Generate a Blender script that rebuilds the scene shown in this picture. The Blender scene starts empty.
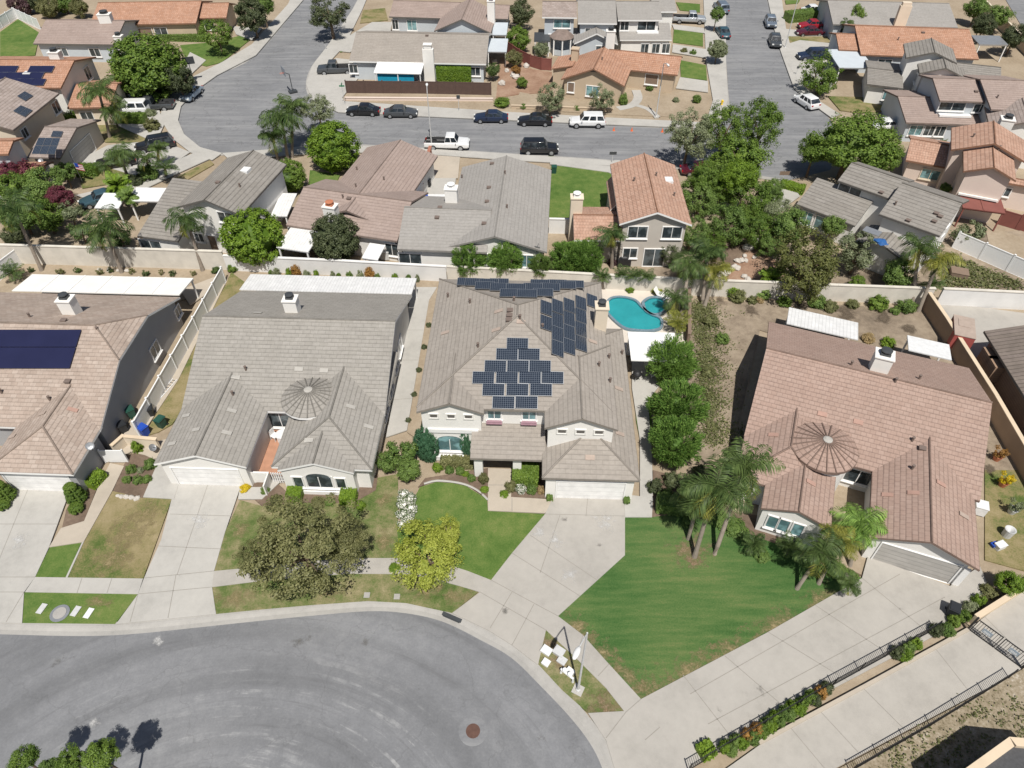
import bpy, math, random
from mathutils import Vector, Matrix
random.seed(7)
S = bpy.context.scene
COL = S.collection
R = math.radians
# ------------------------------------------------------------------ camera model
CH, CF, CP = 44.0, 710.0, R(45)
c_, s_ = math.cos(CP), math.sin(CP)
def G(px, py, h=0.0):
    """world point seen at pixel (px,py) that lies at height h"""
    u = (px-512)/CF; v = (py-384)/CF
    z = (CH-h)/(s_+v*c_)
    return Vector((u*z, z*(c_-v*s_), h))
def depth(px, py, h=0.0):
    return (CH-h)/(s_+(py-384)/CF*c_)
def m_per_px(px, py, h=0.0):
    return depth(px, py, h)/CF
def heading(p, q, h=0):
    a = G(*p, h); b = G(*q, h)
    return math.atan2(b.y-a.y, b.x-a.x)
# ------------------------------------------------------------------ node materials
MATS = {}
def new_mat(name):
    m = bpy.data.materials.new(name); m.use_nodes = True
    nt = m.node_tree; nt.nodes.clear()
    out = nt.nodes.new('ShaderNodeOutputMaterial')
    b = nt.nodes.new('ShaderNodeBsdfPrincipled')
    nt.links.new(b.outputs[0], out.inputs[0])
    MATS[name] = m
    return m, nt, b, out
def N(nt, t, **kw):
    n = nt.nodes.new('ShaderNode'+t)
    for k, v in kw.items():
        if k in n.inputs: n.inputs[k].default_value = v
        else: setattr(n, k, v)
    return n
def c4(c): return (c[0], c[1], c[2], 1)
def scale_c(c, k): return (c[0]*k, c[1]*k, c[2]*k)
def ramp(nt, src, stops):
    r = N(nt, 'ValToRGB'); e = r.color_ramp.elements
    while len(e) < len(stops): e.new(0.5)
    for i, (p, c) in enumerate(stops):
        e[i].position = p; e[i].color = c4(c)
    nt.links.new(src, r.inputs[0]); return r.outputs[0]
def noise(nt, vec, sc, det=4, rough=0.6):
    n = N(nt, 'TexNoise', Scale=sc, Detail=det, Roughness=rough)
    if vec is not None: nt.links.new(vec, n.inputs['Vector'])
    return n.outputs['Fac']
def mixc(nt, fac, a, b, mode='MIX'):
    m = nt.nodes.new('ShaderNodeMix'); m.data_type = 'RGBA'; m.blend_type = mode
    for sock, v in ((m.inputs[0], fac), (m.inputs[6], a), (m.inputs[7], b)):
        if hasattr(v, 'is_linked'): nt.links.new(v, sock)
        elif isinstance(v, (int, float)): sock.default_value = v
        else: sock.default_value = c4(v)
    return m.outputs[2]
def math_(nt, op, a, b=None, c=None):
    n = N(nt, 'Math', operation=op)
    for i, v in enumerate((a, b, c)):
        if v is None: continue
        if hasattr(v, 'is_linked'): nt.links.new(v, n.inputs[i])
        else: n.inputs[i].default_value = v
    return n.outputs[0]
def bump(nt, b, h, strength=0.4, dist=0.05):
    n = N(nt, 'Bump', Strength=strength, Distance=dist)
    nt.links.new(h, n.inputs['Height']); nt.links.new(n.outputs[0], b.inputs['Normal'])
def pos(nt):
    return N(nt, 'NewGeometry').outputs['Position']
def objco(nt):
    return N(nt, 'TexCoord').outputs['Object']

def plain(name, col, rough=0.6, metal=0.0, var=0.12, sc=3.0, bmp=0.0, spec=0.4):
    """paint, plaster, metal, wood: one colour with a little wear"""
    m, nt, b, _ = new_mat(name)
    co = objco(nt)
    f = noise(nt, co, sc, 5)
    nt.links.new(ramp(nt, f, [(0.25, scale_c(col, 1-var)), (0.75, scale_c(col, 1+var))]), b.inputs['Base Color'])
    b.inputs['Roughness'].default_value = rough; b.inputs['Metallic'].default_value = metal
    b.inputs['Specular IOR Level'].default_value = spec
    if bmp: bump(nt, b, noise(nt, co, sc*12, 3), bmp, 0.02)
    return m
def tile(name, col, col2, row=0.34, w=0.42, mortar=0.72, stain=0.12, bstr=0.5, barrel=False, gap=0.02, line=0.74):
    """roof tiles laid in courses: UV is metres along the eave and up the slope"""
    m, nt, b, _ = new_mat(name)
    uv = N(nt, 'UVMap').outputs[0]
    br = N(nt, 'TexBrick', Scale=1.0)
    br.offset = 0.5
    br.inputs['Color1'].default_value = c4(col); br.inputs['Color2'].default_value = c4(col2)
    br.inputs['Mortar'].default_value = c4(scale_c(col, mortar))
    br.inputs['Mortar Size'].default_value = gap; br.inputs['Mortar Smooth'].default_value = 0.4
    br.inputs['Bias'].default_value = -0.1
    br.inputs['Brick Width'].default_value = w; br.inputs['Row Height'].default_value = row
    nt.links.new(uv, br.inputs['Vector'])
    p = pos(nt)
    f = noise(nt, p, 0.45, 6, 0.65); g = noise(nt, p, 3.5, 4, 0.6)
    k = ramp(nt, f, [(0.3, (1-stain,)*3), (0.7, (1+stain*0.6,)*3)])
    k2 = ramp(nt, g, [(0.3, (0.9,)*3), (0.7, (1.07,)*3)])
    cc = mixc(nt, 1.0, mixc(nt, 1.0, br.outputs['Color'], k, 'MULTIPLY'), k2, 'MULTIPLY')
    sp = N(nt, 'SeparateXYZ'); nt.links.new(uv, sp.inputs[0])
    fr = math_(nt, 'FRACT', math_(nt, 'DIVIDE', sp.outputs[1], row))
    # shadow line at the butt edge of every course, painted into the colour
    ln = ramp(nt, fr, [(0.0, (line,)*3), (0.16, (line+0.06,)*3), (0.24, (1,)*3)])
    wob = ramp(nt, noise(nt, p, 1.1, 3), [(0.35, (0.35,)*3), (0.6, (1,)*3)])
    cc = mixc(nt, wob, cc, mixc(nt, 1.0, cc, ln, 'MULTIPLY'))
    nt.links.new(cc, b.inputs['Base Color'])
    b.inputs['Roughness'].default_value = 0.9; b.inputs['Specular IOR Level'].default_value = 0.2
    hgt = math_(nt, 'SUBTRACT', 1.0, fr)
    if barrel:
        wv = math_(nt, 'ABSOLUTE', math_(nt, 'SINE', math_(nt, 'MULTIPLY', sp.outputs[0], math.pi/0.3)))
        hgt = math_(nt, 'ADD', hgt, math_(nt, 'MULTIPLY', wv, 1.6))
    bump(nt, b, hgt, bstr, 0.04)
    return m
def leaf(name, dark, light, sc=1.2, trans=0.32):
    """leaves: each leaf its own shade, clumps of darker and lighter growth"""
    m, nt, b, out = new_mat(name); k_ = 1.0 if max(light) > .45 else 1.5
    dark, light = scale_c(dark, k_), scale_c(light, k_)
    g = N(nt, 'NewGeometry')
    f = noise(nt, g.outputs['Position'], sc, 3)
    oi = N(nt, 'ObjectInfo')
    t = math_(nt, 'ADD', math_(nt, 'MULTIPLY', g.outputs['Random Per Island'], 0.55), math_(nt, 'MULTIPLY', f, 0.6))
    t = math_(nt, 'ADD', t, math_(nt, 'MULTIPLY', math_(nt, 'SUBTRACT', oi.outputs['Random'], 0.5), 0.25))
    mid = tuple((a+b_)*0.48 for a, b_ in zip(dark, light))
    cc = ramp(nt, t, [(0.2, dark), (0.55, mid), (0.95, light)])
    nt.links.new(cc, b.inputs['Base Color'])
    b.inputs['Roughness'].default_value = 0.55; b.inputs['Specular IOR Level'].default_value = 0.3
    tr = N(nt, 'BsdfTranslucent'); nt.links.new(mixc(nt, 1.0, cc, (1.2, 1.25, 0.7), 'MULTIPLY'), tr.inputs[0])
    mx = N(nt, 'MixShader'); mx.inputs[0].default_value = trans
    nt.links.new(b.outputs[0], mx.inputs[1]); nt.links.new(tr.outputs[0], mx.inputs[2])
    nt.links.new(mx.outputs[0], out.inputs[0])
    return m
def flower_leaf(name, dark, light, petal):
    m, nt, b, out = new_mat(name); g = N(nt, 'NewGeometry')
    r = N(nt, 'ValToRGB'); r.color_ramp.interpolation = 'CONSTANT'; e = r.color_ramp.elements; e.new(0.5)
    for k, (p, c) in enumerate(((0, dark), (.4, light), (.72, petal))): e[k].position = p; e[k].color = c4(c)
    nt.links.new(g.outputs['Random Per Island'], r.inputs[0]); nt.links.new(r.outputs[0], b.inputs['Base Color']); b.inputs['Roughness'].default_value = .6
    return m
def patchy(name, col, col2, lo=.48, hi=.74, sc=1.7):
    """worn or stained ground that breaks up at its edge and lets the surface below show"""
    m, nt, b, out = new_mat(name); p = pos(nt); uv = N(nt, 'UVMap').outputs[0]; sp = N(nt, 'SeparateXYZ'); nt.links.new(uv, sp.inputs[0])
    n = noise(nt, p, sc, 6, .68); r2 = noise(nt, p, 8, 3, .7)
    k = ramp(nt, math_(nt, 'SUBTRACT', math_(nt, 'ADD', n, math_(nt, 'MULTIPLY', r2, .25)), math_(nt, 'MULTIPLY', sp.outputs[0], .42)), [(lo-.08, (0,)*3), (hi, (1,)*3)])
    nt.links.new(ramp(nt, r2, [(.3, col), (.7, col2)]), b.inputs['Base Color']); b.inputs['Roughness'].default_value = .95; b.inputs['Specular IOR Level'].default_value = .15
    tr = N(nt, 'BsdfTransparent'); mx = N(nt, 'MixShader'); nt.links.new(k, mx.inputs[0]); nt.links.new(tr.outputs[0], mx.inputs[1]); nt.links.new(b.outputs[0], mx.inputs[2]); nt.links.new(mx.outputs[0], out.inputs[0])
def ground_mat(name, stops, sc1=0.25, sc2=2.5, sc3=14.0, w=(0.45, 0.35, 0.2), rough=0.95, bstr=0.5, stretch=None):
    m, nt, b, _ = new_mat(name)
    p = pos(nt)
    if stretch:
        mp = N(nt, 'Mapping'); mp.inputs['Rotation'].default_value = (0, 0, stretch[0]); mp.inputs['Scale'].default_value = (stretch[1], stretch[2], 1)
        nt.links.new(p, mp.inputs[0]); p2 = mp.outputs[0]
    else: p2 = p
    a = noise(nt, p, sc1, 4, 0.55); q = noise(nt, p2, sc2, 5, 0.65); r = noise(nt, p, sc3, 3, 0.7)
    t = math_(nt, 'ADD', math_(nt, 'ADD', math_(nt, 'MULTIPLY', a, w[0]), math_(nt, 'MULTIPLY', q, w[1])), math_(nt, 'MULTIPLY', r, w[2]))
    nt.links.new(ramp(nt, t, stops), b.inputs['Base Color'])
    b.inputs['Roughness'].default_value = rough; b.inputs['Specular IOR Level'].default_value = 0.2
    bump(nt, b, r, bstr, 0.05)
    return m

def asphalt(name, centre=None):
    m, nt, b, _ = new_mat(name)
    p = pos(nt)
    a = noise(nt, p, 0.12, 5, 0.6); d = noise(nt, p, 1.3, 5, 0.7); e = noise(nt, p, 7, 4, 0.75)
    t = math_(nt, 'ADD', math_(nt, 'ADD', math_(nt, 'MULTIPLY', a, 0.40), math_(nt, 'MULTIPLY', d, 0.3)), math_(nt, 'MULTIPLY', e, 0.30))
    col = ramp(nt, t, [(0.36, (0.150, 0.152, 0.157)), (0.5, (0.188, 0.190, 0.196)), (0.64, (0.236, 0.237, 0.240))])
    if centre:
        # pale streaks worn along the turning circle
        sp = N(nt, 'SeparateXYZ'); nt.links.new(p, sp.inputs[0])
        dx = math_(nt, 'SUBTRACT', sp.outputs[0], centre[0]); dy = math_(nt, 'SUBTRACT', sp.outputs[1], centre[1])
        dy = math_(nt, 'MULTIPLY', dy, 1.35)
        rr = math_(nt, 'SQRT', math_(nt, 'ADD', math_(nt, 'MULTIPLY', dx, dx), math_(nt, 'MULTIPLY', dy, dy)))
        an = math_(nt, 'ARCTAN2', dy, dx)
        cx = N(nt, 'CombineXYZ'); nt.links.new(math_(nt, 'MULTIPLY', rr, 1.0), cx.inputs[0]); nt.links.new(math_(nt, 'MULTIPLY', an, 0.85), cx.inputs[1])
        st = noise(nt, cx.outputs[0], 1.5, 8, 0.66)
        wob = noise(nt, p, 0.17, 3)
        msk = ramp(nt, wob, [(0.40, (0, 0, 0)), (0.58, (1, 1, 1))])
        s1 = ramp(nt, st, [(0.535, (0, 0, 0)), (0.585, (1, 1, 1))])
        bnd = noise(nt, cx.outputs[0], 0.42, 3, 0.5)
        col = mixc(nt, 1.0, col, ramp(nt, bnd, [(0.38, (0.86,)*3), (0.62, (1.08,)*3)]), 'MULTIPLY')
        inn = ramp(nt, math_(nt, 'DIVIDE', rr, 30.0), [(0.42, (1,)*3), (0.56, (0.12,)*3)])
        msk = math_(nt, 'MULTIPLY', msk, inn)
        crk = ramp(nt, d, [(0.40, (0.0,)*3), (0.62, (1,)*3)])
        msk2 = math_(nt, 'MULTIPLY', math_(nt, 'MULTIPLY', msk, s1), crk)
        col = mixc(nt, math_(nt, 'MULTIPLY', msk2, 0.75), col, (0.36, 0.358, 0.353))
        s2 = ramp(nt, st, [(0.34, (1, 1, 1)), (0.44, (0, 0, 0))])
        col = mixc(nt, math_(nt, 'MULTIPLY', s2, 0.45), col, (0.125, 0.125, 0.128))
    else:
        mp = N(nt, 'Mapping'); mp.inputs['Scale'].default_value = (0.12, 1.1, 1); nt.links.new(p, mp.inputs[0])
        st = noise(nt, mp.outputs[0], 1.0, 5, 0.6)
        col = mixc(nt, ramp(nt, st, [(0.45, (0,)*3), (0.7, (0.55,)*3)]), col, (0.31, 0.308, 0.305))
    vo = N(nt, 'TexVoronoi', Scale=0.16); vo.feature = 'DISTANCE_TO_EDGE'
    wv = N(nt, 'TexNoise', Scale=0.7, Detail=4.0); nt.links.new(p, wv.inputs['Vector'])
    ad = N(nt, 'VectorMath', operation='ADD'); sc = N(nt, 'VectorMath', operation='SCALE'); sc.inputs['Scale'].default_value = 3.0
    nt.links.new(wv.outputs['Color'], sc.inputs[0]); nt.links.new(p, ad.inputs[0]); nt.links.new(sc.outputs[0], ad.inputs[1]); nt.links.new(ad.outputs[0], vo.inputs['Vector'])
    ck = ramp(nt, vo.outputs['Distance'], [(0.0, (1,)*3), (0.011, (0,)*3)])
    col = mixc(nt, math_(nt, 'MULTIPLY', ck, 0.25 if centre else 0.45), col, (0.09, 0.09, 0.09))
    nt.links.new(col, b.inputs['Base Color'])
    b.inputs['Roughness'].default_value = 0.9; b.inputs['Specular IOR Level'].default_value = 0.2
    bump(nt, b, e, 0.3, 0.02)
    return m

def concrete(name, col, var=0.12):
    m, nt, b, _ = new_mat(name)
    p = pos(nt)
    a = noise(nt, p, 0.3, 5, 0.6); d = noise(nt, p, 2.0, 6, 0.7); e = noise(nt, p, 22, 2, 0.6)
    t = math_(nt, 'ADD', math_(nt, 'ADD', math_(nt, 'MULTIPLY', a, 0.5), math_(nt, 'MULTIPLY', d, 0.32)), math_(nt, 'MULTIPLY', e, 0.18))
    cc = ramp(nt, t, [(0.3, scale_c(col, 1-var*1.6)), (0.5, col), (0.7, scale_c(col, 1+var))])
    oil = noise(nt, p, 0.8, 4, 0.7)
    cc = mixc(nt, ramp(nt, oil, [(0.66, (0,)*3), (0.8, (0.35,)*3)]), cc, scale_c(col, 0.55))
    nt.links.new(cc, b.inputs['Base Color'])
    b.inputs['Roughness'].default_value = 0.85; b.inputs['Specular IOR Level'].default_value = 0.25
    bump(nt, b, e, 0.15, 0.02)
    return m

def glass_mat(name, col, rough=0.08):
    m, nt, b, _ = new_mat(name)
    f = noise(nt, objco(nt), 1.1, 2)
    nt.links.new(ramp(nt, f, [(0.45, col), (0.62, tuple(c*2.2+.03 for c in col))]), b.inputs['Base Color']); b.inputs['Roughness'].default_value = rough
    b.inputs['Specular IOR Level'].default_value = 0.7
    return m
def car_paint(name, col, metal=0.2):
    m, nt, b, _ = new_mat(name)
    f = noise(nt, objco(nt), 1.5, 4)
    nt.links.new(ramp(nt, f, [(0.3, scale_c(col, 0.92)), (0.7, scale_c(col, 1.06))]), b.inputs['Base Color'])
    b.inputs['Roughness'].default_value = 0.32; b.inputs['Metallic'].default_value = metal
    b.inputs['Coat Weight'].default_value = 0.6; b.inputs['Coat Roughness'].default_value = 0.08
    return m
def panel_mat(name):
    m, nt, b, _ = new_mat(name)
    uv = N(nt, 'UVMap').outputs[0]
    br = N(nt, 'TexBrick', Scale=1.0); br.offset = 0.0
    br.inputs['Color1'].default_value = (0.014, 0.021, 0.034, 1); br.inputs['Color2'].default_value = (0.018, 0.026, 0.042, 1)
    br.inputs['Mortar'].default_value = (0.13, 0.15, 0.18, 1); br.inputs['Mortar Size'].default_value = 0.011
    br.inputs['Brick Width'].default_value = 0.165; br.inputs['Row Height'].default_value = 0.165
    nt.links.new(uv, br.inputs['Vector']); nt.links.new(br.outputs['Color'], b.inputs['Base Color'])
    b.inputs['Roughness'].default_value = 0.15; b.inputs['Specular IOR Level'].default_value = 0.5
    return m
def bands(name, col, col2, axis=0, period=0.3, frac=0.12, rough=0.6):
    """boards, ribs or corrugation: stripes along one local axis"""
    m, nt, b, _ = new_mat(name)
    sp = N(nt, 'SeparateXYZ'); nt.links.new(objco(nt), sp.inputs[0])
    fr = math_(nt, 'FRACT', math_(nt, 'DIVIDE', sp.outputs[axis], period))
    k = math_(nt, 'LESS_THAN', fr, frac)
    f = noise(nt, objco(nt), 1.5, 5)
    base = ramp(nt, f, [(0.3, scale_c(col, 0.88)), (0.7, scale_c(col, 1.1))])
    nt.links.new(mixc(nt, k, base, col2), b.inputs['Base Color'])
    b.inputs['Roughness'].default_value = rough
    bump(nt, b, math_(nt, 'SUBTRACT', 1.0, k), 0.4, 0.02)
    return m
M = MATS
# roofs
tile('tile_pinkgrey', (0.36, 0.285, 0.235), (0.43, 0.355, 0.30), 0.34, 0.5, 0.8, 0.12)
tile('tile_grey', (0.30, 0.28, 0.25), (0.328, 0.307, 0.277), 0.36, 0.62, 0.8, 0.08)
tile('tile_tan', (0.308, 0.275, 0.24), (0.33, 0.296, 0.26), 0.36, 0.9, 0.88, 0.07, line=.8)
tile('tile_rose', (0.345, 0.243, 0.198), (0.375, 0.272, 0.225), 0.36, 0.40, 0.72, 0.08)
tile('tile_brown', (0.315, 0.245, 0.212), (0.34, 0.268, 0.235), 0.40, 0.9, 0.85, 0.08)
tile('tile_slate', (0.245, 0.225, 0.20), (0.275, 0.255, 0.23), 0.45, 1.2, 0.8, 0.08, line=.6)
tile('tile_ash', (0.30, 0.282, 0.26), (0.315, 0.297, 0.275), 0.40, 1.1, 0.9, 0.06, line=.86)
tile('tile_clay', (0.42, 0.23, 0.15), (0.48, 0.29, 0.205), 0.40, 0.32, 0.7, 0.14, 0.6, True)
tile('tile_claypale', (0.42, 0.255, 0.185), (0.49, 0.32, 0.24), 0.40, 0.32, 0.75, 0.12, 0.6, True)
tile('tile_mixed', (0.30, 0.245, 0.215), (0.37, 0.31, 0.28), 0.40, 0.5, 0.75, 0.14)
tile('tile_seam', (0.235, 0.195, 0.165), (0.25, 0.205, 0.18), 30.0, 0.42, 0.5, 0.08, 0.3, gap=.04)
# walls and trim
plain('stucco_white', (0.76, 0.74, 0.70), 0.9, 0, 0.05, 0.8, 0.15)
plain('stucco_cream', (0.66, 0.57, 0.45), 0.9, 0, 0.06, 0.8, 0.15)
plain('stucco_tan', (0.50, 0.40, 0.29), 0.9, 0, 0.06, 0.8, 0.15)
plain('stucco_salmon', (0.66, 0.55, 0.48), 0.9, 0, 0.05, 0.8, 0.15)
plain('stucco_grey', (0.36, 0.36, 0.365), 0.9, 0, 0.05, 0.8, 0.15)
plain('stucco_taupe', (0.50, 0.455, 0.40), 0.9, 0, 0.05, 0.8, 0.15)
plain('siding_blue', (0.50, 0.54, 0.57), 0.7, 0, 0.05, 0.8)
plain('trim_white', (0.80, 0.79, 0.77), 0.55, 0, 0.03, 1.0)
plain('trim_dark', (0.12, 0.11, 0.10), 0.7, 0, 0.1, 1.0)
plain('trim_brown', (0.21, 0.15, 0.11), 0.8, 0, 0.1, 1.0)
plain('vinyl_white', (0.80, 0.80, 0.79), 0.4, 0, 0.02, 1.0)
plain('wall_block', (0.61, 0.57, 0.50), 0.9, 0, 0.17, 0.7, 0.2)
plain('wall_white', (0.70, 0.69, 0.67), 0.9, 0, 0.12, 0.5, 0.15)
plain('wall_brownblock', (0.33, 0.235, 0.165), 0.9, 0, 0.12, 0.7, 0.25)
plain('wall_cap', (0.62, 0.50, 0.36), 0.9, 0, 0.08, 0.7, 0.2)
plain('fence_maroon', (0.21, 0.075, 0.06), 0.8, 0, 0.12, 1.2)
bands('wood_fence', (0.10, 0.062, 0.05), (0.05, 0.033, 0.028), 0, 0.16, 0.12, 0.85)
bands('patio_rib', (0.70, 0.695, 0.68), (0.50, 0.495, 0.48), 0, 0.30, 0.10, 0.5)
bands('garage_white', (0.80, 0.79, 0.77), (0.55, 0.55, 0.54), 2, 0.53, 0.05, 0.5)
bands('garage_grey', (0.42, 0.40, 0.37), (0.26, 0.25, 0.23), 2, 0.42, 0.10, 0.6)
bands('wood_brown', (0.30, 0.20, 0.135), (0.17, 0.11, 0.08), 2, 0.25, 0.10, 0.8)
glass_mat('glass_dark', (0.03, 0.04, 0.045)); glass_mat('glass_teal', (0.09, 0.17, 0.18)); glass_mat('glass_car', (0.015, 0.02, 0.025), 0.05)
plain('rubber', (0.018, 0.018, 0.019), 0.8); plain('black_iron', (0.02, 0.02, 0.022), 0.5)
plain('metal_grey', (0.42, 0.43, 0.44), 0.4, 0.6); plain('metal_pole', (0.55, 0.55, 0.54), 0.6, 0.1)
plain('metal_dark', (0.07, 0.075, 0.08), 0.5, 0.3); plain('chrome', (0.6, 0.6, 0.6), 0.25, 0.9)
plain('lamp_red', (0.35, 0.01, 0.01), 0.3); plain('lamp_clear', (0.75, 0.75, 0.72), 0.2)
plain('bin_black', (0.025, 0.027, 0.03), 0.5); plain('bin_blue', (0.02, 0.07, 0.38), 0.45); plain('bin_green', (0.02, 0.075, 0.055), 0.5)
plain('plastic_white', (0.70, 0.70, 0.69), 0.45); plain('cone_orange', (0.75, 0.16, 0.05), 0.5)
plain('terracotta', (0.45, 0.17, 0.09), 0.8); plain('brick_red', (0.36, 0.15, 0.10), 0.9, 0, 0.2, 4)
plain('tarp_blue', (0.03, 0.11, 0.30), 0.4); plain('blue_paint', (0.02, 0.30, 0.45), 0.5)
plain('rust', (0.11, 0.06, 0.045), 0.9, 0, 0.25, 3); plain('red_box', (0.36, 0.085, 0.075), 0.6, 0, 0.12, 1.2)
plain('yellow_paint', (0.75, 0.50, 0.03), 0.5); plain('sign_green', (0.02, 0.20, 0.09), 0.4)
plain('bark', (0.16, 0.115, 0.08), 0.95, 0, 0.25, 5, 0.5); plain('palm_bark', (0.25, 0.21, 0.17), 0.95, 0, 0.22, 3, 0.6)
plain('bark_pale', (0.42, 0.37, 0.30), 0.95, 0, 0.25, 4, 0.4)
plain('rock', (0.50, 0.46, 0.41), 0.9, 0, 0.15, 1.2, 0.5); plain('flag_cloth', (0.45, 0.08, 0.1), 0.8)
plain('shingle_dark', (0.075, 0.075, 0.078), 0.95, 0, 0.2, 6, 0.4)
plain('roof_pipe', (0.17, 0.13, 0.11), 0.7); plain('patch_pink', (0.375, 0.30, 0.25), 0.9); plain('patch_pale', (0.39, 0.37, 0.335), 0.9); plain('patch_red', (0.39, 0.245, 0.195), 0.9)
plain('fabric_magenta', (0.33, 0.20, 0.235), 0.9)
panel_mat('solar_cell'); plain('solar_dark', (0.018, 0.020, 0.055), 0.25, 0, 0.1, 0.5); plain('solar_frame', (0.35, 0.36, 0.37), 0.4, 0.7)
# foliage
leaf('leaf_ficus', (0.038, 0.076, 0.012), (0.145, 0.208, 0.036)); leaf('leaf_bright', (0.048, 0.095, 0.010), (0.165, 0.24, 0.026))
leaf('leaf_dark', (0.030, 0.042, 0.018), (0.10, 0.115, 0.055)); leaf('leaf_olive', (0.050, 0.058, 0.017), (0.195, 0.190, 0.085), 0.9); leaf('leaf_moss', (0.040, 0.050, 0.013), (0.135, 0.142, 0.045), 0.9)
leaf('leaf_mid', (0.042, 0.082, 0.017), (0.150, 0.212, 0.054)); leaf('leaf_sage', (0.075, 0.095, 0.045), (0.23, 0.25, 0.15))
leaf('leaf_yellow', (0.20, 0.245, 0.025), (0.56, 0.59, 0.13), 1.2, 0.35); leaf('leaf_fern', (0.045, 0.100, 0.018), (0.19, 0.29, 0.065), 1.5)
leaf('leaf_palm', (0.018, 0.040, 0.010), (0.095, 0.135, 0.040), 1.5); leaf('leaf_palmyellow', (0.07, 0.085, 0.014), (0.22, 0.215, 0.045), 1.5)
leaf('leaf_dry', (0.16, 0.11, 0.05), (0.34, 0.26, 0.14)); leaf('leaf_cypress', (0.030, 0.080, 0.042), (0.080, 0.165, 0.088))
flower_leaf('leaf_flower', (0.04, 0.075, 0.02), (0.12, 0.17, 0.05), (0.85, 0.82, 0.76)); leaf('leaf_bougain', (0.05, 0.022, 0.022), (0.15, 0.035, 0.055), 2)
leaf('leaf_plum', (0.035, 0.022, 0.025), (0.12, 0.065, 0.07)); leaf('leaf_gold', (0.42, 0.30, 0.01), (0.8, 0.62, 0.03)); leaf('leaf_scrub', (0.050, 0.060, 0.020), (0.165, 0.17, 0.072), 1.5)
leaf('leaf_orange', (0.20, 0.10, 0.03), (0.5, 0.28, 0.08))
# ground
patchy('dry_patch', (0.19, 0.155, 0.07), (0.33, 0.265, 0.15)); patchy('dirt_patch', (0.20, 0.125, 0.07), (0.33, 0.245, 0.165)); patchy('pale_stain', (0.52, 0.51, 0.49), (0.60, 0.59, 0.57), .55, .75, 1.6); patchy('dark_stain', (0.13, 0.12, 0.11), (0.20, 0.19, 0.17), .62, .95, 1.4); patchy('damp_soil', (0.085, 0.066, 0.048), (0.14, 0.11, 0.08), .48, .62, .8)
ground_mat('earth', [(0.3, (0.24, 0.185, 0.125)), (0.5, (0.33, 0.265, 0.19)), (0.7, (0.42, 0.35, 0.26))])
ground_mat('earth_yard', [(0.36, (0.13, 0.105, 0.078)), (0.46, (0.215, 0.17, 0.125)), (0.54, (0.285, 0.23, 0.17)), (0.66, (0.37, 0.305, 0.23))], 0.2, 1.2)
ground_mat('earth_dark', [(0.3, (0.10, 0.07, 0.05)), (0.5, (0.16, 0.115, 0.085)), (0.7, (0.24, 0.18, 0.13))], 0.5, 4)
ground_mat('scrub', [(0.38, (0.12, 0.10, 0.06)), (0.48, (0.25, 0.205, 0.14)), (0.56, (0.31, 0.26, 0.19)), (0.64, (0.46, 0.41, 0.34))], 0.3, 2.6, 7, (0.2, 0.4, 0.4))
ground_mat('lawn', [(0.32, (0.040, 0.082, 0.014)), (0.46, (0.082, 0.142, 0.030)), (0.57, (0.135, 0.180, 0.048)), (0.70, (0.24, 0.21, 0.095))], 0.16, 1.1, 9, (.36, .34, .30))
ground_mat('lawn_mown', [(0.32, (0.028, 0.066, 0.013)), (0.44, (0.050, 0.112, 0.029)), (0.54, (0.090, 0.146, 0.044)), (0.72, (0.20, 0.19, 0.08))], 0.12, 1.3, 9, (.40, .34, .26), 0.95, 0.5, (R(-24), 0.25, 2.0))
ground_mat('lawn_dry', [(0.34, (0.048, 0.088, 0.018)), (0.42, (0.10, 0.130, 0.036)), (0.50, (0.215, 0.182, 0.085)), (0.64, (0.32, 0.255, 0.15))], 0.22, 1.0, 9, (.44, .32, .24))
ground_mat('lawn_worn', [(0.34, (0.048, 0.088, 0.018)), (0.45, (0.110, 0.142, 0.044)), (0.55, (0.21, 0.192, 0.095)), (0.66, (0.32, 0.27, 0.16))], 0.3, 1.2, 9, (.40, .34, .26))
concrete('concrete', (0.375, 0.352, 0.317), .14); concrete('concrete_pale', (0.415, 0.398, 0.365), .14); concrete('concrete_warm', (0.43, 0.375, 0.305)); concrete('concrete_lane', (0.385, 0.36, 0.322), .14); concrete('concrete_curb', (0.35, 0.335, 0.31), 0.2)
plain('joint', (0.265, 0.245, 0.215), 0.9); plain('paver_red', (0.42, 0.225, 0.145), 0.9, 0, 0.15, 2); plain('pool_deck', (0.58, 0.52, 0.45), 0.9, 0, 0.06, 0.7)
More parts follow.
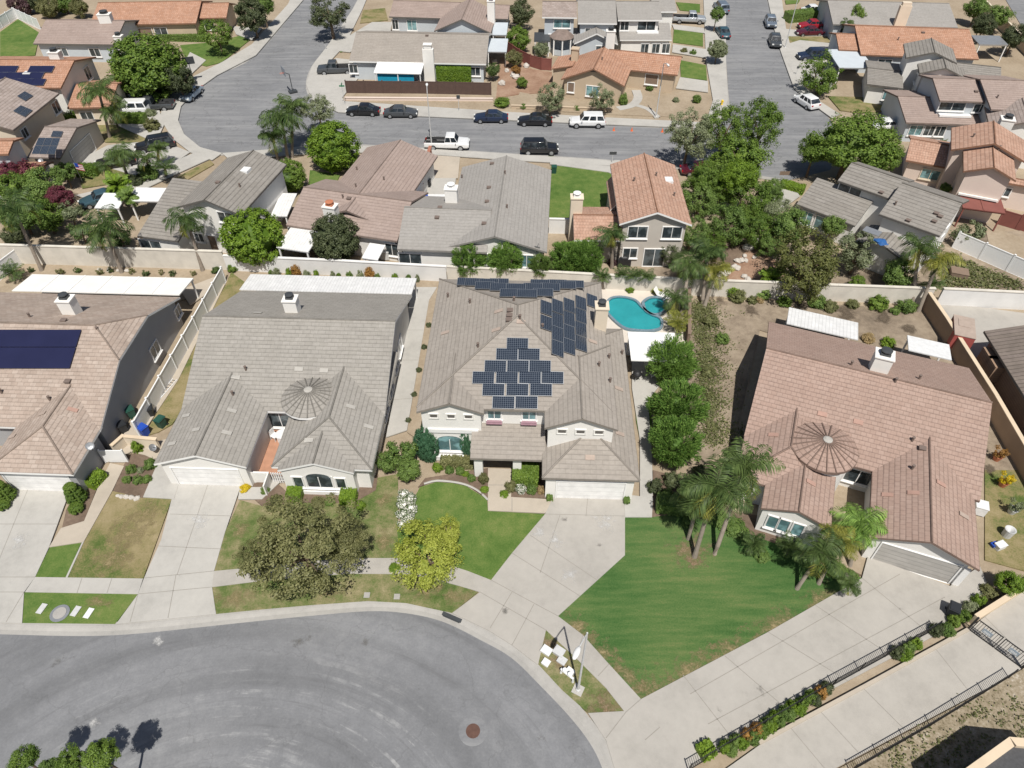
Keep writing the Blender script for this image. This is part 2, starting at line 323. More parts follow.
# ------------------------------------------------------------------ mesh builder
class MB:
    def __init__(s): s.v = []; s.f = []; s.m = []; s.uv = []
    def face(s, pts, mat=0, uv=None):
        n = len(s.v); s.v += [tuple(p) for p in pts]; s.f.append(tuple(range(n, n+len(pts)))); s.m.append(mat)
        s.uv += uv if uv else [(0, 0)]*len(pts)
    def box(s, x0, x1, y0, y1, z0, z1, mat=0, T=None):
        P = [Vector((x, y, z)) for z in (z0, z1) for y in (y0, y1) for x in (x0, x1)]
        if T is not None: P = [T @ p for p in P]
        for q in ((0, 2, 3, 1), (4, 5, 7, 6), (0, 1, 5, 4), (2, 6, 7, 3), (0, 4, 6, 2), (1, 3, 7, 5)):
            s.face([P[i] for i in q], mat)
    def prism(s, poly, z0, z1, mat=0, side=None, bottom=True):
        side = mat if side is None else side
        a = sum(poly[i][0]*poly[(i+1) % len(poly)][1]-poly[(i+1) % len(poly)][0]*poly[i][1] for i in range(len(poly)))
        if a < 0: poly = poly[::-1]
        top = [(p[0], p[1], z1) for p in poly]; bot = [(p[0], p[1], z0) for p in poly]
        s.face(top, mat)
        if bottom: s.face(bot[::-1], side)
        for i in range(len(poly)):
            j = (i+1) % len(poly); s.face([bot[i], bot[j], top[j], top[i]], side)
    def extrude(s, poly, d, mat=0):
        """closed solid: planar polygon pushed along vector d"""
        d = Vector(d); a = [Vector(p) for p in poly]; b = [p+d for p in a]
        s.face(a[::-1], mat); s.face(b, mat)
        for i in range(len(a)):
            j = (i+1) % len(a); s.face([a[i], a[j], b[j], b[i]], mat)
    def tube(s, path, rad, n=8, mat=0, cap=True):
        path = [Vector(p) for p in path]
        if not isinstance(rad, (list, tuple)): rad = [rad]*len(path)
        rings = []
        for i, p in enumerate(path):
            t = (path[min(i+1, len(path)-1)]-path[max(i-1, 0)]).normalized()
            a = t.orthogonal().normalized() if abs(t.z) < 0.9 else Vector((1, 0, 0)).cross(t).normalized()
            b = t.cross(a)
            rings.append([p+(a*math.cos(k*2*math.pi/n)+b*math.sin(k*2*math.pi/n))*rad[i] for k in range(n)])
        base = len(s.v)
        for r in rings: s.v += [tuple(q) for q in r]
        for i in range(len(rings)-1):
            for k in range(n):
                k2 = (k+1) % n
                s.f.append((base+i*n+k, base+i*n+k2, base+(i+1)*n+k2, base+(i+1)*n+k)); s.m.append(mat); s.uv += [(0, 0)]*4
        if cap:
            s.f.append(tuple(base+k for k in range(n))[::-1]); s.m.append(mat); s.uv += [(0, 0)]*n
            e = base+(len(rings)-1)*n
            s.f.append(tuple(e+k for k in range(n))); s.m.append(mat); s.uv += [(0, 0)]*n
    def lathe(s, prof, n=16, mat=0, c=(0, 0, 0)):
        base = len(s.v)
        for (r, z) in prof:
            for k in range(n):
                a = k*2*math.pi/n; s.v.append((c[0]+r*math.cos(a), c[1]+r*math.sin(a), c[2]+z))
        for i in range(len(prof)-1):
            for k in range(n):
                k2 = (k+1) % n
                s.f.append((base+i*n+k, base+i*n+k2, base+(i+1)*n+k2, base+(i+1)*n+k)); s.m.append(mat); s.uv += [(0, 0)]*4
        e = base+(len(prof)-1)*n
        s.f.append(tuple(e+k for k in range(n))); s.m.append(mat); s.uv += [(0, 0)]*n
    def blob(s, c, r, n=10, m=6, mat=0, jit=0.12, rng=random):
        """closed lumpy ball"""
        base = len(s.v); rows = []
        for i in range(1, m):
            th = math.pi*i/m
            for k in range(n):
                a = 2*math.pi*k/n; j = 1+rng.uniform(-jit, jit)
                s.v.append((c[0]+r[0]*j*math.sin(th)*math.cos(a), c[1]+r[1]*j*math.sin(th)*math.sin(a), c[2]+r[2]*j*math.cos(th)))
        t = len(s.v); s.v += [(c[0], c[1], c[2]+r[2]), (c[0], c[1], c[2]-r[2])]
        for i in range(m-2):
            for k in range(n):
                k2 = (k+1) % n
                s.f.append((base+i*n+k, base+(i+1)*n+k, base+(i+1)*n+k2, base+i*n+k2)); s.m.append(mat); s.uv += [(0, 0)]*4
        for k in range(n):
            k2 = (k+1) % n
            s.f.append((t, base+k, base+k2)); s.m.append(mat); s.uv += [(0, 0)]*3
            q = base+(m-2)*n
            s.f.append((t+1, q+k2, q+k)); s.m.append(mat); s.uv += [(0, 0)]*3
    def mesh(s, name, mats, smooth=False):
        me = bpy.data.meshes.new(name); me.from_pydata(s.v, [], s.f)
        for k in mats: me.materials.append(M[k])
        me.polygons.foreach_set('material_index', s.m)
        if smooth: me.polygons.foreach_set('use_smooth', [True]*len(s.f))
        ul = me.uv_layers.new(name='UVMap'); ul.data.foreach_set('uv', [c for p in s.uv for c in p])
        me.update(); return me
    def build(s, name, mats, parent=None, smooth=False, loc=(0, 0, 0), rz=0):
        if isinstance(mats, str): mats = [mats]
        o = bpy.data.objects.new(name, s.mesh(name, mats, smooth)); COL.objects.link(o)
        o.location = loc; o.rotation_euler = (0, 0, rz)
        if parent: o.parent = parent
        return o
def tag(o, label=None, cat=None, group=None, kind=None):
    if label: o['label'] = label
    if cat: o['category'] = cat
    if group: o['group'] = group
    if kind: o['kind'] = kind
    return o
def empty(name, loc, rz, label, cat, group=None):
    o = bpy.data.objects.new(name, None); o.empty_display_size = 0.3; COL.objects.link(o)
    o.location = loc; o.rotation_euler = (0, 0, rz)
    return tag(o, label, cat, group)
def copy_tree(o, parent=None):
    kids = [k for k in COL.objects if k.parent == o] if parent is None else list(o.children)
    c = o.copy(); COL.objects.link(c)
    if parent: c.parent = parent
    for k in o.children:
        copy_tree(k, c)
    return c

# ------------------------------------------------------------------ ground sheets
NS = [0]; Z_ = 0.12
def sheet(name, px, z, mat, kind='structure', t=0.1, h=None, label=None, joints=None, mats=None):
    """ground slab outlined by picture points read off at ground height; every slab a hair above the one before"""
    NS[0] += 1; z = z+NS[0]*.0004+(.045 if mat.startswith('concrete') else 0)
    pts = [G(x, y, z if h is None else h) for x, y in px]
    m = MB(); m.prism([(p.x, p.y) for p in pts], z-t, z)
    if joints:
        for (a, b) in joints:
            A = G(*a, z); B = G(*b, z); d = (B-A).normalized(); n = Vector((-d.y, d.x, 0))*0.022
            up = Vector((0, 0, 0.004))
            m.face([A-n+up, B-n+up, B+n+up, A+n+up], 1)
    o = m.build(name, [mat]+(['joint'] if joints else []))
    o['kind'] = kind
    return o
def smoothline(px, h, n=6):
    """Catmull-Rom through picture points -> world points"""
    P = [G(x, y, h) for x, y in px]; out = []
    for i in range(len(P)-1):
        a, b, c, d = P[max(i-1, 0)], P[i], P[i+1], P[min(i+2, len(P)-1)]
        for k in range(n):
            t = k/n
            out.append(0.5*((2*b)+(c-a)*t+(2*a-5*b+4*c-d)*t*t+(3*b-a-3*c+d)*t**3))
    out.append(P[-1]); return out
def strip(name, px, w, z, mat):
    NS[0] += 1; z += NS[0]*.0004; L = smoothline(px, z, 5); m = MB(); q = []
    for i, p in enumerate(L):
        t = (L[min(i+1, len(L)-1)]-L[max(i-1, 0)]).normalized(); n = Vector((-t.y, t.x, 0))*w/2; q.append((p-n, p+n))
    for i in range(len(q)-1):
        m.face([q[i][0], q[i+1][0], q[i+1][1], q[i][1]])
    o = m.build(name, mat); o['kind'] = 'structure'; return o
def blotch(name, px, r, mat, z=Z_, sx=1.0, ang=0, lift=.012):
    """irregular worn or stained area: centre in the picture, radius in metres; its UV runs 0 at the middle to 1 at the rim"""
    NS[0] += 1; c = G(px[0], px[1], z); rng = random.Random(NS[0]); m = MB(); n = 20; rings = (0.001, .35, .7, 1.0); rows = []
    jit = [rng.uniform(.75, 1.15) for _ in range(n)]
    for f in rings: rows.append([(c.x+f*r*jit[k]*(math.cos(2*math.pi*k/n)*sx*math.cos(ang)-math.sin(2*math.pi*k/n)*math.sin(ang)), c.y+f*r*jit[k]*(math.cos(2*math.pi*k/n)*sx*math.sin(ang)+math.sin(2*math.pi*k/n)*math.cos(ang)), z+lift+NS[0]*.0004) for k in range(n)])
    for i in range(len(rings)-1):
        for k in range(n):
            j = (k+1) % n; m.face([rows[i][k], rows[i][j], rows[i+1][j], rows[i+1][k]][::-1], 0, [(rings[i], 0), (rings[i], 0), (rings[i+1], 0), (rings[i+1], 0)][::-1])
    o = m.build(name, mat); o['kind'] = 'structure'; return o
def curb(name, px, flip=1, n=6, w=0.75, hh=0.12):
    """rolled concrete curb with its gutter, following the asphalt edge"""
    L = smoothline(px, 0.0, n); m = MB()
    prof = [(-0.02, 0.006), (0.38*w, 0.012), (0.62*w, 0.09*hh/0.12), (0.8*w, hh), (w+0.1, hh+0.002), (w+0.1, -0.05)]
    rows = []
    for i, p in enumerate(L):
        t = (L[min(i+1, len(L)-1)]-L[max(i-1, 0)]); t.z = 0; t.normalize()
        nn = Vector((-t.y, t.x, 0))*flip
        rows.append([Vector((p.x, p.y, 0))+nn*a+Vector((0, 0, b)) for a, b in prof])
    for i in range(len(rows)-1):
        for k in range(len(prof)-1):
            m.face([rows[i][k], rows[i+1][k], rows[i+1][k+1], rows[i][k+1]])
    o = m.build(name, 'concrete_curb'); o['kind'] = 'structure'; return L
def wall_run(name, px, h, w, mat, label, cat='wall', cap=None, capname='coping', hpx=0.0, group=None):
    """masonry wall through picture points of its base (hpx = height at which they were read)"""
    P = [G(x, y, hpx) for x, y in px]; o0 = P[0].copy(); o0.z = 0
    t = empty(name, o0, 0, label, cat, group); m = MB(); k = MB()
    for i in range(len(P)-1):
        a, b = P[i], P[i+1]; d = (b-a); L = math.hypot(d.x, d.y); T = Matrix.Translation(Vector((a.x, a.y, 0))-o0) @ Matrix.Rotation(math.atan2(d.y, d.x), 4, 'Z')
        m.box(-w/2 if i == 0 else w/2+0.002, L+w/2, -w/2, w/2, -0.1, h, 0, T)
        k.box(-w/2 if i == 0 else w/2+0.06, L+w/2+0.05, -w/2-0.05, w/2+0.05, h+0.002, h+0.08, 0, T)
    m.build('wall_panel', mat, t)
    if cap: k.build(capname, cap, t)
    return t
def panel_fence(name, px, h, label, mat='vinyl_white', postmat='vinyl_white', step=2.4, w=0.06, cat='fence', board=None, hpx=0.0, group=None):
    P = [G(x, y, hpx) for x, y in px]; o0 = P[0].copy(); o0.z = 0
    t = empty(name, o0, 0, label, cat, group)
    for i in range(len(P)-1):
        a, b = P[i], P[i+1]; d = b-a; L = math.hypot(d.x, d.y); n = max(1, round(L/step)); rz = math.atan2(d.y, d.x)
        for k in range(n+1):
            q = Vector((a.x, a.y, 0))-o0 + Vector((d.x, d.y, 0))*(k/n)
            if not (i > 0 and k == 0):
                m = MB(); m.box(-0.07, 0.07, -0.07, 0.07, 0, h+0.08); m.box(-0.09, 0.09, -0.09, 0.09, h+0.082, h+0.12)
                m.build('post', postmat, t, loc=q, rz=rz)
            if k < n:
                m = MB(); s = L/n
                m.box(0.075, s-0.075, -w/2, w/2, 0.08, h-0.1); m.box(0.075, s-0.075, -w/2-0.02, w/2+0.02, h-0.098, h); m.box(0.075, s-0.075, -w/2-0.02, w/2+0.02, 0.02, 0.078)
                m.build('panel', mat, t, loc=q, rz=rz)
    return t
# ------------------------------------------------------------------ houses
class House:
    def __init__(s, name, label, A, B, eave, roof, wall, trim='trim_white', pitch=0.42, ov=0.45, rz=None, cat='house', ridge=None, ridge_r=0.075):
        o = G(*A, eave); o.z = 0
        s.th = heading(A, B, eave) if rz is None else R(rz)
        s.o = o; s.root = empty(name, o, s.th, label, cat)
        s.T = (Matrix.Translation(o) @ Matrix.Rotation(s.th, 4, 'Z')); s.Ti = s.T.inverted()
        s.roofm = roof; s.wallm = wall; s.trim = trim; s.pitch = pitch; s.ov = ov
        s.roof = MB(); s.wall = MB(); s.ridge = MB(); s.ridge_r = ridge_r; s.slopes = []
        s.ridgem = ridge or roof
    def L(s, px, py, h): return s.Ti @ G(px, py, h)
    def bb(s, pts, h):
        q = [s.L(x, y, h) for x, y in pts]
        return [min(p.x for p in q), max(p.x for p in q), min(p.y for p in q), max(p.y for p in q)]
    def wing(s, pts, e, axis='x', hips=(0, 0), pitch=None, x0=None, x1=None, y0=None, y1=None, rm=0.5, wall=True, z0=0.0, ov=None, t=0.2, caps=True, rise=None, openside=False):
        b = s.bb(pts, e) if pts else [0, 0, 0, 0]
        if x0 is not None: b[0] = x0
        if x1 is not None: b[1] = x1
        if y0 is not None: b[2] = y0
        if y1 is not None: b[3] = y1
        pitch = pitch or s.pitch; ov = s.ov if ov is None else ov
        if axis == 'x': a0, a1, c0, c1 = b[0], b[1], b[2], b[3]; V = lambda a, c, z: Vector((a, c, z))
        else: a0, a1, c0, c1 = b[2], b[3], b[0], b[1]; V = lambda a, c, z: Vector((c, a, z))
        cm = c0+(c1-c0)*rm; rz = e+(cm-c0)*pitch if rise is None else e+rise
        rise_ = rz-e; zb = rz-(c1-cm)*rise_/max(cm-c0, 1e-6) if rm != 0.5 else e
        i0, i1 = (cm-c0)*hips[0], (cm-c0)*hips[1]
        if i0+i1 > (a1-a0) - 0.02 and hips[0] == 1 and hips[1] == 1:
            i0 = i1 = (a1-a0)/2-0.01
        A, B_, C, D = V(a0, c0, e), V(a1, c0, e), V(a1, c1, zb), V(a0, c1, zb)
        R0, R1 = V(a0+i0, cm, rz), V(a1-i1, cm, rz)
        E0, E1 = V(a0, cm, rz), V(a1, cm, rz)
        Ac, Dc, Bc, Cc = A.lerp(E0, 1-hips[0]), D.lerp(E0, 1-hips[0]), B_.lerp(E1, 1-hips[1]), C.lerp(E1, 1-hips[1])
        jl, jr = 0 < hips[0] < 1, 0 < hips[1] < 1
        flip = (axis == 'y')
        def add(poly, mat, uv=None):
            if flip: poly = poly[::-1]; uv = uv[::-1] if uv else None
            s.roof.face(poly, mat, uv)
        off = random.uniform(0, 9)
        def slope(poly, ed):      # ed: 'c' slope runs along c, 'a' slope runs along a
            uv = []
            for p in poly:
                a, c = (p.x, p.y) if axis == 'x' else (p.y, p.x)
                if ed == 'c0': u, vv = a, math.hypot(c-c0, p.z-e)
                elif ed == 'c1': u, vv = a, math.hypot(c1-c, p.z-zb)
                elif ed == 'a0': u, vv = c, math.hypot(a-a0, p.z-e)
                else: u, vv = c, math.hypot(a1-a, p.z-e)
                if ed == 'a0' and i0: vv = math.hypot(a-a0, (p.z-e)) if not jl else math.hypot(a-a0, p.z-Ac.z)
                if ed == 'a1' and i1 and jr: vv = math.hypot(a1-a, p.z-Bc.z)
                uv.append((u+off, vv))
            add(poly, 0, uv)
        slope([A, B_]+([Bc] if jr else [])+[R1, R0]+([Ac] if jl else []), 'c0'); slope([C, D]+([Dc] if jl else [])+[R0, R1]+([Cc] if jr else []), 'c1')
        if hips[0]: slope([Dc, Ac, R0], 'a0')
        if hips[1]: slope([Bc, Cc, R1], 'a1')
        dn = Vector((0, 0, -t))
        a_, b_, cc_, d_, r0_, r1_, ac_, bc_, Cc_, dc_ = (p+dn for p in (A, B_, C, D, R0, R1, Ac, Bc, Cc, Dc))
        add([a_]+([ac_] if jl else [])+[r0_, r1_]+([bc_] if jr else [])+[b_], 1); add([cc_]+([Cc_] if jr else [])+[r1_, r0_]+([dc_] if jl else [])+[d_], 1)
        add([A, a_, b_, B_], 1); add([C, cc_, d_, D], 1)
        if hips[0] and not jl: add([d_, r0_, a_], 1); add([D, d_, a_, A], 1)
        elif jl: add([dc_, r0_, ac_], 1); add([A, Ac, ac_, a_], 1); add([Ac, Dc, dc_, ac_], 1); add([Dc, D, d_, dc_], 1)
        else: add([A, R0, r0_, a_], 1); add([R0, D, d_, r0_], 1)
        if hips[1] and not jr: add([b_, r1_, cc_], 1); add([B_, b_, cc_, C], 1)
        elif jr: add([bc_, r1_, Cc_], 1); add([B_, b_, bc_, Bc], 1); add([Bc, bc_, Cc_, Cc], 1); add([Cc, Cc_, cc_, C], 1)
        else: add([B_, b_, r1_, R1], 1); add([R1, r1_, cc_, C], 1)
        if caps:
            up = Vector((0, 0, 0.02))
            s.ridge.tube([R0+up, R1+up], s.ridge_r, 6)
            if hips[0]: s.ridge.tube([Ac+up, R0+up], s.ridge_r, 6); s.ridge.tube([Dc+up, R0+up], s.ridge_r, 6)
            if hips[1]: s.ridge.tube([Bc+up, R1+up], s.ridge_r, 6); s.ridge.tube([Cc+up, R1+up], s.ridge_r, 6)
        if wall:
            o0 = ov; k = t*0.6
            w0, w1 = a0+o0, a1-o0; d0, d1 = c0+o0, c1-o0
            zt0 = e+o0*pitch-k if not hips[0] or True else e
            ga = [V(w0, d0, z0), V(w0, d1, z0)]
            def top(h):
                if h: return None
                return True
            z_in0 = e+o0*rise_/max(cm-c0, 1e-6)-k; z_in1 = zb+o0*rise_/max(cm-c0, 1e-6)-k
            # section polygon at each end (hip end: level top)
            for (w, h, sgn) in ((w0, hips[0], -1), (w1, hips[1], 1)):
                if h == 1: poly = [V(w, d0, z0), V(w, d1, z0), V(w, d1, min(z_in1, z_in0)), V(w, d0, z_in0)]
                elif h:
                    zc = rz-(rz-e)*h-k; fy = (zc-z_in0)/max(rz-k-z_in0, .01)
                    poly = [V(w, d0, z0), V(w, d1, z0), V(w, d1, z_in1), V(w, d1+(cm-d1)*fy, zc), V(w, d0+(cm-d0)*fy, zc), V(w, d0, z_in0)]
                else: poly = [V(w, d0, z0), V(w, d1, z0), V(w, d1, z_in1), V(w, cm, rz-k), V(w, d0, z_in0)]
                if (sgn > 0) != flip: pass
                else: poly = poly[::-1]
                s.wall.face(poly, 0)
            q = [V(w0, d0, z0), V(w1, d0, z0), V(w1, d0, z_in0), V(w0, d0, z_in0)]
            s.wall.face(q if not flip else q[::-1], 0)
            q = [V(w1, d1, z0), V(w0, d1, z0), V(w0, d1, z_in1), V(w1, d1, z_in1)]
            s.wall.face(q if not flip else q[::-1], 0)
        s.slopes.append(dict(b=b, axis=axis, e=e, zb=zb, rz=rz, cm=cm, c0=c0, c1=c1, a0=a0, a1=a1, i0=i0, i1=i1))
        return dict(b=b, rz=rz, cm=cm, R0=R0, R1=R1, e=e, pitch=rise_/max(cm-c0, 1e-6))
    def shed(s, pts, zlo, zhi, side='front', t=0.16, wall=False, b=None, roofmat=0, h=None, name=None, mat=None, ov=0.3, parent=None, z0=0.0):
        """one sloping plane; 'front' = low edge at y0"""
        b = b or s.bb(pts, h if h is not None else (zlo+zhi)/2)
        x0, x1, y0, y1 = b
        zz = {'front': (zlo, zlo, zhi, zhi), 'back': (zhi, zhi, zlo, zlo), 'left': (zlo, zhi, zhi, zlo), 'right': (zhi, zlo, zlo, zhi)}[side]
        P = [Vector((x0, y0, zz[0])), Vector((x1, y0, zz[1])), Vector((x1, y1, zz[2])), Vector((x0, y1, zz[3]))]
        mb = s.roof if name is None else MB()
        if side == 'front': uv = [(p.x, math.hypot(p.y-y0, p.z-zlo)) for p in P]
        elif side == 'back': uv = [(p.x, math.hypot(y1-p.y, p.z-zlo)) for p in P]
        elif side == 'left': uv = [(p.y, math.hypot(p.x-x0, p.z-zlo)) for p in P]
        else: uv = [(p.y, math.hypot(x1-p.x, p.z-zlo)) for p in P]
        mb.face(P, 0, uv); q = [p-Vector((0, 0, t)) for p in P]
        mb.face(q[::-1], 1)
        for i in range(4):
            j = (i+1) % 4; mb.face([q[i], q[j], P[j], P[i]], 1)
        if wall:
            w = [(x0+ov, y0+ov), (x1-ov, y0+ov), (x1-ov, y1-ov), (x0+ov, y1-ov)]
            def zat(x, y):
                if side in ('front', 'back'):
                    f = (y-y0)/(y1-y0); f = f if side == 'front' else 1-f
                else:
                    f = (x-x0)/(x1-x0); f = f if side == 'left' else 1-f
                return zlo+(zhi-zlo)*f-t*0.6
            for i in range(4):
                a, c = w[i], w[(i+1) % 4]
                s.wall.face([(a[0], a[1], z0), (c[0], c[1], z0), (c[0], c[1], zat(*c)), (a[0], a[1], zat(*a))], 0)
        if name: return mb.build(name, mat, s.root)
    def cone(s, px, py, zb, r, rise, n=22, cap=0.28):
        c = s.L(px, py, zb+rise); tip = Vector((c.x, c.y, zb+rise))
        L = math.hypot(r, rise)
        for k in range(n):
            a0, a1 = 2*math.pi*k/n, 2*math.pi*(k+1)/n
            A = Vector((c.x+r*math.cos(a0), c.y+r*math.sin(a0), zb)); B = Vector((c.x+r*math.cos(a1), c.y+r*math.sin(a1), zb))
            s.roof.face([A, B, tip], 0, [(k*.5, 0), (k*.5+.4, 0), (k*.5+.2, L)])
            d = Vector((0, 0, -0.22)); s.roof.face([A+d, B+d, B, A], 1)
            s.ridge.tube([A+Vector((0, 0, .03)), tip*0.97+A*0.03+Vector((0, 0, .03))], 0.055, 5)
        s.roof.face([Vector((c.x+r*math.cos(-2*math.pi*k/n), c.y+r*math.sin(-2*math.pi*k/n), zb-0.22)) for k in range(n)], 1)
        w = MB(); w.lathe([(r-0.4, 0.0), (r-0.4, zb-0.1)], n, 0, (c.x, c.y, 0)); s.wall.v, base = s.wall.v, len(s.wall.v)
        for f, mt in zip(w.f, w.m): s.wall.face([w.v[i] for i in f], 0)
        m = MB(); m.lathe([(cap, 0), (cap, 0.06), (cap*0.5, 0.14)], 12, 0, (c.x, c.y, zb+rise-0.04)); m.build('roof_finial', 'patch_pale', s.root)
        return c
    def surf(s, x, y):
        """height of the topmost roof slope over local x,y"""
        best = None
        for w in s.slopes:
            b = w['b']
            if not (b[0] <= x <= b[1] and b[2] <= y <= b[3]): continue
            a, c = (x, y) if w['axis'] == 'x' else (y, x)
            sl = (w['rz']-w['e'])/max(w['cm']-w['c0'], 1e-6)
            z = w['e']+(c-w['c0'])*sl if c < w['cm'] else w['rz']-(c-w['cm'])*sl
            if w['i0']: z = min(z, w['e']+(a-w['a0'])*sl*(w['cm']-w['c0'])/w['i0'])
            if w['i1']: z = min(z, w['e']+(w['a1']-a)*sl*(w['cm']-w['c0'])/w['i1'])
            if best is None or z > best: best = z
        return best
    def on_roof(s, px, py, z=5.0):
        """local point where the picture ray meets the roof"""
        for _ in range(30):
            p = s.L(px, py, z); q = s.surf(p.x, p.y)
            if q is None: return Vector((p.x, p.y, z))
            z = z+(q-z)*0.6
        return s.L(px, py, z)
    def chimney(s, px, py, w, d, top, mat='stucco_white', cap='metal_dark', base=0.0, name='chimney', capw=None):
        """px,py = centre of its top"""
        p = s.L(px, py, top); m = MB(); m.box(p.x-w/2, p.x+w/2, p.y-d/2, p.y+d/2, base, top)
        m.box(p.x-w/2-.07, p.x+w/2+.07, p.y-d/2-.07, p.y+d/2+.07, top+.002, top+.1)
        o = m.build(name, mat, s.root)
        k = MB(); k.box(p.x-w*.28, p.x+w*.28, p.y-d*.28, p.y+d*.28, top+.102, top+.32); k.lathe([(w*.2, 0), (w*.2, .1), (w*.33, .12), (w*.33, .2), (w*.1, .26)], 10, 0, (p.x, p.y, top+.322))
        k.build('chimney_cap', cap, o)
        return o
    def window(s, side, at, z0, z1, u0, u1, frame='trim_white', glass='glass_dark', mull=1, arch=False, name='window', sill=True, proud=0.03):
        """side: f b l r, 'at' = local coordinate of that wall; u along the wall"""
        if side in 'fb':
            sg = -1 if side == 'f' else 1; V = lambda u, d, z: Vector((u, at+sg*d, z))
        else:
            sg = -1 if side == 'l' else 1; V = lambda u, d, z: Vector((at+sg*d, u, z))
        fl = side in 'bl'
        def bx(m, a, b, d0, d1, z_0, z_1, mat=0):
            P = [V(u, d, z) for z in (z_0, z_1) for d in (d0, d1) for u in (a, b)]
            for q in ((0, 2, 3, 1), (4, 5, 7, 6), (0, 1, 5, 4), (2, 6, 7, 3), (0, 4, 6, 2), (1, 3, 7, 5)): m.face([P[i] for i in q], mat)
        g = MB(); bx(g, u0+.04, u1-.04, -.02, proud, z0+.04, z1-.04)
        if arch:
            n = 10; r = (u1-u0)/2; cx = (u0+u1)/2
            pts = [V(cx+r*.93*math.cos(a), proud, z1+r*.45*math.sin(a)) for a in [math.pi*k/n for k in range(n+1)]]
            g.face(pts)
        o = g.build(name, glass, s.root)
        f = MB(); w = 0.09; e = proud+.05
        bx(f, u0-w, u0, -.02, e, z0-w, z1+w); bx(f, u1, u1+w, -.02, e, z0-w, z1+w)
        bx(f, u0+.001, u1-.001, -.02, e, z0-w, z0);
        if not arch: bx(f, u0+.001, u1-.001, -.02, e, z1, z1+w)
        else:
            n = 10; r = (u1-u0)/2; cx = (u0+u1)/2
            for k in range(n):
                a, b2 = math.pi*k/n, math.pi*(k+1)/n
                q = [V(cx+rr*math.cos(t_), e, z1+w*.4+rr*.45*math.sin(t_)) for rr, t_ in ((r*.93, a), (r+w, a), (r+w, b2), (r*.93, b2))]
                f.face(q)
        for k in range(mull):
            u = u0+(u1-u0)*(k+1)/(mull+1); bx(f, u-.03, u+.03, -.02, e-.01, z0+.001, z1-.001)
        if sill: bx(f, u0-w-.05, u1+w+.05, -.02, e+.08, z0-w-.09, z0-w-.002)
        f.build('frame', frame, o)
        return o
    def garage(s, side, at, u0, u1, h=2.15, mat='garage_white', frame='trim_white', rows=4):
        o = s.window(side, at, 0.05, h, u0, u1, frame, mat, 0, name='garage_door', sill=False, proud=0.02)
        return o
    def part(s, name, mb, mat, smooth=False): return mb.build(name, mat, s.root, smooth)
    def bits(s, items):
        """small roof furniture: kind, picture point"""
        for kind, px, py in items:
            p = s.on_roof(px, py); m = MB()
            if s.surf(p.x, p.y) is None: continue
            if kind == 'pipe':
                m.lathe([(.09, -.2), (.09, .35), (.12, .36), (.12, .42)], 8, 0, p); m.build('vent_pipe', 'roof_pipe', s.root)
            elif kind == 'vent':
                m.box(p.x-.2, p.x+.2, p.y-.17, p.y+.17, p.z-.25, p.z+.12); m.box(p.x-.24, p.x+.24, p.y-.21, p.y+.21, p.z+.122, p.z+.17); m.build('roof_vent', 'roof_pipe', s.root)
            elif kind == 'sky':
                m.box(p.x-.5, p.x+.5, p.y-.5, p.y+.5, p.z-.4, p.z+.12); m.build('skylight', 'plastic_white', s.root)
            elif kind.startswith('patch'):
                q = [Vector((p.x+a, p.y+b, 0)) for a, b in ((-.34, -.17), (.34, -.17), (.34, .17), (-.34, .17))]
                q = [Vector((v.x, v.y, (s.surf(v.x, v.y) or p.z)+.05)) for v in q]
                if max(v.z for v in q)-min(v.z for v in q) > 0.8: continue
                m.extrude(q, (0, 0, .03)); m.build('vent_tile', {'patch': 'patch_pink', 'patchw': 'patch_pale', 'patchr': 'patch_red'}[kind], s.root)
    def panels(s, cells, w, l, mats=('solar_cell', 'solar_frame'), lift=0.12, tilt=None):
        """solar panels at picture centres, lying on the slope beneath; w along the eave"""
        for px, py in cells:
            p = s.on_roof(px, py); k_ = 0
            while s.surf(p.x, p.y) is None and k_ < 12: py += .6; k_ += 1; p = s.on_roof(px, py)
            e = 0.05
            zx = ((s.surf(p.x+e, p.y) or p.z)-(s.surf(p.x-e, p.y) or p.z))/(2*e); zy = ((s.surf(p.x, p.y+e) or p.z)-(s.surf(p.x, p.y-e) or p.z))/(2*e)
            nrm = Vector((-zx, -zy, 1)).normalized()
            if abs(zy) >= abs(zx): U = Vector((1, 0, zx)).normalized(); hw, hl = w/2, l/2
            else: U = Vector((0, 1, zy)).normalized(); hw, hl = w/2, l/2
            if tilt is not None:      # stood up on a rack that leans back toward the front of the house
                nrm = Vector((0, -math.sin(tilt), math.cos(tilt))); U = Vector((1, 0, 0)); lift = .38
            W = nrm.cross(U).normalized(); c = p+nrm*lift
            q = [c+U*a*hw+W*b*hl for a, b in ((-1, -1), (1, -1), (1, 1), (-1, 1))]
            m = MB(); m.face([v+nrm*.042 for v in [c+U*a*(hw-.03)+W*b*(hl-.03) for a, b in ((-1, -1), (1, -1), (1, 1), (-1, 1))]], 0, [(0, 0), (w, 0), (w, l), (0, l)])
            m.extrude(q, nrm*.04, 1); so_ = m.build('solar_panel', list(mats), s.root)
            if tilt is not None:
                k = MB()
                for sx in (-.5, .5):
                    for sy in (-.4, .4): b_ = c+U*sx*w+W*sy*l; k.tube([b_-Vector((0, 0, .9)), b_], .025, 5)
                k.build('rack', 'solar_frame', so_)
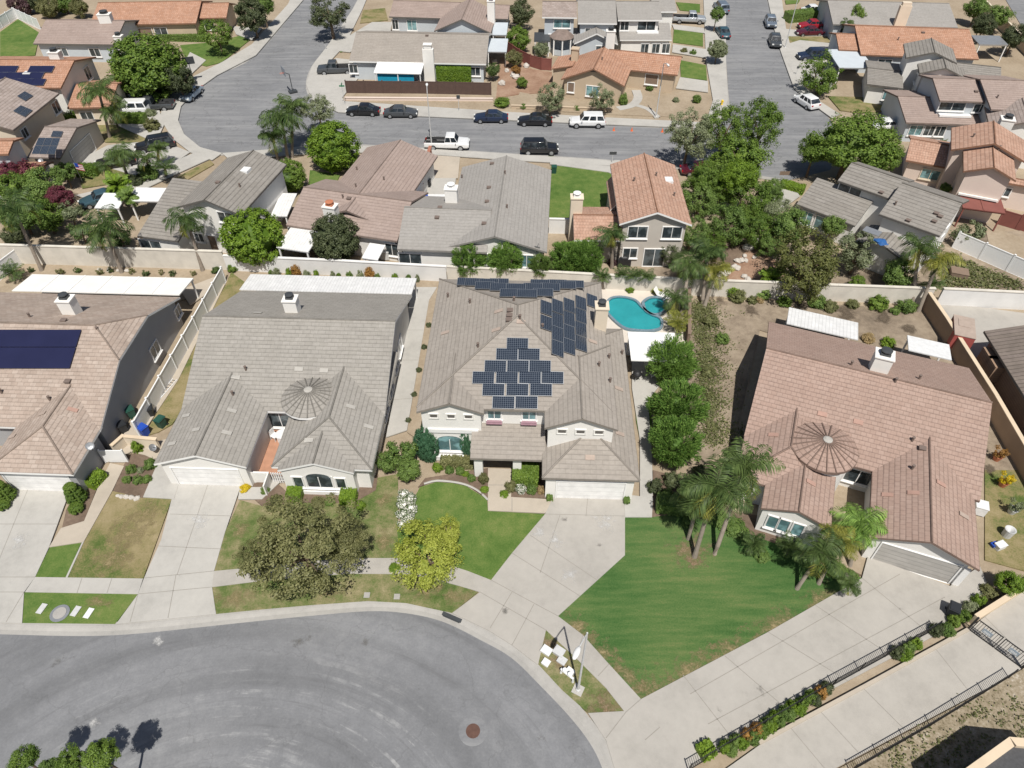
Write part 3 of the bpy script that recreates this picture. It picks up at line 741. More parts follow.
    def grid(s, corners, nx, ny, mats=('solar_cell', 'solar_frame'), lift=.1):
        """a rectangular solar array, each panel a part: picture corners near-left, near-right, far-right, far-left"""
        p0 = s.on_roof(sum(c[0] for c in corners)/4, sum(c[1] for c in corners)/4); e = .05; sf = lambda x, y: s.surf(x, y) or p0.z
        n = Vector((-(sf(p0.x+e, p0.y)-sf(p0.x-e, p0.y))/(2*e), -(sf(p0.x, p0.y+e)-sf(p0.x, p0.y-e))/(2*e), 1)).normalized()
        def hit(c):
            a, b = s.L(c[0], c[1], 0.0), s.L(c[0], c[1], 9.0); d = b-a; return a+d*((p0-a).dot(n)/d.dot(n))
        A, B, C, D = [hit(c) for c in corners]
        f = lambda u, v: A.lerp(B, u).lerp(D.lerp(C, u), v)
        for i in range(nx):
            for j in range(ny):
                a, b, c, d = (i+.02)/nx, (i+.98)/nx, (j+.02)/ny, (j+.98)/ny; q = [f(a, c), f(b, c), f(b, d), f(a, d)]; w, l = (q[1]-q[0]).length, (q[3]-q[0]).length; m = MB()
                ce = sum(q, Vector())/4; m.face([p.lerp(ce, .03)+n*(lift+.043) for p in q], 0, [(0, 0), (w, 0), (w, l), (0, l)]); m.extrude([p+n*lift for p in q], n*.04, 1); m.build('solar_panel', list(mats), s.root)
    def finish(s):
        w = s.wall.build('wall', s.wallm, s.root)
        r = s.roof.build('roof', [s.roofm, s.trim], s.root)
        if s.ridge.v: s.ridge.build('ridge_cap', s.ridgem, r)
        return s
# ------------------------------------------------------------------ plants
def leafquad(m, p, n, size, rng, asp=1.6, mat=0):
    n = n.normalized(); a = n.orthogonal().normalized(); a.rotate(Matrix.Rotation(rng.uniform(0, 6.28), 3, n)); b = n.cross(a)
    L, W = size*asp*.5, size*.5
    m.face([p-a*L, p-b*W*.9+a*L*.1, p+a*L, p+b*W+a*L*.05], mat)
CROWN = {}
def crown_mesh(kind, seed):
    """unit crown (radius 1, centre 0): leafy clumps spread through the volume"""
    key = (kind, seed)
    if key in CROWN: return CROWN[key]
    rng = random.Random(hash(kind) % 1000 if False else sum(map(ord, kind))*31+seed)
    cfg = {  # lobes, lobe radius, leaves per lobe, leaf size, spread, solid core
        'dense':  (220, .13, 70, .046, .88, .80),
        'bushy':  (105, .20, 95, .054, .86, .35),
        'airy':   (75, .18, 100, .046, .93, 0),
        'fine':   (150, .155, 95, .034, .92, 0),
        'full':   (210, .15, 90, .036, .90, .55),
        'wispy':  (130, .15, 115, .030, .95, 0),
        'feather': (190, .16, 75, .060, .84, .42),
        'shrub':  (50, .26, 80, .085, .76, .55),
        'loose':  (24, .26, 75, .09, .85, 0)}[kind]
    nl, lr, per, ls, sp, core = cfg
    m = MB(); bumps = [Vector((rng.gauss(0, 1), rng.gauss(0, 1), rng.gauss(.3, .8))).normalized() for _ in range(7)]; lo_ = 1.0 if kind in ('dense', 'shrub', 'feather') else .76
    for i in range(nl):
        while True:
            d = Vector((rng.uniform(-1, 1), rng.uniform(-1, 1), rng.uniform(-.85, 1)))
            if .05 < d.length < 1: break
        rr = d.length**(0.12 if core > .7 else 0.4 if core else 0.55); d.normalize()
        rr *= lo_+(1.16-lo_)*max(max(0, d.dot(b)) for b in bumps)**2.5
        c = d*rr*sp*(rng.uniform(.94, 1.03) if core > .7 else rng.uniform(.84, 1.1)); r = lr*rng.uniform(.65, 1.35)
        for k in range(per):
            q = Vector((rng.gauss(0, 1), rng.gauss(0, 1), rng.gauss(0, 1))).normalized()
            pt = c+q*r*rng.uniform(.45, 1.08)
            nn = q*.8+d*.5+Vector((rng.gauss(0, .45), rng.gauss(0, .45), rng.gauss(0, .45)+.35))
            if kind == 'feather':
                t = (d*.8+Vector((rng.gauss(0, .35), rng.gauss(0, .35), .75+rng.gauss(0, .3)))).normalized(); sd = t.cross(nn)
                if sd.length < .05: continue
                sd = sd.normalized()*.016; L = rng.uniform(.10, .22)
                m.face([pt-sd*.5, pt+t*L*.5-sd, pt+t*L+Vector((0, 0, -L*.15)), pt+t*L*.5+sd])
            else: leafquad(m, pt, nn, ls*rng.uniform(.7, 1.4), rng)
    if core: m.blob((0, 0, 0), (core*sp,)*3, 16, 10, 0, .07, rng)
    CROWN[key] = m; return m
CM = {}
def crown_obj(kind, seed, mat, parent, r, zc, name='crown'):
    k = (kind, seed, mat)
    if k not in CM: CM[k] = crown_mesh(kind, seed).mesh('crown', [mat])
    o = bpy.data.objects.new(name, CM[k]); COL.objects.link(o)
    o.location = (0, 0, zc); o.scale = r; o.parent = parent
    return o
NT = [0]
def tree(px, py, rpx, zc, label, kind='bushy', mat='leaf_mid', sq=0.85, name='tree', cat='tree', bark='bark', group=None, sy=None, lean=(0, 0), tr=None, z0=0.0):
    """crown centre at picture point px,py at height zc; rpx = crown radius in picture pixels"""
    NT[0] += 1; c = G(px, py, zc); r = rpx*m_per_px(px, py, zc); rng = random.Random(NT[0]*13+5)
    base = Vector((c.x+lean[0], c.y+lean[1], z0))
    t = empty(name, base, 0, label, cat, group)
    sy_ = r*(sy or 1.0)
    rz_ = min(r*sq, (zc-z0)*1.0) if kind in ('shrub',) else r*sq
    o = crown_obj(kind, NT[0] % 3, mat, t, (r, sy_, rz_), zc-z0); o.location.x = -lean[0]; o.location.y = -lean[1]; o.rotation_euler.z = rng.uniform(0, 6.28) if not sy else rng.choice((0, math.pi))
    m = MB(); top = Vector((-lean[0], -lean[1], zc-z0)); k = tr or max(.07, r*.06)
    if zc-z0 > rz_*0.9 or kind in ('airy', 'bushy', 'loose', 'fine', 'full', 'wispy'):
        st = max(.35, (zc-z0)-rz_*0.75); mid = top*(st/(zc-z0))
        m.tube([(0, 0, -.1), mid*.5+Vector((rng.uniform(-.1, .1), rng.uniform(-.1, .1), 0)), mid], [k*1.3, k, k*.85], 8)
        for i in range(6):
            a = i*1.05+rng.uniform(-.3, .3); rr = r*rng.uniform(.4, .75)
            e = top+Vector((rr*math.cos(a), rr*math.sin(a)*(sy or 1), rng.uniform(-.2, .45)*rz_))
            m.tube([mid, mid.lerp(e, .5)+Vector((0, 0, .12*r)), e], [k*.7, k*.4, k*.15], 6)
    else:
        m.tube([(0, 0, -.1), top*.6], [k, k*.7], 8)
    m.build('trunk', bark, t)
    return t
def shrub(px, py, rpx, label, mat='leaf_mid', h=None, kind='shrub', name='shrub', cat='shrub', sq=0.8, group=None, sy=None):
    """low plant: one leafy mesh sitting on the ground"""
    NT[0] += 1; r = rpx*m_per_px(px, py, 0.5); hh = h or r*sq*1.5; c = G(px, py, hh*.5)
    k = (kind, NT[0] % 3, mat)
    if k not in CM: CM[k] = crown_mesh(kind, NT[0] % 3).mesh('crown', [mat])
    o = bpy.data.objects.new(name, CM[k]); COL.objects.link(o)
    o.location = (c.x, c.y, hh*.48); o.scale = (r, r*(sy or 1), hh*.55); o.rotation_euler.z = random.uniform(0, 6.28) if not sy else 0
    return tag(o, label, cat, group)
def hedge(px, h, w, label, mat='leaf_mid', name='hedge', cat='hedge', hpx=None, group=None, leaf=0.10, z0=0.0):
    """clipped hedge: picture polyline of its centre at half height"""
    P = [G(x, y, h*.5 if hpx is None else hpx) for x, y in px]; o0 = P[0].copy(); o0.z = z0; m = MB(); rng = random.Random(len(label)*7+int(px[0][0]))
    for i in range(len(P)-1):
        a, b = P[i], P[i+1]; d = Vector((b.x-a.x, b.y-a.y, 0)); L = d.length; d.normalize(); n = Vector((-d.y, d.x, 0)); q0 = Vector((a.x, a.y, 0))-Vector((o0.x, o0.y, 0))
        T = Matrix.Translation(q0) @ Matrix.Rotation(math.atan2(d.y, d.x), 4, 'Z')
        m.box(-.05, L+.05, -w/2+.08, w/2-.08, 0, h-.08, 0, T)
        N_ = int((L*w+2*h*(L+w))*130)
        for k in range(min(N_, 9000)):
            f = rng.random()*(L*w+2*h*L+2*h*w)
            if f < L*w: p = Vector((rng.uniform(0, L), rng.uniform(-w/2, w/2), h)); nn = Vector((0, 0, 1))
            elif f < L*w+2*h*L:
                sg = rng.choice((-1, 1)); p = Vector((rng.uniform(0, L), sg*w/2, rng.uniform(0, h))); nn = Vector((0, sg, .4))
            else:
                e = rng.choice((0, 1)); p = Vector((e*L, rng.uniform(-w/2, w/2), rng.uniform(0, h))); nn = Vector((e*2-1, 0, .4))
            p += Vector((rng.gauss(0, .025), rng.gauss(0, .025), rng.gauss(0, .025)))
            nn += Vector((rng.gauss(0, .5), rng.gauss(0, .5), rng.gauss(0, .5)))
            leafquad(m, T @ p, T.to_3x3() @ nn, leaf*rng.uniform(.7, 1.3), rng)
    o = m.build(name, mat, loc=o0)
    return tag(o, label, cat, group)
PM = {}
def palm_crown(style, seed, mats):
    k = (style, seed, tuple(mats))
    if k in PM: return PM[k]
    rng = random.Random(seed*77+3); m = MB()
    n = {'queen': 18, 'fan': 20, 'fern': 24, 'pygmy': 17}[style]
    for i in range(n):
        az = i*2.399+rng.uniform(-.2, .2); el = R(rng.uniform(-25, 75)) if style != 'pygmy' else R(rng.uniform(0, 70))
        L = rng.uniform(.8, 1.1); droop = rng.uniform(1.0, 1.75) if style == 'queen' else rng.uniform(.5, .95)
        p = Vector((0, 0, 0)); pts = [p.copy()]; st = 9; e = el
        for j in range(st):
            p = p+Vector((math.cos(az)*math.cos(e), math.sin(az)*math.cos(e), math.sin(e)))*(L/st); e -= droop/st*1.25; pts.append(p.copy())
        mt = 1 if (len(mats) > 1 and el < R(0) and rng.random() < .6) else 0
        m.tube(pts, [.014*(1-.8*j/st) for j in range(st+1)], 4, mt, False)
        for j in range(1, st+1):
            for h in range(3):
                f = j-1+(h+.5)/3; a = pts[j-1].lerp(pts[j], (h+.5)/3); t = (pts[j]-pts[j-1]).normalized()
                sd = t.cross(Vector((0, 0, 1))).normalized()
                if sd.length < .1: sd = Vector((1, 0, 0))
                ll = .30*math.sin(math.pi*min(1, (f+.9)/(st+1.2)))+.06; w = .018 if style != 'fern' else .045
                for sg in (-1, 1):
                    d = (sd*sg+t*.55+Vector((0, 0, rng.uniform(-.75, -.1) if style == 'queen' else rng.uniform(-.35, .1)))).normalized()
                    mid = a+d*ll*.55; tip = a+d*ll+Vector((0, 0, -ll*.28))
                    b = t*w
                    m.face([a-b*.6, mid-b, tip, mid+b], mt)
    PM[k] = m.mesh('fronds', list(mats)); return PM[k]
def palm(px, py, rpx, zc, label, base=None, style='queen', mat=('leaf_palm', 'leaf_palmyellow'), name='palm_tree', cat='palm', tr=.17, group=None, skirt=False, z0=0.0, bark='palm_bark'):
    """px,py: where the fronds spring, at height zc; base: picture point of the trunk foot"""
    NT[0] += 1; top = G(px, py, zc); r = rpx*m_per_px(px, py, zc)
    b = G(*base, z0) if base else Vector((top.x, top.y, z0))
    t = empty(name, b, 0, label, cat, group); d = top-b
    m = MB(); m.tube([(0, 0, -.1), d*.12, d*.5+Vector((d.x*.03, d.y*.03, 0)), d*.9, d], [tr*1.45, tr*1.1, tr*.95, tr*.9, tr*1.05], 10)
    m.build('trunk', bark, t)
    o = bpy.data.objects.new('crown', palm_crown(style, NT[0] % 4, mat)); COL.objects.link(o); o.parent = t
    o.location = d; o.scale = (r, r, r*.95); o.rotation_euler.z = NT[0]*1.3
    if skirt:
        k = MB(); rng = random.Random(NT[0])
        for i in range(22):
            a = rng.uniform(0, 6.28); L = r*rng.uniform(.35, .6); dd = Vector((math.cos(a)*.35, math.sin(a)*.35, -1)).normalized()
            sd = dd.cross(Vector((math.cos(a), math.sin(a), 0))).normalized()*.09
            k.face([d-sd*.4, d+dd*L*.5-sd, d+dd*L, d+dd*L*.5+sd])
        k.build('dead_fronds', 'leaf_dry', t)
    return t
# ------------------------------------------------------------------ vehicles
CARM = {}
import bmesh
def round_edges(o, w=.07):
    bm = bmesh.new(); bm.from_mesh(o.data); bmesh.ops.remove_doubles(bm, verts=bm.verts, dist=.002); bmesh.ops.recalc_face_normals(bm, faces=bm.faces)
    ed = [e for e in bm.edges if len(e.link_faces) == 2 and e.calc_face_angle(0) > R(22)]
    bmesh.ops.bevel(bm, geom=ed, offset=w, segments=2, profile=.6, affect='EDGES', clamp_overlap=True)
    for f in bm.faces: f.smooth = True
    bm.to_mesh(o.data); bm.free()
def car(px, py, ang, kind, paint, label, name='parked_car', cat='car', group='cars parked in the streets and drives', L=None, z=0.01):
    """ang: heading of the nose in world degrees (0 = picture right, 90 = away)"""
    D = {'sedan': (4.75, 1.82, 1.45), 'suv': (4.9, 1.95, 1.80), 'bigsuv': (5.5, 2.02, 1.92), 'pickup': (5.85, 2.0, 1.88), 'cross': (4.6, 1.85, 1.62)}[kind]
    l, w, h = D; l = L or l; hw = w/2; hl = l/2
    c = G(px, py, h*.5); t = empty(name, (c.x, c.y, z), R(ang), label, cat, group)
    if paint not in M: raise KeyError(paint)
    belt = {'sedan': .92, 'suv': 1.08, 'bigsuv': 1.15, 'pickup': 1.12, 'cross': 1.0}[kind]
    hood = belt-.06 if kind != 'sedan' else .86
    zb = .26 if kind in ('sedan', 'cross') else .36
    if kind == 'sedan': st = [(-hl, .60, .80), (-hl+.12, .72, .93), (-hl+.9, .92, 1.0), (-.9, .93, 1), (.9, .93, 1), (hl-1.15, .88, 1), (hl-.35, .76, .95), (hl-.08, .62, .86), (hl, .52, .74)]
    elif kind == 'pickup': st = [(-hl, .95, .96), (-hl+.05, 1.1, 1), (-.2, 1.1, 1), (.8, 1.12, 1), (hl-1.3, 1.1, 1), (hl-.25, 1.02, .97), (hl-.06, .9, .92), (hl, .6, .86)]
    else: st = [(-hl, .75, .88), (-hl+.1, belt, .95), (-.9, belt+.01, 1), (.9, belt, 1), (hl-1.25, hood, 1), (hl-.3, hood-.10, .96), (hl-.08, hood-.25, .9), (hl, .55, .8)]
    b = MB(); rows = []
    for x, zt, k in st:
        y = hw*k; zl = zb if abs(x) < hl-.2 else zb+.08
        rows.append([Vector((x, yy, zz)) for yy, zz in ((-y*.9, zl), (-y, zl+.14), (-y, zt-.16), (-y*.93, zt), (-y*.5, zt+.02), (y*.5, zt+.02), (y*.93, zt), (y, zt-.16), (y, zl+.14), (y*.9, zl))])
    bed = kind == 'pickup'
    for i in range(len(rows)-1):
        for j in range(10):
            if bed and i in (1,) and j in (3, 4, 5): continue
            b.face([rows[i][j], rows[i+1][j], rows[i+1][(j+1) % 10], rows[i][(j+1) % 10]])
    b.face(rows[0][::-1]); b.face(rows[-1])
    if bed:
        x0, x1, y = -hl+.05, -.2, hw*.86
        b.face([(x0, -y, .62), (x1, -y, .62), (x1, y, .62), (x0, y, .62)], 1)
        for sg in (-1, 1): b.face([(x0, sg*y, .62), (x1, sg*y, .62), (x1, sg*hw*.93, 1.1), (x0, sg*hw*.93, 1.1)], 1)
        b.face([(x0, -y, .62), (x0, y, .62), (x0, hw*.93, 1.1), (x0, -hw*.93, 1.1)], 1); b.face([(x1, -y, .62), (x1, y, .62), (x1, hw*.93, 1.12), (x1, -hw*.93, 1.12)], 1)
    # cabin
    r0, r1, f1, f0 = {'sedan': (-hl+.75, -hl+1.55, .35, hl-1.55), 'suv': (-hl+.1, -hl+.45, .55, hl-1.4), 'bigsuv': (-hl+.08, -hl+.35, .85, hl-1.5), 'cross': (-hl+.1, -hl+.7, .4, hl-1.25), 'pickup': (-.25, -.1, 1.05, hl-1.45)}[kind]
    yl, yu = hw*.91, hw*.74; z1, z2 = belt-.02, h
    lo = [Vector((x, y, z1)) for x, y in ((r0, -yl), (f0, -yl), (f0, yl), (r0, yl))]
    hi = [Vector((x, y, z2-.06)) for x, y in ((r1, -yu), (f1, -yu), (f1, yu), (r1, yu))]
    tp = [Vector((x, y, z2)) for x, y in ((r1+.15, -yu*.85), (f1-.2, -yu*.85), (f1-.2, yu*.85), (r1+.15, yu*.85))]
    for i in range(4):
        j = (i+1) % 4; b.face([lo[i], lo[j], hi[j], hi[i]]); b.face([hi[i], hi[j], tp[j], tp[i]])
    b.face(tp)
    round_edges(b.build('body', [paint, 'rubber'], t))
    def glassq(nm, q, ins=.09, split=0):
        q = [Vector(p) for p in q]; n = (q[1]-q[0]).cross(q[3]-q[0]).normalized(); ce = sum(q, Vector())/4
        if n.dot(ce-Vector((0, 0, .9))) < 0: n = -n
        m = MB(); cuts = [0, 1] if not split else [i/split for i in range(split+1)]
        for k in range(len(cuts)-1):
            g = .012*split
            a0, a1 = cuts[k]+.03, cuts[k+1]-.03
            bl, br = q[0].lerp(q[1], a0), q[0].lerp(q[1], a1); tl, tr = q[3].lerp(q[2], a0), q[3].lerp(q[2], a1)
            m.extrude([p+n*.004 for p in (bl.lerp(tl, ins), br.lerp(tr, ins), br.lerp(tr, 1-ins), bl.lerp(tl, 1-ins))], n*.012)
        m.build(nm, 'glass_car', t)
    glassq('windscreen', [lo[1], lo[2], hi[2], hi[1]], .06)
    glassq('rear_window', [lo[3], lo[0], hi[0], hi[3]], .12)
    for a, d in ((0, 1), (3, 2)): glassq('side_window', [lo[a], lo[d], hi[d], hi[a]], .12, 3 if kind in ('suv', 'bigsuv', 'cross') else 2)
    wr = .33 if kind in ('sedan', 'cross') else .39
    for sx, off in ((-1, hl*.60), (1, hl*.62)):
        for sy in (-1, 1):
            key = ('w', round(wr, 2), sy)
            if key not in CARM:
                m = MB(); m.tube([(0, -.11, 0), (0, .11, 0)], wr, 16); CARM[key] = m.mesh('tyre', ['rubber'])
                m = MB(); m.tube([(0, -.118, 0), (0, .118, 0)], wr*.62, 12); CARM[key+('r',)] = m.mesh('rim', ['metal_grey'])
            wv = bpy.data.objects.new('wheel', CARM[key]); COL.objects.link(wv); wv.parent = t; wv.location = (sx*off, sy*(hw-.085), wr)
            ri = bpy.data.objects.new('rim', CARM[key+('r',)]); COL.objects.link(ri); ri.parent = wv
    for sy in (-1, 1):
        zt = {'sedan': .62, 'pickup': .82}.get(kind, .78)
        m = MB(); m.box(hl-.16, hl+.005, sy*hw*.5 if sy > 0 else -hw*.82, hw*.82 if sy > 0 else -hw*.5, zt-.09, zt+.06); m.build('headlight', 'lamp_clear', t)
        m = MB(); m.box(-hl-.012, -hl+.14, sy*hw*.55 if sy > 0 else -hw*.84, hw*.84 if sy > 0 else -hw*.55, zt-.05, zt+.14); m.build('tail_light', 'lamp_red', t)
        m = MB(); m.box(f0-.32, f0-.18, sy*(hw+.02) if sy > 0 else -hw-.2, hw+.2 if sy > 0 else -hw-.02, belt-.02, belt+.13); m.build('mirror', paint, t)
    m = MB(); m.box(hl-.05, hl+.02, -hw*.45, hw*.45, .42, .62 if kind == 'sedan' else .78); m.build('grille', 'metal_dark', t)
    m = MB(); m.box(-hl-.02, -hl+.01, -.16, .16, .55, .68); m.build('number_plate', 'plastic_white', t)
    return t
for nm, c in dict(paint_white=(.78, .78, .77), paint_black=(.012, .012, .014), paint_navy=(.015, .025, .055), paint_dgrey=(.06, .065, .07), paint_silver=(.42, .44, .46), paint_red=(.32, .015, .025), paint_maroon=(.085, .010, .02), paint_steel=(.19, .23, .28), paint_teal=(.04, .085, .11), paint_blue=(.03, .05, .12), paint_pale=(.36, .44, .52)).items():
    car_paint(nm, c, .35 if nm in ('paint_silver', 'paint_steel', 'paint_pale') else .1)
# ------------------------------------------------------------------ small things
def wheelie_bin(px, py, mat, label, ang=0, group='wheeled rubbish bins'):
    p = G(px, py, .5); t = empty('wheeled_bin', (p.x, p.y, 0.005), R(ang), label, 'bin', group)
    m = MB(); a = [(-.24, -.26), (.24, -.26), (.24, .26), (-.24, .26)]; q = [(-.31, -.35), (.31, -.35), (.31, .33), (-.31, .33)]
    for i in range(4):
        j = (i+1) % 4; m.face([(*a[i], .06), (*a[j], .06), (*q[j], .98), (*q[i], .98)])
    m.face([(*v, .06) for v in a[::-1]]); m.face([(*v, .98) for v in q]); m.build('body', mat, t)
    m = MB(); m.box(-.34, .34, -.38, .38, .985, 1.03); m.box(-.28, .28, -.3, .3, 1.032, 1.07); m.tube([(-.3, .42, 1.0), (.3, .42, 1.0)], .025, 6); m.build('lid', mat, t)
    for sx in (-1, 1):
        m = MB(); m.tube([(sx*.27, .3, .12), (sx*.33, .3, .12)], .12, 12); m.build('wheel', 'rubber', t)
    return t
def streetlamp(px, py, h, arm, ang, label, poleM='metal_pole', r=.07):
    p = G(px, py, 0.1); t = empty('street_lamp', (p.x, p.y, 0.0), R(ang), label, 'street lamp', 'street lamps')
    m = MB(); m.lathe([(r*2.2, 0), (r*2.2, .25), (r*1.25, .32), (r*1.15, 1.0), (r*.7, h)], 12); m.build('pole', poleM, t)
    m = MB(); n = 6; m.tube([(arm*k/n, 0, h-.05+.45*math.sin(k/n*1.5)) for k in range(n+1)], .04, 8); m.build('arm', poleM, t)
    m = MB(); m.blob((arm+.3, 0, h+.40), (.42, .17, .10), 12, 6, 0, 0); m.box(arm, arm+.6, -.1, .1, h+.27, h+.33); m.build('lamp_head', 'plastic_white', t, True)
    m = MB(); m.box(-.32, .32, -.32, .32, 0, .16); m.build('footing', 'concrete_pale', t)
    return t
def box_thing(name, px, py, h, w, d, mat, label, cat, ang=0, zt=None, group=None, lid=True, z0=0.12):
    p = G(px, py, z0+h*.5); m = MB(); m.box(-w/2, w/2, -d/2, d/2, 0, h)
    if lid: m.box(-w/2-.03, w/2+.03, -d/2-.03, d/2+.03, h+.002, h+.05)
    return tag(m.build(name, mat, None, False, (p.x, p.y, z0), R(ang)), label, cat, group)
def umbrella_like(): pass
def patio_cover(px, zlo, zhi, label, mat='patio_rib', posts=True, rz=0, beams=True, name='patio_cover', cat='patio cover', t=.10, postmat='trim_white', low='front', beam_mat='trim_white'):
    """px: picture corners at mid height; level plan box turned by rz (radians)"""
    zm = (zlo+zhi)/2; P = [G(x, y, zm) for x, y in px]; A = P[0]; Ti = Matrix.Rotation(-rz, 4, 'Z') @ Matrix.Translation((-A.x, -A.y, 0))
    q = [Ti @ p for p in P]; x0, x1, y0, y1 = min(p.x for p in q), max(p.x for p in q), min(p.y for p in q), max(p.y for p in q)
    tt = empty(name, (A.x, A.y, 0), rz, label, cat); m = MB()
    za, zb = (zlo, zhi) if low == 'front' else (zhi, zlo)
    pts = [Vector((x0, y0, za)), Vector((x1, y0, za)), Vector((x1, y1, zb)), Vector((x0, y1, zb))]
    m.extrude(pts, (0, 0, -t)); m.build('cover_roof', mat, tt)
    if posts:
        yy = y0+.15 if low == 'front' else y1-.15; zz = min(zlo, zhi)-t
        n = max(2, int((x1-x0)/3.2)+1)
        for k in range(n):
            x = x0+.2+(x1-x0-.4)*k/(n-1); b = MB(); b.box(x-.07, x+.07, yy-.07, yy+.07, 0, zz-.14); b.build('post', postmat, tt)
        b = MB(); b.box(x0+.02, x1-.02, yy-.08, yy+.08, zz-.138, zz+.0); b.build('beam', postmat, tt)
    if beams:
        n = max(2, int((x1-x0)/2.6))
        for k in range(1, n):
            x = x0+(x1-x0)*k/n; b = MB(); b.extrude([Vector((x-.09, y0+.02, za+.003)), Vector((x+.09, y0+.02, za+.003)), Vector((x+.09, y1-.02, zb+.003)), Vector((x-.09, y1-.02, zb+.003))], (0, 0, .05)); b.build('batten', beam_mat, tt)
    return tt
def iron_fence(px, h, label, z0=0.1, step=2.4, gap=.13, group=None):
    P = [G(x, y, z0) for x, y in px]; o0 = P[0].copy(); o0.z = z0; t = empty('iron_fence', o0, 0, label, 'fence', group)
    for i in range(len(P)-1):
        d = P[i+1]-P[i]; L = d.length; n = max(1, round(L/step)); rz = math.atan2(d.y, d.x)
        for k in range(n):
            q = P[i]-o0+d*(k/n); s = L/n; m = MB(); m.box(-.03, .03, -.03, .03, 0, h+.06); m.build('post', 'black_iron', t, loc=q, rz=rz)
            m = MB(); m.box(.03, s-.03, -.02, .02, h-.08, h-.04); m.box(.03, s-.03, -.02, .02, .1, .14); j = int(s/gap)
            for e in range(1, j): x = s*e/j; m.box(x-.011, x+.011, -.011, .011, .142, h-.082)
            m.build('railing', 'black_iron', t, loc=q, rz=rz)
    m = MB(); m.box(-.03, .03, -.03, .03, 0, h+.06); m.build('post', 'black_iron', t, loc=P[-1]-o0)
    return t
def chair(px, py, ang, label, mat='plastic_white', z=0.15, group='patio chairs', s=1.0):
    p = G(px, py, z+.4); t = empty('patio_chair', (p.x, p.y, z), R(ang), label, 'chair', group)
    m = MB(); m.box(-.27*s, .27*s, -.27*s, .27*s, .40*s, .45*s); m.build('seat', mat, t)
    m = MB(); m.box(-.27*s, .27*s, .24*s, .29*s, .452*s, .95*s); m.build('backrest', mat, t)
    for x in (-.24, .24):
        for y in (-.24, .24): m = MB(); m.box((x-.025)*s, (x+.025)*s, (y-.025)*s, (y+.025)*s, 0, .398*s); m.build('leg', mat, t)
    return t
def table(px, py, r, label, mat='plastic_white', z=0.15, h=.72):
    p = G(px, py, z+h); t = empty('patio_table', (p.x, p.y, z), 0, label, 'table')
    m = MB(); m.lathe([(0.01, h-.04), (r, h-.04), (r, h), (0.01, h+.001)], 20); m.build('tabletop', mat, t)
    m = MB(); m.lathe([(r*.5, 0), (r*.45, .04), (.05, .08), (.05, h-.042)], 12); m.build('pedestal', mat, t)
def rocks(name, pts, label, mat='rock', size=.35, cat='rock', z=0.1):
    for i, (x, y) in enumerate(pts):
        p = G(x, y, z); rr = size*random.uniform(.7, 1.3); m = MB(); m.blob((0, 0, rr*.35), (rr, rr*.8, rr*.6), 8, 5, 0, .2)
        tag(m.build(name, mat, None, False, (p.x, p.y, z-.03), random.uniform(0, 3)), label, cat, label)
def dish(px, py, z, ang, label):
    p = G(px, py, z); t = empty('satellite_dish', (p.x, p.y, z), R(ang), label, 'satellite dish', 'satellite dishes')
    m = MB(); m.lathe([(.02, 0), (.14, .02), (.24, .05), (.31, .10), (.30, .11), (.22, .07), (.02, .02)], 16); o = m.build('reflector', 'metal_grey', t); o.rotation_euler = (R(48), 0, 0)
    m = MB(); m.tube([(0, 0, -.5), (0, .1, 0)], .03, 6); m.tube([(0, -.1, .1), (0, -.5, .25)], .02, 6); m.build('bracket', 'metal_dark', t)
    return t
# ------------------------------------------------------------------ world, light, camera
w = bpy.data.worlds.new('World'); S.world = w; w.use_nodes = True
nt = w.node_tree; bg = nt.nodes['Background']
sky = nt.nodes.new('ShaderNodeTexSky'); sky.sky_type = 'NISHITA'; sky.sun_disc = False
SUN_EL, SUN_AZ = R(61.5), R(180-9)      # azimuth from +Y, clockwise: behind the camera, a little to the right
sky.sun_elevation = SUN_EL; sky.sun_rotation = SUN_AZ; sky.air_density = 1.0; sky.dust_density = 1.5
nt.links.new(sky.outputs[0], bg.inputs[0]); bg.inputs[1].default_value = 0.058
sl = bpy.data.lights.new('sun', 'SUN'); sl.energy = 4.8; sl.angle = R(0.53); sl.color = (1.0, 0.965, 0.905)
so = bpy.data.objects.new('sun', sl); COL.objects.link(so)
tosun = Vector((math.sin(SUN_AZ)*math.cos(SUN_EL), math.cos(SUN_AZ)*math.cos(SUN_EL), math.sin(SUN_EL)))
so.rotation_euler = tosun.to_track_quat('Z', 'Y').to_euler()
cd = bpy.data.cameras.new('camera'); co_ = bpy.data.objects.new('camera', cd); COL.objects.link(co_)
co_.location = (0, 0, CH); co_.rotation_euler = (R(45), 0, 0); cd.sensor_width = 36; cd.lens = 36*CF/1024; cd.clip_end = 2000; cd.clip_start = 1
S.camera = co_
S.view_settings.view_transform = 'Standard'; S.view_settings.look = 'None'; S.view_settings.exposure = 0.08; S.view_settings.gamma = 1
S.cycles.max_bounces = 6; S.cycles.diffuse_bounces = 2; S.cycles.transparent_max_bounces = 8; S.cycles.use_denoising = True
# ------------------------------------------------------------------ ground
ground_mat('soil_red', [(0.3, (0.20, 0.115, 0.075)), (0.5, (0.30, 0.19, 0.13)), (0.7, (0.40, 0.29, 0.21))], .4, 3)
m = MB(); m.box(-400, 400, -200, 700, -1.0, 0.0); m.build('ground', 'earth')['kind'] = 'structure'
Z = 0.12
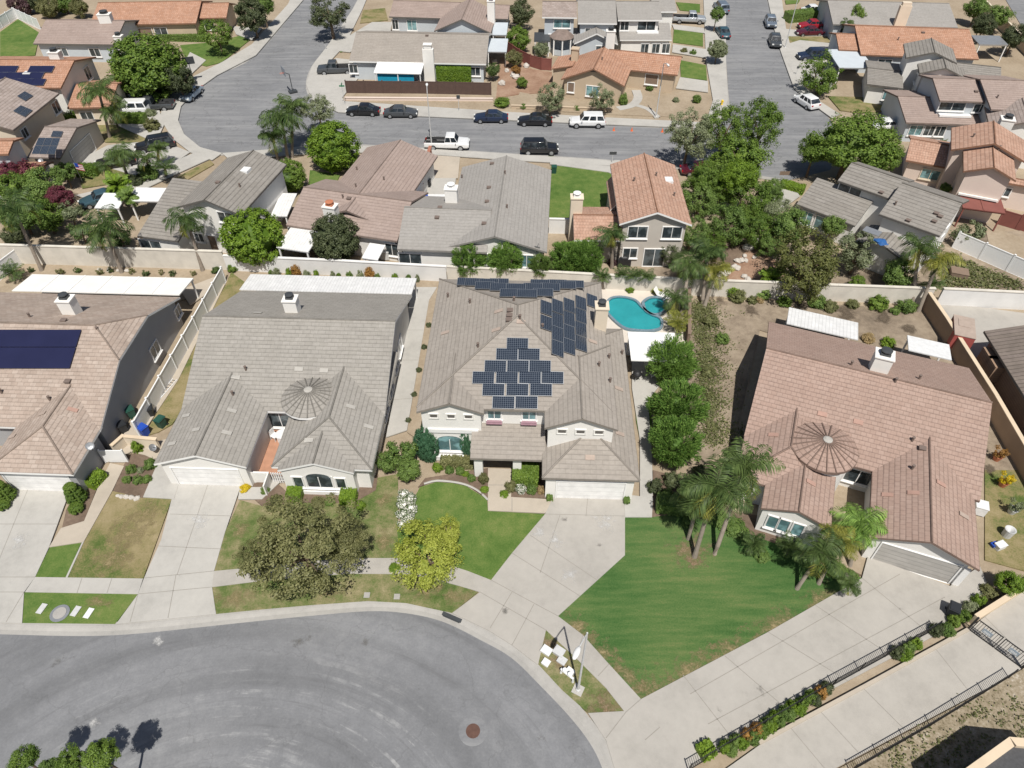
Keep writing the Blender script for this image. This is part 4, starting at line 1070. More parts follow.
# asphalt: turning circle in front
circle_edge = [(-60, 633), (0, 634), (56, 635.5), (100, 635.5), (142, 633), (200, 627), (256, 621), (312, 615.5), (368, 611), (406, 613), (443, 621.5), (481, 640), (512, 658), (542, 687), (572, 719), (592, 746), (604, 772), (618, 815), (622, 850)]
L = smoothline(circle_edge, 0.006, 5)
far = [Vector((L[-1].x, -40, 0)), Vector((-90, -40, 0)), Vector((-90, L[0].y, 0))]
m = MB(); m.prism([(p.x, p.y) for p in L]+[(p.x, p.y) for p in far], -0.2, 0.006)
cc0 = G(205, 880, 0)
asphalt('asphalt_circle', (cc0.x, cc0.y)); asphalt('asphalt_street')
m.build('road', 'asphalt_circle')['kind'] = 'structure'
curb('curb', circle_edge, 1)
# front gardens: bare soil slab everything else rests on, its edge under the curb
def lawn(px, mat='lawn', z=Z, name='lawn'): return sheet(name, px, z, mat)
JD = [((30, 512), (62, 513)), ((-30, 545), (49, 547)), ((20, 592), (24, 577))]
sheet('driveway', [(-60, 486), (70, 490), (49, 547), (35, 577), (24, 592), (22, 623), (-60, 622)], Z+.008, 'concrete_pale', joints=[((-60, 524), (58, 524)), ((-60, 577), (35, 577)), ((-60, 592), (24, 592)), ((24, 592), (6, 622)), ((28, 489), (-8, 577))])
sheet('driveway', [(176, 482), (241, 485), (225, 532), (214, 571), (212, 587), (216, 614), (116, 624), (138, 594), (144, 578), (161, 540)], Z+.008, 'concrete_pale', joints=[((170, 514), (232, 516)), ((158, 546), (222, 549)), ((144, 578), (214, 571)), ((138, 594), (212, 587)), ((208, 484), (177, 575)), ((176, 575), (168, 618)), ((138, 594), (130, 622))])
sheet('sidewalk', [(35, 577), (143, 578.5), (138, 594), (25, 592)], Z+.004, 'concrete_pale', joints=[((82, 578), (77, 593)), ((112, 578), (107, 593))])
sheet('sidewalk', [(214, 571), (256, 567), (300, 562), (350, 558), (400, 558), (440, 562), (468, 571), (491, 580), (480, 592), (460, 586), (430, 578), (400, 574), (350, 573.5), (300, 577), (256, 581.5), (212, 587)], Z+.004, 'concrete', joints=[((256, 567), (256, 581)), ((300, 562), (300, 577)), ((350, 558), (350, 573)), ((400, 558), (400, 574))])
sheet('driveway', [(555, 494), (625, 494), (625, 555), (558, 616), (546, 630), (538, 665), (512, 645), (488, 630), (452, 613), (480, 592), (491, 580), (512, 553), (545, 514)], Z+.008, 'concrete', joints=[((545, 514), (625, 516)), ((530, 535), (597, 580)), ((512, 553), (580, 596)), ((491, 580), (558, 616)), ((480, 592), (546, 630)), ((588, 495), (586, 516)), ((560, 515), (540, 573)), ((534, 604), (512, 645)), ((512, 592), (490, 628))])
sheet('path', [(488, 468), (512, 469), (511, 497), (557, 499.5), (545, 513), (488, 510.5)], Z+.004, 'concrete_warm', joints=[((488, 485), (511, 485)), ((512, 498), (512, 511))])
sheet('sidewalk', [(558, 616), (583, 635), (609, 664), (641, 699), (660, 727), (684, 775), (690, 790), (664, 790), (658, 768), (645, 740), (624, 711), (606, 688), (576, 658), (546, 630)], Z+.004, 'concrete', joints=[((583, 635), (576, 658)), ((609, 664), (598, 676)), ((641, 699), (626, 712)), ((660, 727), (645, 740))])
sheet('driveway', [(641, 699), (768, 632), (862, 578), (868, 556), (950, 586), (980, 566), (990, 590), (976, 598), (938, 634), (880, 664), (800, 706), (690, 768), (684, 775), (660, 727)], Z+.008, 'concrete', joints=[((725, 656), (790, 712)), ((768, 632), (848, 681)), ((815, 605), (890, 655)), ((862, 578), (930, 634)), ((683, 675), (735, 742)), ((690, 694), (900, 574)), ((708, 724), (945, 597))])
sheet('driveway', [(624, 711), (645, 740), (658, 768), (668, 800), (622, 800), (615, 770), (606, 740), (588, 713)], Z+.010, 'concrete', joints=[((626, 712), (606, 738))])
sheet('driveway', [(684, 775), (690, 768), (715, 790), (690, 790)], Z+.006, 'concrete')
# private lane beyond the planter
sheet('road', [(640, 830), (768, 739), (966, 630), (1040, 578), (1100, 540), (1130, 570), (1048, 652), (1008, 677), (832, 770), (760, 830)], Z+.006, 'concrete_lane', joints=[((862, 687), (905, 730)), ((935, 648), (968, 690)), ((820, 711), (858, 752)), ((790, 727), (826, 770)), ((985, 617), (1030, 662))])
sheet('hillside', [(832, 772), (1008, 678), (1050, 652), (1140, 572), (1200, 700), (1100, 900), (700, 900)], 0.10, 'scrub')
# lawns
lawn([(50, 547), (82, 541), (66, 577), (35, 577)], 'lawn'); lawn([(112, 491), (172, 498), (143, 579), (67, 577.5), (84, 540)], 'lawn_dry')
sheet('mow_strip', [(82.5, 541), (84.5, 540), (67.5, 577.5), (65.5, 577.5)], Z+.006, 'concrete_pale')
lawn([(24.5, 592), (138, 594), (115, 624), (22, 623)], 'lawn')
lawn([(225, 532), (240, 500), (262, 506), (290, 500), (353, 500), (376, 478), (398, 474), (398, 558), (350, 558), (300, 562), (256, 567), (214, 571)], 'lawn_worn')
lawn([(212, 587), (256, 581.5), (300, 577), (350, 573.5), (400, 574), (430, 578), (460, 586), (478, 592), (452, 613), (406, 603), (368, 601), (312, 605), (256, 610), (216, 614)], 'lawn_worn')
lawn([(420, 487), (436, 482), (452, 483), (466, 486), (487, 499), (488, 511), (545, 514), (512, 553), (491, 580), (468, 571), (440, 562), (400, 558), (397, 530)], 'lawn')
lawn([(625, 517), (680, 512), (740, 530), (800, 550), (832, 564), (862, 578), (768, 632), (641, 699), (609, 664), (583, 635), (558, 616), (625, 555)], 'lawn_mown')
lawn([(546, 630), (576, 658), (606, 688), (624, 711), (588, 713), (562, 690), (538, 664)], 'lawn_worn', Z)
lawn([(144, 436), (226, 284), (231, 272), (250, 286), (222, 330), (190, 400), (172, 424), (158, 432)], 'lawn_dry'); lawn([(411, 287), (437, 289), (435, 304), (408, 303)], 'lawn_worn')
lawn([(634, 385), (650, 390), (652, 430), (640, 440), (636, 420)], 'lawn'); lawn([(657, 340), (690, 330), (690, 352), (668, 352)], 'lawn')
for x, y, r, mt, sx, an in ((652, 690, 2.2, 'dry_patch', 1.6, R(30)), (690, 672, 2.0, 'dry_patch', 2.4, R(32)), (730, 652, 1.8, 'dry_patch', 2.4, R(32)), (775, 627, 1.8, 'dry_patch', 2.2, R(32)), (825, 598, 1.8, 'dry_patch', 1.8, R(32)), (628, 678, 1.6, 'dry_patch', 2.2, R(-50)), (600, 650, 1.4, 'dry_patch', 2.2, R(-48)), (578, 628, 1.3, 'dry_patch', 2.0, R(-42)), (690, 552, 2.4, 'dirt_patch', 1.4, 0), (694, 563, 1.3, 'dirt_patch', 1.2, 0), (605, 706, 1.7, 'dirt_patch', 1.3, R(-20)), (548, 645, 1.3, 'dirt_patch', 1.2, R(-50)), (560, 660, 1.2, 'dirt_patch', 1.4, R(-50)), (460, 598, 1.5, 'dry_patch', 1.5, R(-20)), (425, 590, 1.6, 'dry_patch', 1.6, 0), (128, 535, 3.0, 'dry_patch', 1.1, R(60)), (112, 560, 2.3, 'dry_patch', 1.5, 0), (145, 515, 1.9, 'dry_patch', 1.3, 0), (238, 598, 1.4, 'dry_patch', 2.0, 0), (320, 590, 1.5, 'dry_patch', 2.4, 0), (385, 540, 1.5, 'dry_patch', .8, 0), (383, 500, 1.6, 'dry_patch', .7, 0), (242, 530, 1.4, 'dry_patch', .8, 0), (100, 602, 1.0, 'dry_patch', 1.8, 0)): blotch('worn_grass', (x, y), r, mt, Z, sx, an)
for x, y, r, mt in ((555, 540, 1.5, 'pale_stain'), (605, 524, 1.7, 'pale_stain'), (572, 575, 1.5, 'pale_stain'), (540, 532, 1.2, 'pale_stain'), (605, 515, .8, 'dark_stain'), (565, 520, .6, 'dark_stain'), (600, 545, .6, 'dark_stain'), (505, 611, .5, 'dark_stain'), (180, 575, .4, 'dark_stain'), (760, 690, .7, 'dark_stain'), (720, 710, .8, 'dark_stain'), (840, 640, .8, 'dark_stain'), (200, 520, 1.6, 'pale_stain'), (20, 540, 1.6, 'pale_stain'), (900, 610, .8, 'dark_stain')): blotch('stain', (x, y), r, mt, Z+.06)
for x, y, r, mt in ((158, 640, .9, 'pale_stain'), (95, 722, 1.0, 'pale_stain'), (365, 642, 1.5, 'dark_stain'), (300, 640, 2.0, 'dark_stain'), (240, 660, .8, 'dark_stain'), (420, 690, .7, 'dark_stain'), (540, 740, .8, 'dark_stain'), (60, 660, 2.2, 'dark_stain')): blotch('stain', (x, y), r, mt, 0.012)
for x, y, r in ((845, 312, 2.2), (800, 306, 1.6), (885, 318, 2.0), (720, 300, 1.3), (750, 310, 1.5), (910, 330, 1.5), (990, 470, 1.0)): blotch('damp_soil', (x, y), r, 'damp_soil', .10)
# planting beds, side yards, paths
sheet('soil', [(78, 487), (101, 478), (84, 521), (62, 528), (66, 510)], Z-.01, 'earth_dark'); sheet('soil', [(113, 491), (128, 455), (165, 446), (158, 470), (143, 498)], Z-.01, 'earth_dark')
sheet('path', [(110, 463), (124, 466), (112, 491), (84, 541), (82, 542), (49, 547), (61, 528), (84, 521), (101, 480)], Z+.005, 'concrete_warm')
sheet('path', [(143, 497), (174, 499), (184, 466), (157, 464)], Z+.003, 'concrete_pale'); sheet('path', [(124, 450), (170, 438), (175, 446), (160, 462), (145, 455)], Z+.001, 'concrete_warm')
sheet('path', [(386, 437), (407, 430), (429, 300), (437, 287), (412, 287)], Z+.003, 'concrete_pale', joints=[((392, 400), (413, 398)), ((400, 360), (418, 360)), ((406, 330), (423, 330))])
sheet('soil', [(407, 432), (419, 440), (441, 287), (436, 287), (429, 300)], Z-.005, 'earth')
sheet('path', [(178, 380), (225, 284), (217, 280), (120, 440), (108, 462), (130, 452)], Z+.001, 'concrete_warm')
sheet('patio', [(190, 305), (224, 282), (214, 277), (180, 290)], Z+.003, 'concrete_warm')
sheet('path', [(640, 500), (653, 500), (652, 455), (648, 400), (660, 385), (655, 365), (640, 352), (632, 352), (632, 388), (640, 440), (640, 470)], Z+.001, 'concrete_pale')
sheet('path', [(624, 494), (653, 498), (652, 517), (625, 517)], Z+.004, 'concrete_pale')
sheet('patio', [(590, 288), (690, 288), (684, 355), (610, 355)], Z+.001, 'pool_deck')
sheet('soil', [(262, 506), (241, 487), (272, 478), (290, 495), (353, 490), (378, 474), (376, 490), (353, 503), (290, 503)], Z-.008, 'earth_dark')
sheet('path', [(240, 487), (262, 487), (277, 475), (284, 478), (262, 499), (238, 499)], Z+.003, 'concrete_pale')
sheet('soil', [(418, 487), (425, 478), (488, 468), (488, 499), (466, 484), (436, 480)], Z-.008, 'earth_dark'); sheet('soil', [(512, 469), (545, 480), (556, 498), (511, 498)], Z-.008, 'earth_dark')
sheet('soil', [(653, 470), (690, 480), (735, 512), (790, 520), (832, 560), (862, 575), (850, 580), (800, 552), (740, 531), (680, 513), (652, 517)], Z-.008, 'earth_dark')
sheet('yard', [(690, 300), (930, 308), (1030, 470), (1030, 560), (985, 560), (985, 400), (760, 330), (735, 440), (700, 470), (688, 400)], 0.05, 'earth_yard')
sheet('yard', [(985, 470), (1030, 470), (1040, 575), (985, 560)], 0.055, 'lawn_dry')
sheet('yard', [(640, 275), (830, 285), (1030, 292), (1030, 230), (950, 235), (840, 255), (700, 240)], 0.03, 'earth_yard')
sheet('yard', [(0, 372), (228, 282), (228, 262), (0, 262)], 0.03, 'earth'); sheet('yard', [(930, 300), (1060, 318), (1060, 480), (1020, 450), (940, 320)], 0.04, 'concrete')
sheet('yard', [(722, 283), (735, 262), (752, 246), (778, 262), (788, 283)], .034, 'soil_red'); sheet('yard', [(690, 250), (722, 283), (735, 262), (752, 246), (700, 225)], .034, 'earth_dark')
# mow curb round the middle lawn
L = smoothline([(424, 484), (436, 481), (452, 482), (466, 485), (478, 491), (488, 500)], Z, 5); m = MB()
m.tube([p+Vector((0, 0, .02)) for p in L], .09, 6); m.build('lawn_edging', 'concrete_pale')['kind'] = 'structure'
# ------------------------------------------------------------------ streets behind
road_up = [(222, 153), (200, 147), (184, 134), (178, 120), (181, 106), (196, 90), (217, 75), (256, 55), (303, 0), (312, -14)]
road_right_of_branch = [(366, -14), (352, 10), (328, 45), (312, 66), (306, 84), (312, 100), (338, 112), (378, 115.5), (420, 117), (512, 121), (600, 125), (662, 128), (706, 129), (722, 122), (729, 108), (728, 90), (726, 60), (726, 0), (726, -14)]
road_far = [(762, -14), (767, 0), (774, 28), (781, 52), (794, 88), (810, 102), (826, 114)]
road_low = [(790, 180), (768, 177), (740, 173), (700, 169), (619, 160.5), (512, 153.5), (411, 147), (330, 144), (270, 150), (222, 153)]
# street outline walked anticlockwise seen from above
poly = [G(x, y, 0) for x, y in road_up+road_right_of_branch+road_far+[(845, 140), (830, 170)]+road_low[:-1]]
m = MB(); m.prism([(p.x, p.y) for p in poly], -0.2, 0.006); m.build('road', 'asphalt_street')['kind'] = 'structure'
curb('curb', road_up, 1, 4, .7); curb('curb', road_right_of_branch, 1, 4, .7); curb('curb', road_far, 1, 4, .7); curb('curb', road_low, 1, 4, .7)
# walks and drives of the back streets
def pave(px, z=.10, mat='concrete_pale', **k): return sheet('sidewalk', px, z, mat, **k)
def drive(px, z=.108, mat='concrete_pale', **k): return sheet('driveway', px, z, mat, **k)
pave([(338, 112), (420, 116), (512, 120), (600, 124), (700, 128), (700, 122), (600, 117), (512, 112), (420, 106), (344, 101), (338, 88), (320, 72), (345, 45), (362, 10), (372, -14), (365, -14), (352, 10), (328, 45), (312, 66), (306, 84), (312, 100)])
drive([(318, 80), (336, 58), (372, 62), (348, 90), (340, 100), (328, 98)]); drive([(330, 50), (338, 38), (345, 38), (372, 22), (392, 22), (390, 36), (372, 38), (350, 52)])
pave([(726, -14), (726, 60), (728, 100), (720, 121), (706, 123), (713, 100), (706, 60), (703, -14)])
drive([(673, 44), (706, 49), (708, 58), (672, 52)]); drive([(672, 24), (704, 28), (705, 33), (674, 29)]); drive([(680, 77), (708, 81), (708, 92), (676, 88)])
lawn([(674, 28), (703, 32), (703, 46), (673, 42)], 'lawn', .09); lawn([(680, 60), (706, 65), (707, 80), (681, 77)], 'lawn', .09); lawn([(676, 2), (700, 4), (700, 12), (680, 10)], 'lawn', .09)
lawn([(714, 55), (721, 56), (723, 78), (715, 78)], 'lawn', .113); lawn([(714, 30), (722, 32), (721, 45), (714, 44)], 'lawn', .113)
sheet('yard', [(560, 100), (615, 96), (700, 96), (708, 100), (705, 118), (600, 114), (512, 108), (520, 92)], .06, 'earth')
strip('path', [(636, 90), (638, 98), (632, 105), (618, 108.5)], 1.3, .08, 'concrete_pale'); strip('path', [(636, 105), (648, 109), (658, 117)], .8, .082, 'concrete_pale')
lawn([(363, 10), (385, 8), (388, 20), (360, 23)], 'lawn_dry', .09); lawn([(340, 42), (350, 38), (350, 50), (340, 52)], 'lawn', .112)
sheet('yard', [(500, 58), (512, 54), (532, 69), (552, 72), (552, 92), (520, 94), (496, 98)], .05, 'soil_red')
pave([(256, 55), (217, 75), (196, 90), (181, 106), (178, 120), (184, 134), (200, 147), (222, 153), (212, 160), (190, 152), (172, 138), (160, 118), (164, 98), (190, 78), (222, 62), (252, 44), (288, 4), (296, -14), (312, -14), (303, 0)])
lawn([(186, 60), (206, 66), (222, 62), (252, 38), (246, 34), (215, 42), (180, 45)], 'lawn', .08); lawn([(222, 66), (250, 48), (256, 52), (224, 70)], 'lawn', .113)
drive([(190, 52), (206, 60), (190, 75), (164, 96), (150, 90), (180, 70)]); drive([(232, 26), (262, 28), (252, 40), (236, 34)])
drive([(158, 106), (164, 125), (150, 155), (128, 160), (150, 140), (110, 122), (118, 100)]); drive([(62, 168), (108, 145), (160, 140), (190, 152), (150, 180), (100, 165)])
drive([(75, 195), (120, 185), (200, 150), (222, 153), (180, 172), (110, 205)])
lawn([(96, 125), (150, 122), (160, 132), (150, 142), (105, 142)], 'lawn_dry', .09); lawn([(80, 178), (170, 150), (178, 160), (120, 182), (82, 188)], 'lawn_dry', .112); lawn([(175, 178), (210, 160), (214, 164), (176, 186)], 'lawn_dry', .09)
lawn([(0, 32), (18, 19), (40, 33), (35, 55), (0, 58)], 'lawn', .09)
pave([(222, 153), (330, 144.5), (411, 147.5), (512, 154), (619, 161), (618, 166), (512, 160), (411, 153), (330, 152), (230, 160)])
lawn([(551, 166), (602, 167), (612, 172), (604, 215), (549, 218)], 'lawn', .09); pave([(612, 160), (620, 160), (622, 178), (608, 172), (550, 164), (550, 161), (610, 166)], .113); lawn([(548, 156), (610, 162), (610, 165), (548, 160)], 'lawn', .116)
lawn([(310, 170), (340, 175), (335, 185), (308, 187)], 'lawn', .09)
drive([(430, 155), (460, 157), (458, 178), (428, 178)], .108, 'concrete_warm'); drive([(428, 178), (456, 178), (452, 205), (426, 205)], .10, 'concrete_pale')
pave([(768, 0), (774, 28), (781, 52), (794, 88), (810, 102), (832, 118), (840, 114), (818, 100), (804, 86), (792, 52), (786, 28), (780, -14), (762, -14)])
drive([(774, 28), (800, 30), (830, 28), (832, 36), (778, 36)]); drive([(780, 46), (800, 40), (840, 44), (842, 62), (830, 90), (800, 84), (786, 60)])
lawn([(788, 36), (830, 36), (832, 42), (790, 44)], 'lawn_dry', .09); lawn([(828, 96), (895, 98), (898, 110), (860, 113), (840, 110)], 'lawn_dry', .09); lawn([(785, 0), (800, 0), (798, 3), (786, 4)], 'lawn', .09)
drive([(760, 185), (790, 182), (800, 196), (778, 212), (760, 205)]); lawn([(760, 205), (778, 212), (770, 230), (745, 220)], 'lawn', .09)
sheet('yard', [(985, 225), (1030, 240), (1030, 265), (990, 250)], .05, 'earth')
# alley behind the far right corner, fenced street beyond
sheet('road', [(1000, -10), (1030, 40), (1060, 40), (1040, -10)], .02, 'asphalt_street')
# ------------------------------------------------------------------ the four near houses
E_ = 2.9
# HOUSE with pink-grey tiles, far left
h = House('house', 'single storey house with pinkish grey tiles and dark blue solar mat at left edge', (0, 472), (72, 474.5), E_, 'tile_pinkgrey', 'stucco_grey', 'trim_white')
H1 = h
mb = h.bb([(100, 430), (179, 297), (15, 290)], E_)
a = h.wing([(100, 430), (179, 297)], E_, 'x', (0, .34), x0=-18)
g = h.wing([(72, 474.5)], E_, 'y', (1, 0), x1=a['b'][1]-.03, x0=a['b'][1]-6.63, y1=a['b'][2]+.4)
g2 = h.wing(None, E_+.5*h.pitch-.01, 'y', (0, 0), x1=g['b'][1]-.5, x0=g['b'][0]+.5, y0=a['b'][2]-.3, y1=a['cm']-3, wall=False)
xg = (g['b'][0], g['b'][1])
h.garage('f', g['b'][2]+.45, xg[1]-5.9, xg[1]-1.0)
h.window('r', a['b'][1]-.45, 1.0, 2.2, *sorted((h.L(156, 350, 1.6).y-.7, h.L(156, 350, 1.6).y+.7)), glass='glass_dark')
h.window('r', a['b'][1]-.45, 1.1, 2.1, h.L(193, 312, 1.6).y-.5, h.L(193, 312, 1.6).y+.5)
h.chimney(65, 299, 1.15, 1.0, 6.7)
c0, c1 = h.on_roof(0, 330), h.on_roof(80, 332)
def mat_panel(h, px, name, mat):
    q = [h.on_roof(x, y) for x, y in px]; n = (q[1]-q[0]).cross(q[3]-q[0]).normalized(); n = n if n.z > 0 else -n
    m = MB(); m.extrude([p+n*.1 for p in q], n*.06); m.build(name, mat, h.root)
for x0_, x1_ in ((-60, 82),):
    for r0, r1 in ((330.5, 347.6), (348.2, 369)):
        f = lambda x, y: (x-(y-331)*.30*(x+60)/140, y)
        mat_panel(h, [f(x0_, r1), f(x1_, r1), f(x1_, r0), f(x0_, r0)], 'solar_panel', 'solar_dark')
h.bits([('pipe', 50, 400), ('vent', 64, 321), ('pipe', 98, 331), ('pipe', 30, 317), ('pipe', 2, 393), ('vent', 68, 382), ('patchr', 73, 410), ('patchr', 77, 436), ('patch', 42, 414), ('patch', 12, 437), ('pipe', 118, 360), ('patchr', 137, 326)])
h.finish()
# HOUSE with grey tiles and a round turret
h = House('house', 'single storey grey tile house with a round ribbed turret roof beside its front court', (154, 463), (372, 470), E_, 'tile_grey', 'stucco_white', 'trim_white'); H2 = h
yc = h.L(262, 411, E_).y
a = h.wing([(154, 463), (372, 470), (412, 295), (243, 291)], E_, 'x', (0, 0), y0=yc)
A2 = a
# its shaded east wall carries windows
g = h.wing([(154, 463), (246, 467)], E_, 'y', (0, 0), y0=-.1, y1=a['cm']-.6, pitch=.34, ov=.3); GA = g
r = h.wing([(372, 470)], E_, 'y', (1, 0), x0=h.L(270, 470, E_).x, y0=h.L(372, 470, E_).y, y1=a['cm']-.4, pitch=.40); RW = r
f = h.wing([(277, 471), (353, 475)], E_+.05, 'y', (0, 0), y0=-0.35, y1=3.6, pitch=.34, ov=.15); FW = f
tc = h.cone(308, 389.5, 3.95, 2.25, .85, cap=.34)
gy = g['b'][2]+.3; gm = (g['b'][0]+g['b'][1])/2
h.garage('f', gy, gm-2.5, gm+2.5)
fm = (f['b'][0]+f['b'][1])/2; fy = f['b'][2]+.15
h.window('f', fy, .9, 2.05, fm-1.95, fm-1.25, glass='glass_dark', mull=0); h.window('f', fy, .9, 2.15, fm-.95, fm+.95, glass='glass_dark', mull=1, arch=True); h.window('f', fy, .9, 2.05, fm+1.25, fm+1.95, glass='glass_dark', mull=0)
m = MB(); m.box(fm-2.3, fm+2.3, fy-.16, fy-.02, .02, .5); h.part('window_ledge', m, 'trim_white')
xs = a['b'][1]-.45
for py in (345, 362, 385, 408): p = h.L(392-(py-345)*.2, py, 1.6); h.window('r', xs, .9, 2.2, p.y-.8, p.y+.8)
h.window('f', yc+.45, .6, 2.2, h.L(277, 420, 1.5).x-.9, h.L(277, 420, 1.5).x+1.4, glass='glass_dark', mull=1)
m = MB(); y0, y1 = 1.4, yc+.44; x0, x1 = g['b'][1]-.44, r['b'][0]+.44; m.box(x0, x1, y0, y1, .0, .14); h.part('courtyard_floor', m, 'paver_red')
m = MB(); m.box(x0+.1, x0+1.5, .6, .75, 0, 1.3); m.box(x0+1.4, x0+1.5, -.6, .595, 0, 1.3); h.part('courtyard_wall', m, 'stucco_white')
gt = MB()
for k in range(7): gt.box(x0+1.65+k*.17, x0+1.72+k*.17, .62, .68, .1, 1.35)
gt.box(x0+1.6, x0+2.75, .685, .72, .3, .38); gt.box(x0+1.6, x0+2.75, .685, .72, 1.1, 1.18); h.part('gate', gt, 'trim_white')
h.chimney(290, 299, 1.1, .95, 6.6)
h.bits([('patchw', 227, 433), ('patchw', 196, 430), ('patchw', 248, 434), ('patchw', 186, 416), ('patchw', 172, 444), ('patchw', 232, 411), ('patchw', 299, 369.5), ('patchw', 324, 371), ('patchw', 351, 407), ('patchw', 369, 427), ('patchw', 309, 441), ('patchw', 379, 420), ('patchw', 236, 378), ('pipe', 233, 395), ('pipe', 246, 370), ('pipe', 300, 309), ('patchw', 258, 313)])
h.finish()
chair_spots = [(274.5, 435.5, 60), (290, 435, -80), (283, 440.5, 170)]
table(282, 434, .55, 'round white table in the red court of the grey house')
for i, (x, y, an) in enumerate(chair_spots): chair(x, y, an, ['white chair left of the round table in the grey house court', 'white chair right of the round table in the grey house court', 'white chair in front of the round table in the grey house court'][i])
# HOUSE with solar panels, two storeys, in the middle
h = House('house', 'two storey white house with tan tile roof covered in blue solar panels', (416, 411), (544, 413), 5.6, 'tile_tan', 'stucco_white', 'tile_tan', rz=-2.0); H3 = h
U = 5.6
hw = h.wing([(416, 411), (441, 279), (601, 283)], U, 'y', (1, 1), pitch=.42, y0=.35); MA = hw
gl = h.wing([(416.5, 410.5), (484, 413.5)], U+.02, 'y', (0, 0), y1=5.2, pitch=.40, y0=-.1, ov=.28)
gr = h.wing([(544.5, 428), (618, 429.5)], U-.05, 'y', (0, 1), y1=h.L(613, 345, U).y, pitch=.42, ov=.28)
lo = h.wing([(542, 478), (640, 480)], 2.9, 'y', (1, 1), pitch=.46, y1=h.L(629, 329, 2.9).y, ov=.3)
xw0, xw1 = gl['b'][0]+.45, hw['b'][1]-.45
# entry porch roof between the two gables
pb = h.bb([(471, 457), (548, 458)], 2.9); yb = gl['b'][2]+.5
h.shed(None, 2.75, 3.75, 'front', b=[h.L(470, 457, 2.9).x, h.L(545, 458, 2.9).x, pb[2], yb+.9], t=.2)
for x in (h.L(478, 470, 1.5).x, h.L(517, 470, 1.5).x):
    m = MB(); m.box(x-.32, x+.32, pb[2]+.3, pb[2]+.9, 0, 2.6); h.part('porch_column', m, 'stucco_white')
m = MB(); m.box(h.L(488, 470, 1).x, h.L(512, 470, 1).x, yb+.42, yb+.449, .1, 2.2); h.part('front_door', m, 'trim_brown')
yl = gl['b'][2]+.28; xm = (gl['b'][0]+gl['b'][1])/2
m = MB(); m.box(gl['b'][0]+.55, gl['b'][1]-.5, yl-.12, yl-.003, 3.15, 3.55); h.part('belt_course', m, 'trim_white')
for k in (-1.3, 0, 1.3): h.window('f', yl, 4.75, 5.15, xm+k-.3, xm+k+.3, 'stucco_white', 'trim_dark', 0, name='gable_vent', sill=False)
wx = h.L(450.5, 442, 1.6).x; h.window('f', yl, 1.0, 2.3, wx-1.0, wx+1.0, glass='glass_teal', mull=1, arch=True)
m = MB(); m.box(wx-1.2, wx+1.2, yl-.35, yl-.01, .1, .55); h.part('window_ledge', m, 'trim_white')
yr = gr['b'][2]+.28; xm2 = (gr['b'][0]+gr['b'][1])/2
for k in (-1.35, 0, 1.35): h.window('f', yr, 4.75, 5.15, xm2+k-.32, xm2+k+.32, 'stucco_white', 'trim_dark', 0, name='gable_vent', sill=False)
ym = hw['b'][2]+.45
for px in (494, 529):
    x = h.L(px, 418, 4.6).x; h.window('f', ym, 4.15, 5.0, x-.5, x+.5, glass='glass_teal', mull=1)
    m = MB(); m.box(x-.6, x+.6, ym-.4, ym-.08, 3.88, 3.98); h.part('flower_box', m, 'fabric_magenta')
    m = MB(); m.box(x-.55, x+.55, ym-.34, ym-.14, 3.982, 4.1); h.part('flowers', m, 'fabric_magenta')
yg = lo['b'][2]+.3; gx = (h.L(556, 494, .1).x, h.L(622, 495, .1).x)
h.garage('f', yg, gx[0], gx[1])
h.chimney(602, 306, 1.0, 1.0, 7.9, 'stucco_cream')
P1, P2 = 1.68, 1.02
cells = []
for y, xs in ((344.5, (517.5,)), (355, (507, 529)), (367, (495.5, 518, 540)), (378.3, (483.5, 507, 530, 552.5)), (390.3, (493.5, 517.5, 541)), (403, (503.5, 526.5))): cells += [(x, y) for x in xs]
h.panels(cells, 1.66, 1.0)
rc = []
for x, ys in ((545.5, (309, 324)), (556.8, (307.5, 321.5, 335, 349.5)), (568.5, (306.5, 320, 333.5, 347.5)), (580.2, (304, 317, 330.5, 344.5)), (591.5, (302,))): rc += [(x, y) for y in ys]
h.panels(rc, 1.66, 1.0)
bcells = [(467, 281), (474.5, 285.5), (485, 289), (500, 290.5), (489, 283), (516, 291), (533, 290.5), (510, 296.5), (527, 297), (543, 296), (540, 285), (550, 290.5), (557, 284.5), (566, 288.5), (574, 283.5), (499, 284.5)]
h.panels(bcells, 1.66, 1.0, tilt=R(2))
h.bits([('patch', 498.5, 311.5), ('patch', 496, 330), ('patch', 445, 333), ('pipe', 514, 301), ('pipe', 520, 319), ('vent', 510, 311), ('vent', 509.5, 316), ('vent', 509, 320.5), ('pipe', 478, 347), ('pipe', 542.5, 328), ('patch', 521, 322), ('patch', 593, 342), ('pipe', 599, 366), ('pipe', 609, 358), ('pipe', 622, 354), ('pipe', 610, 382), ('patch', 619, 389), ('patch', 620, 434), ('patch', 590, 458), ('pipe', 470, 303), ('pipe', 448, 297)])
h.finish()
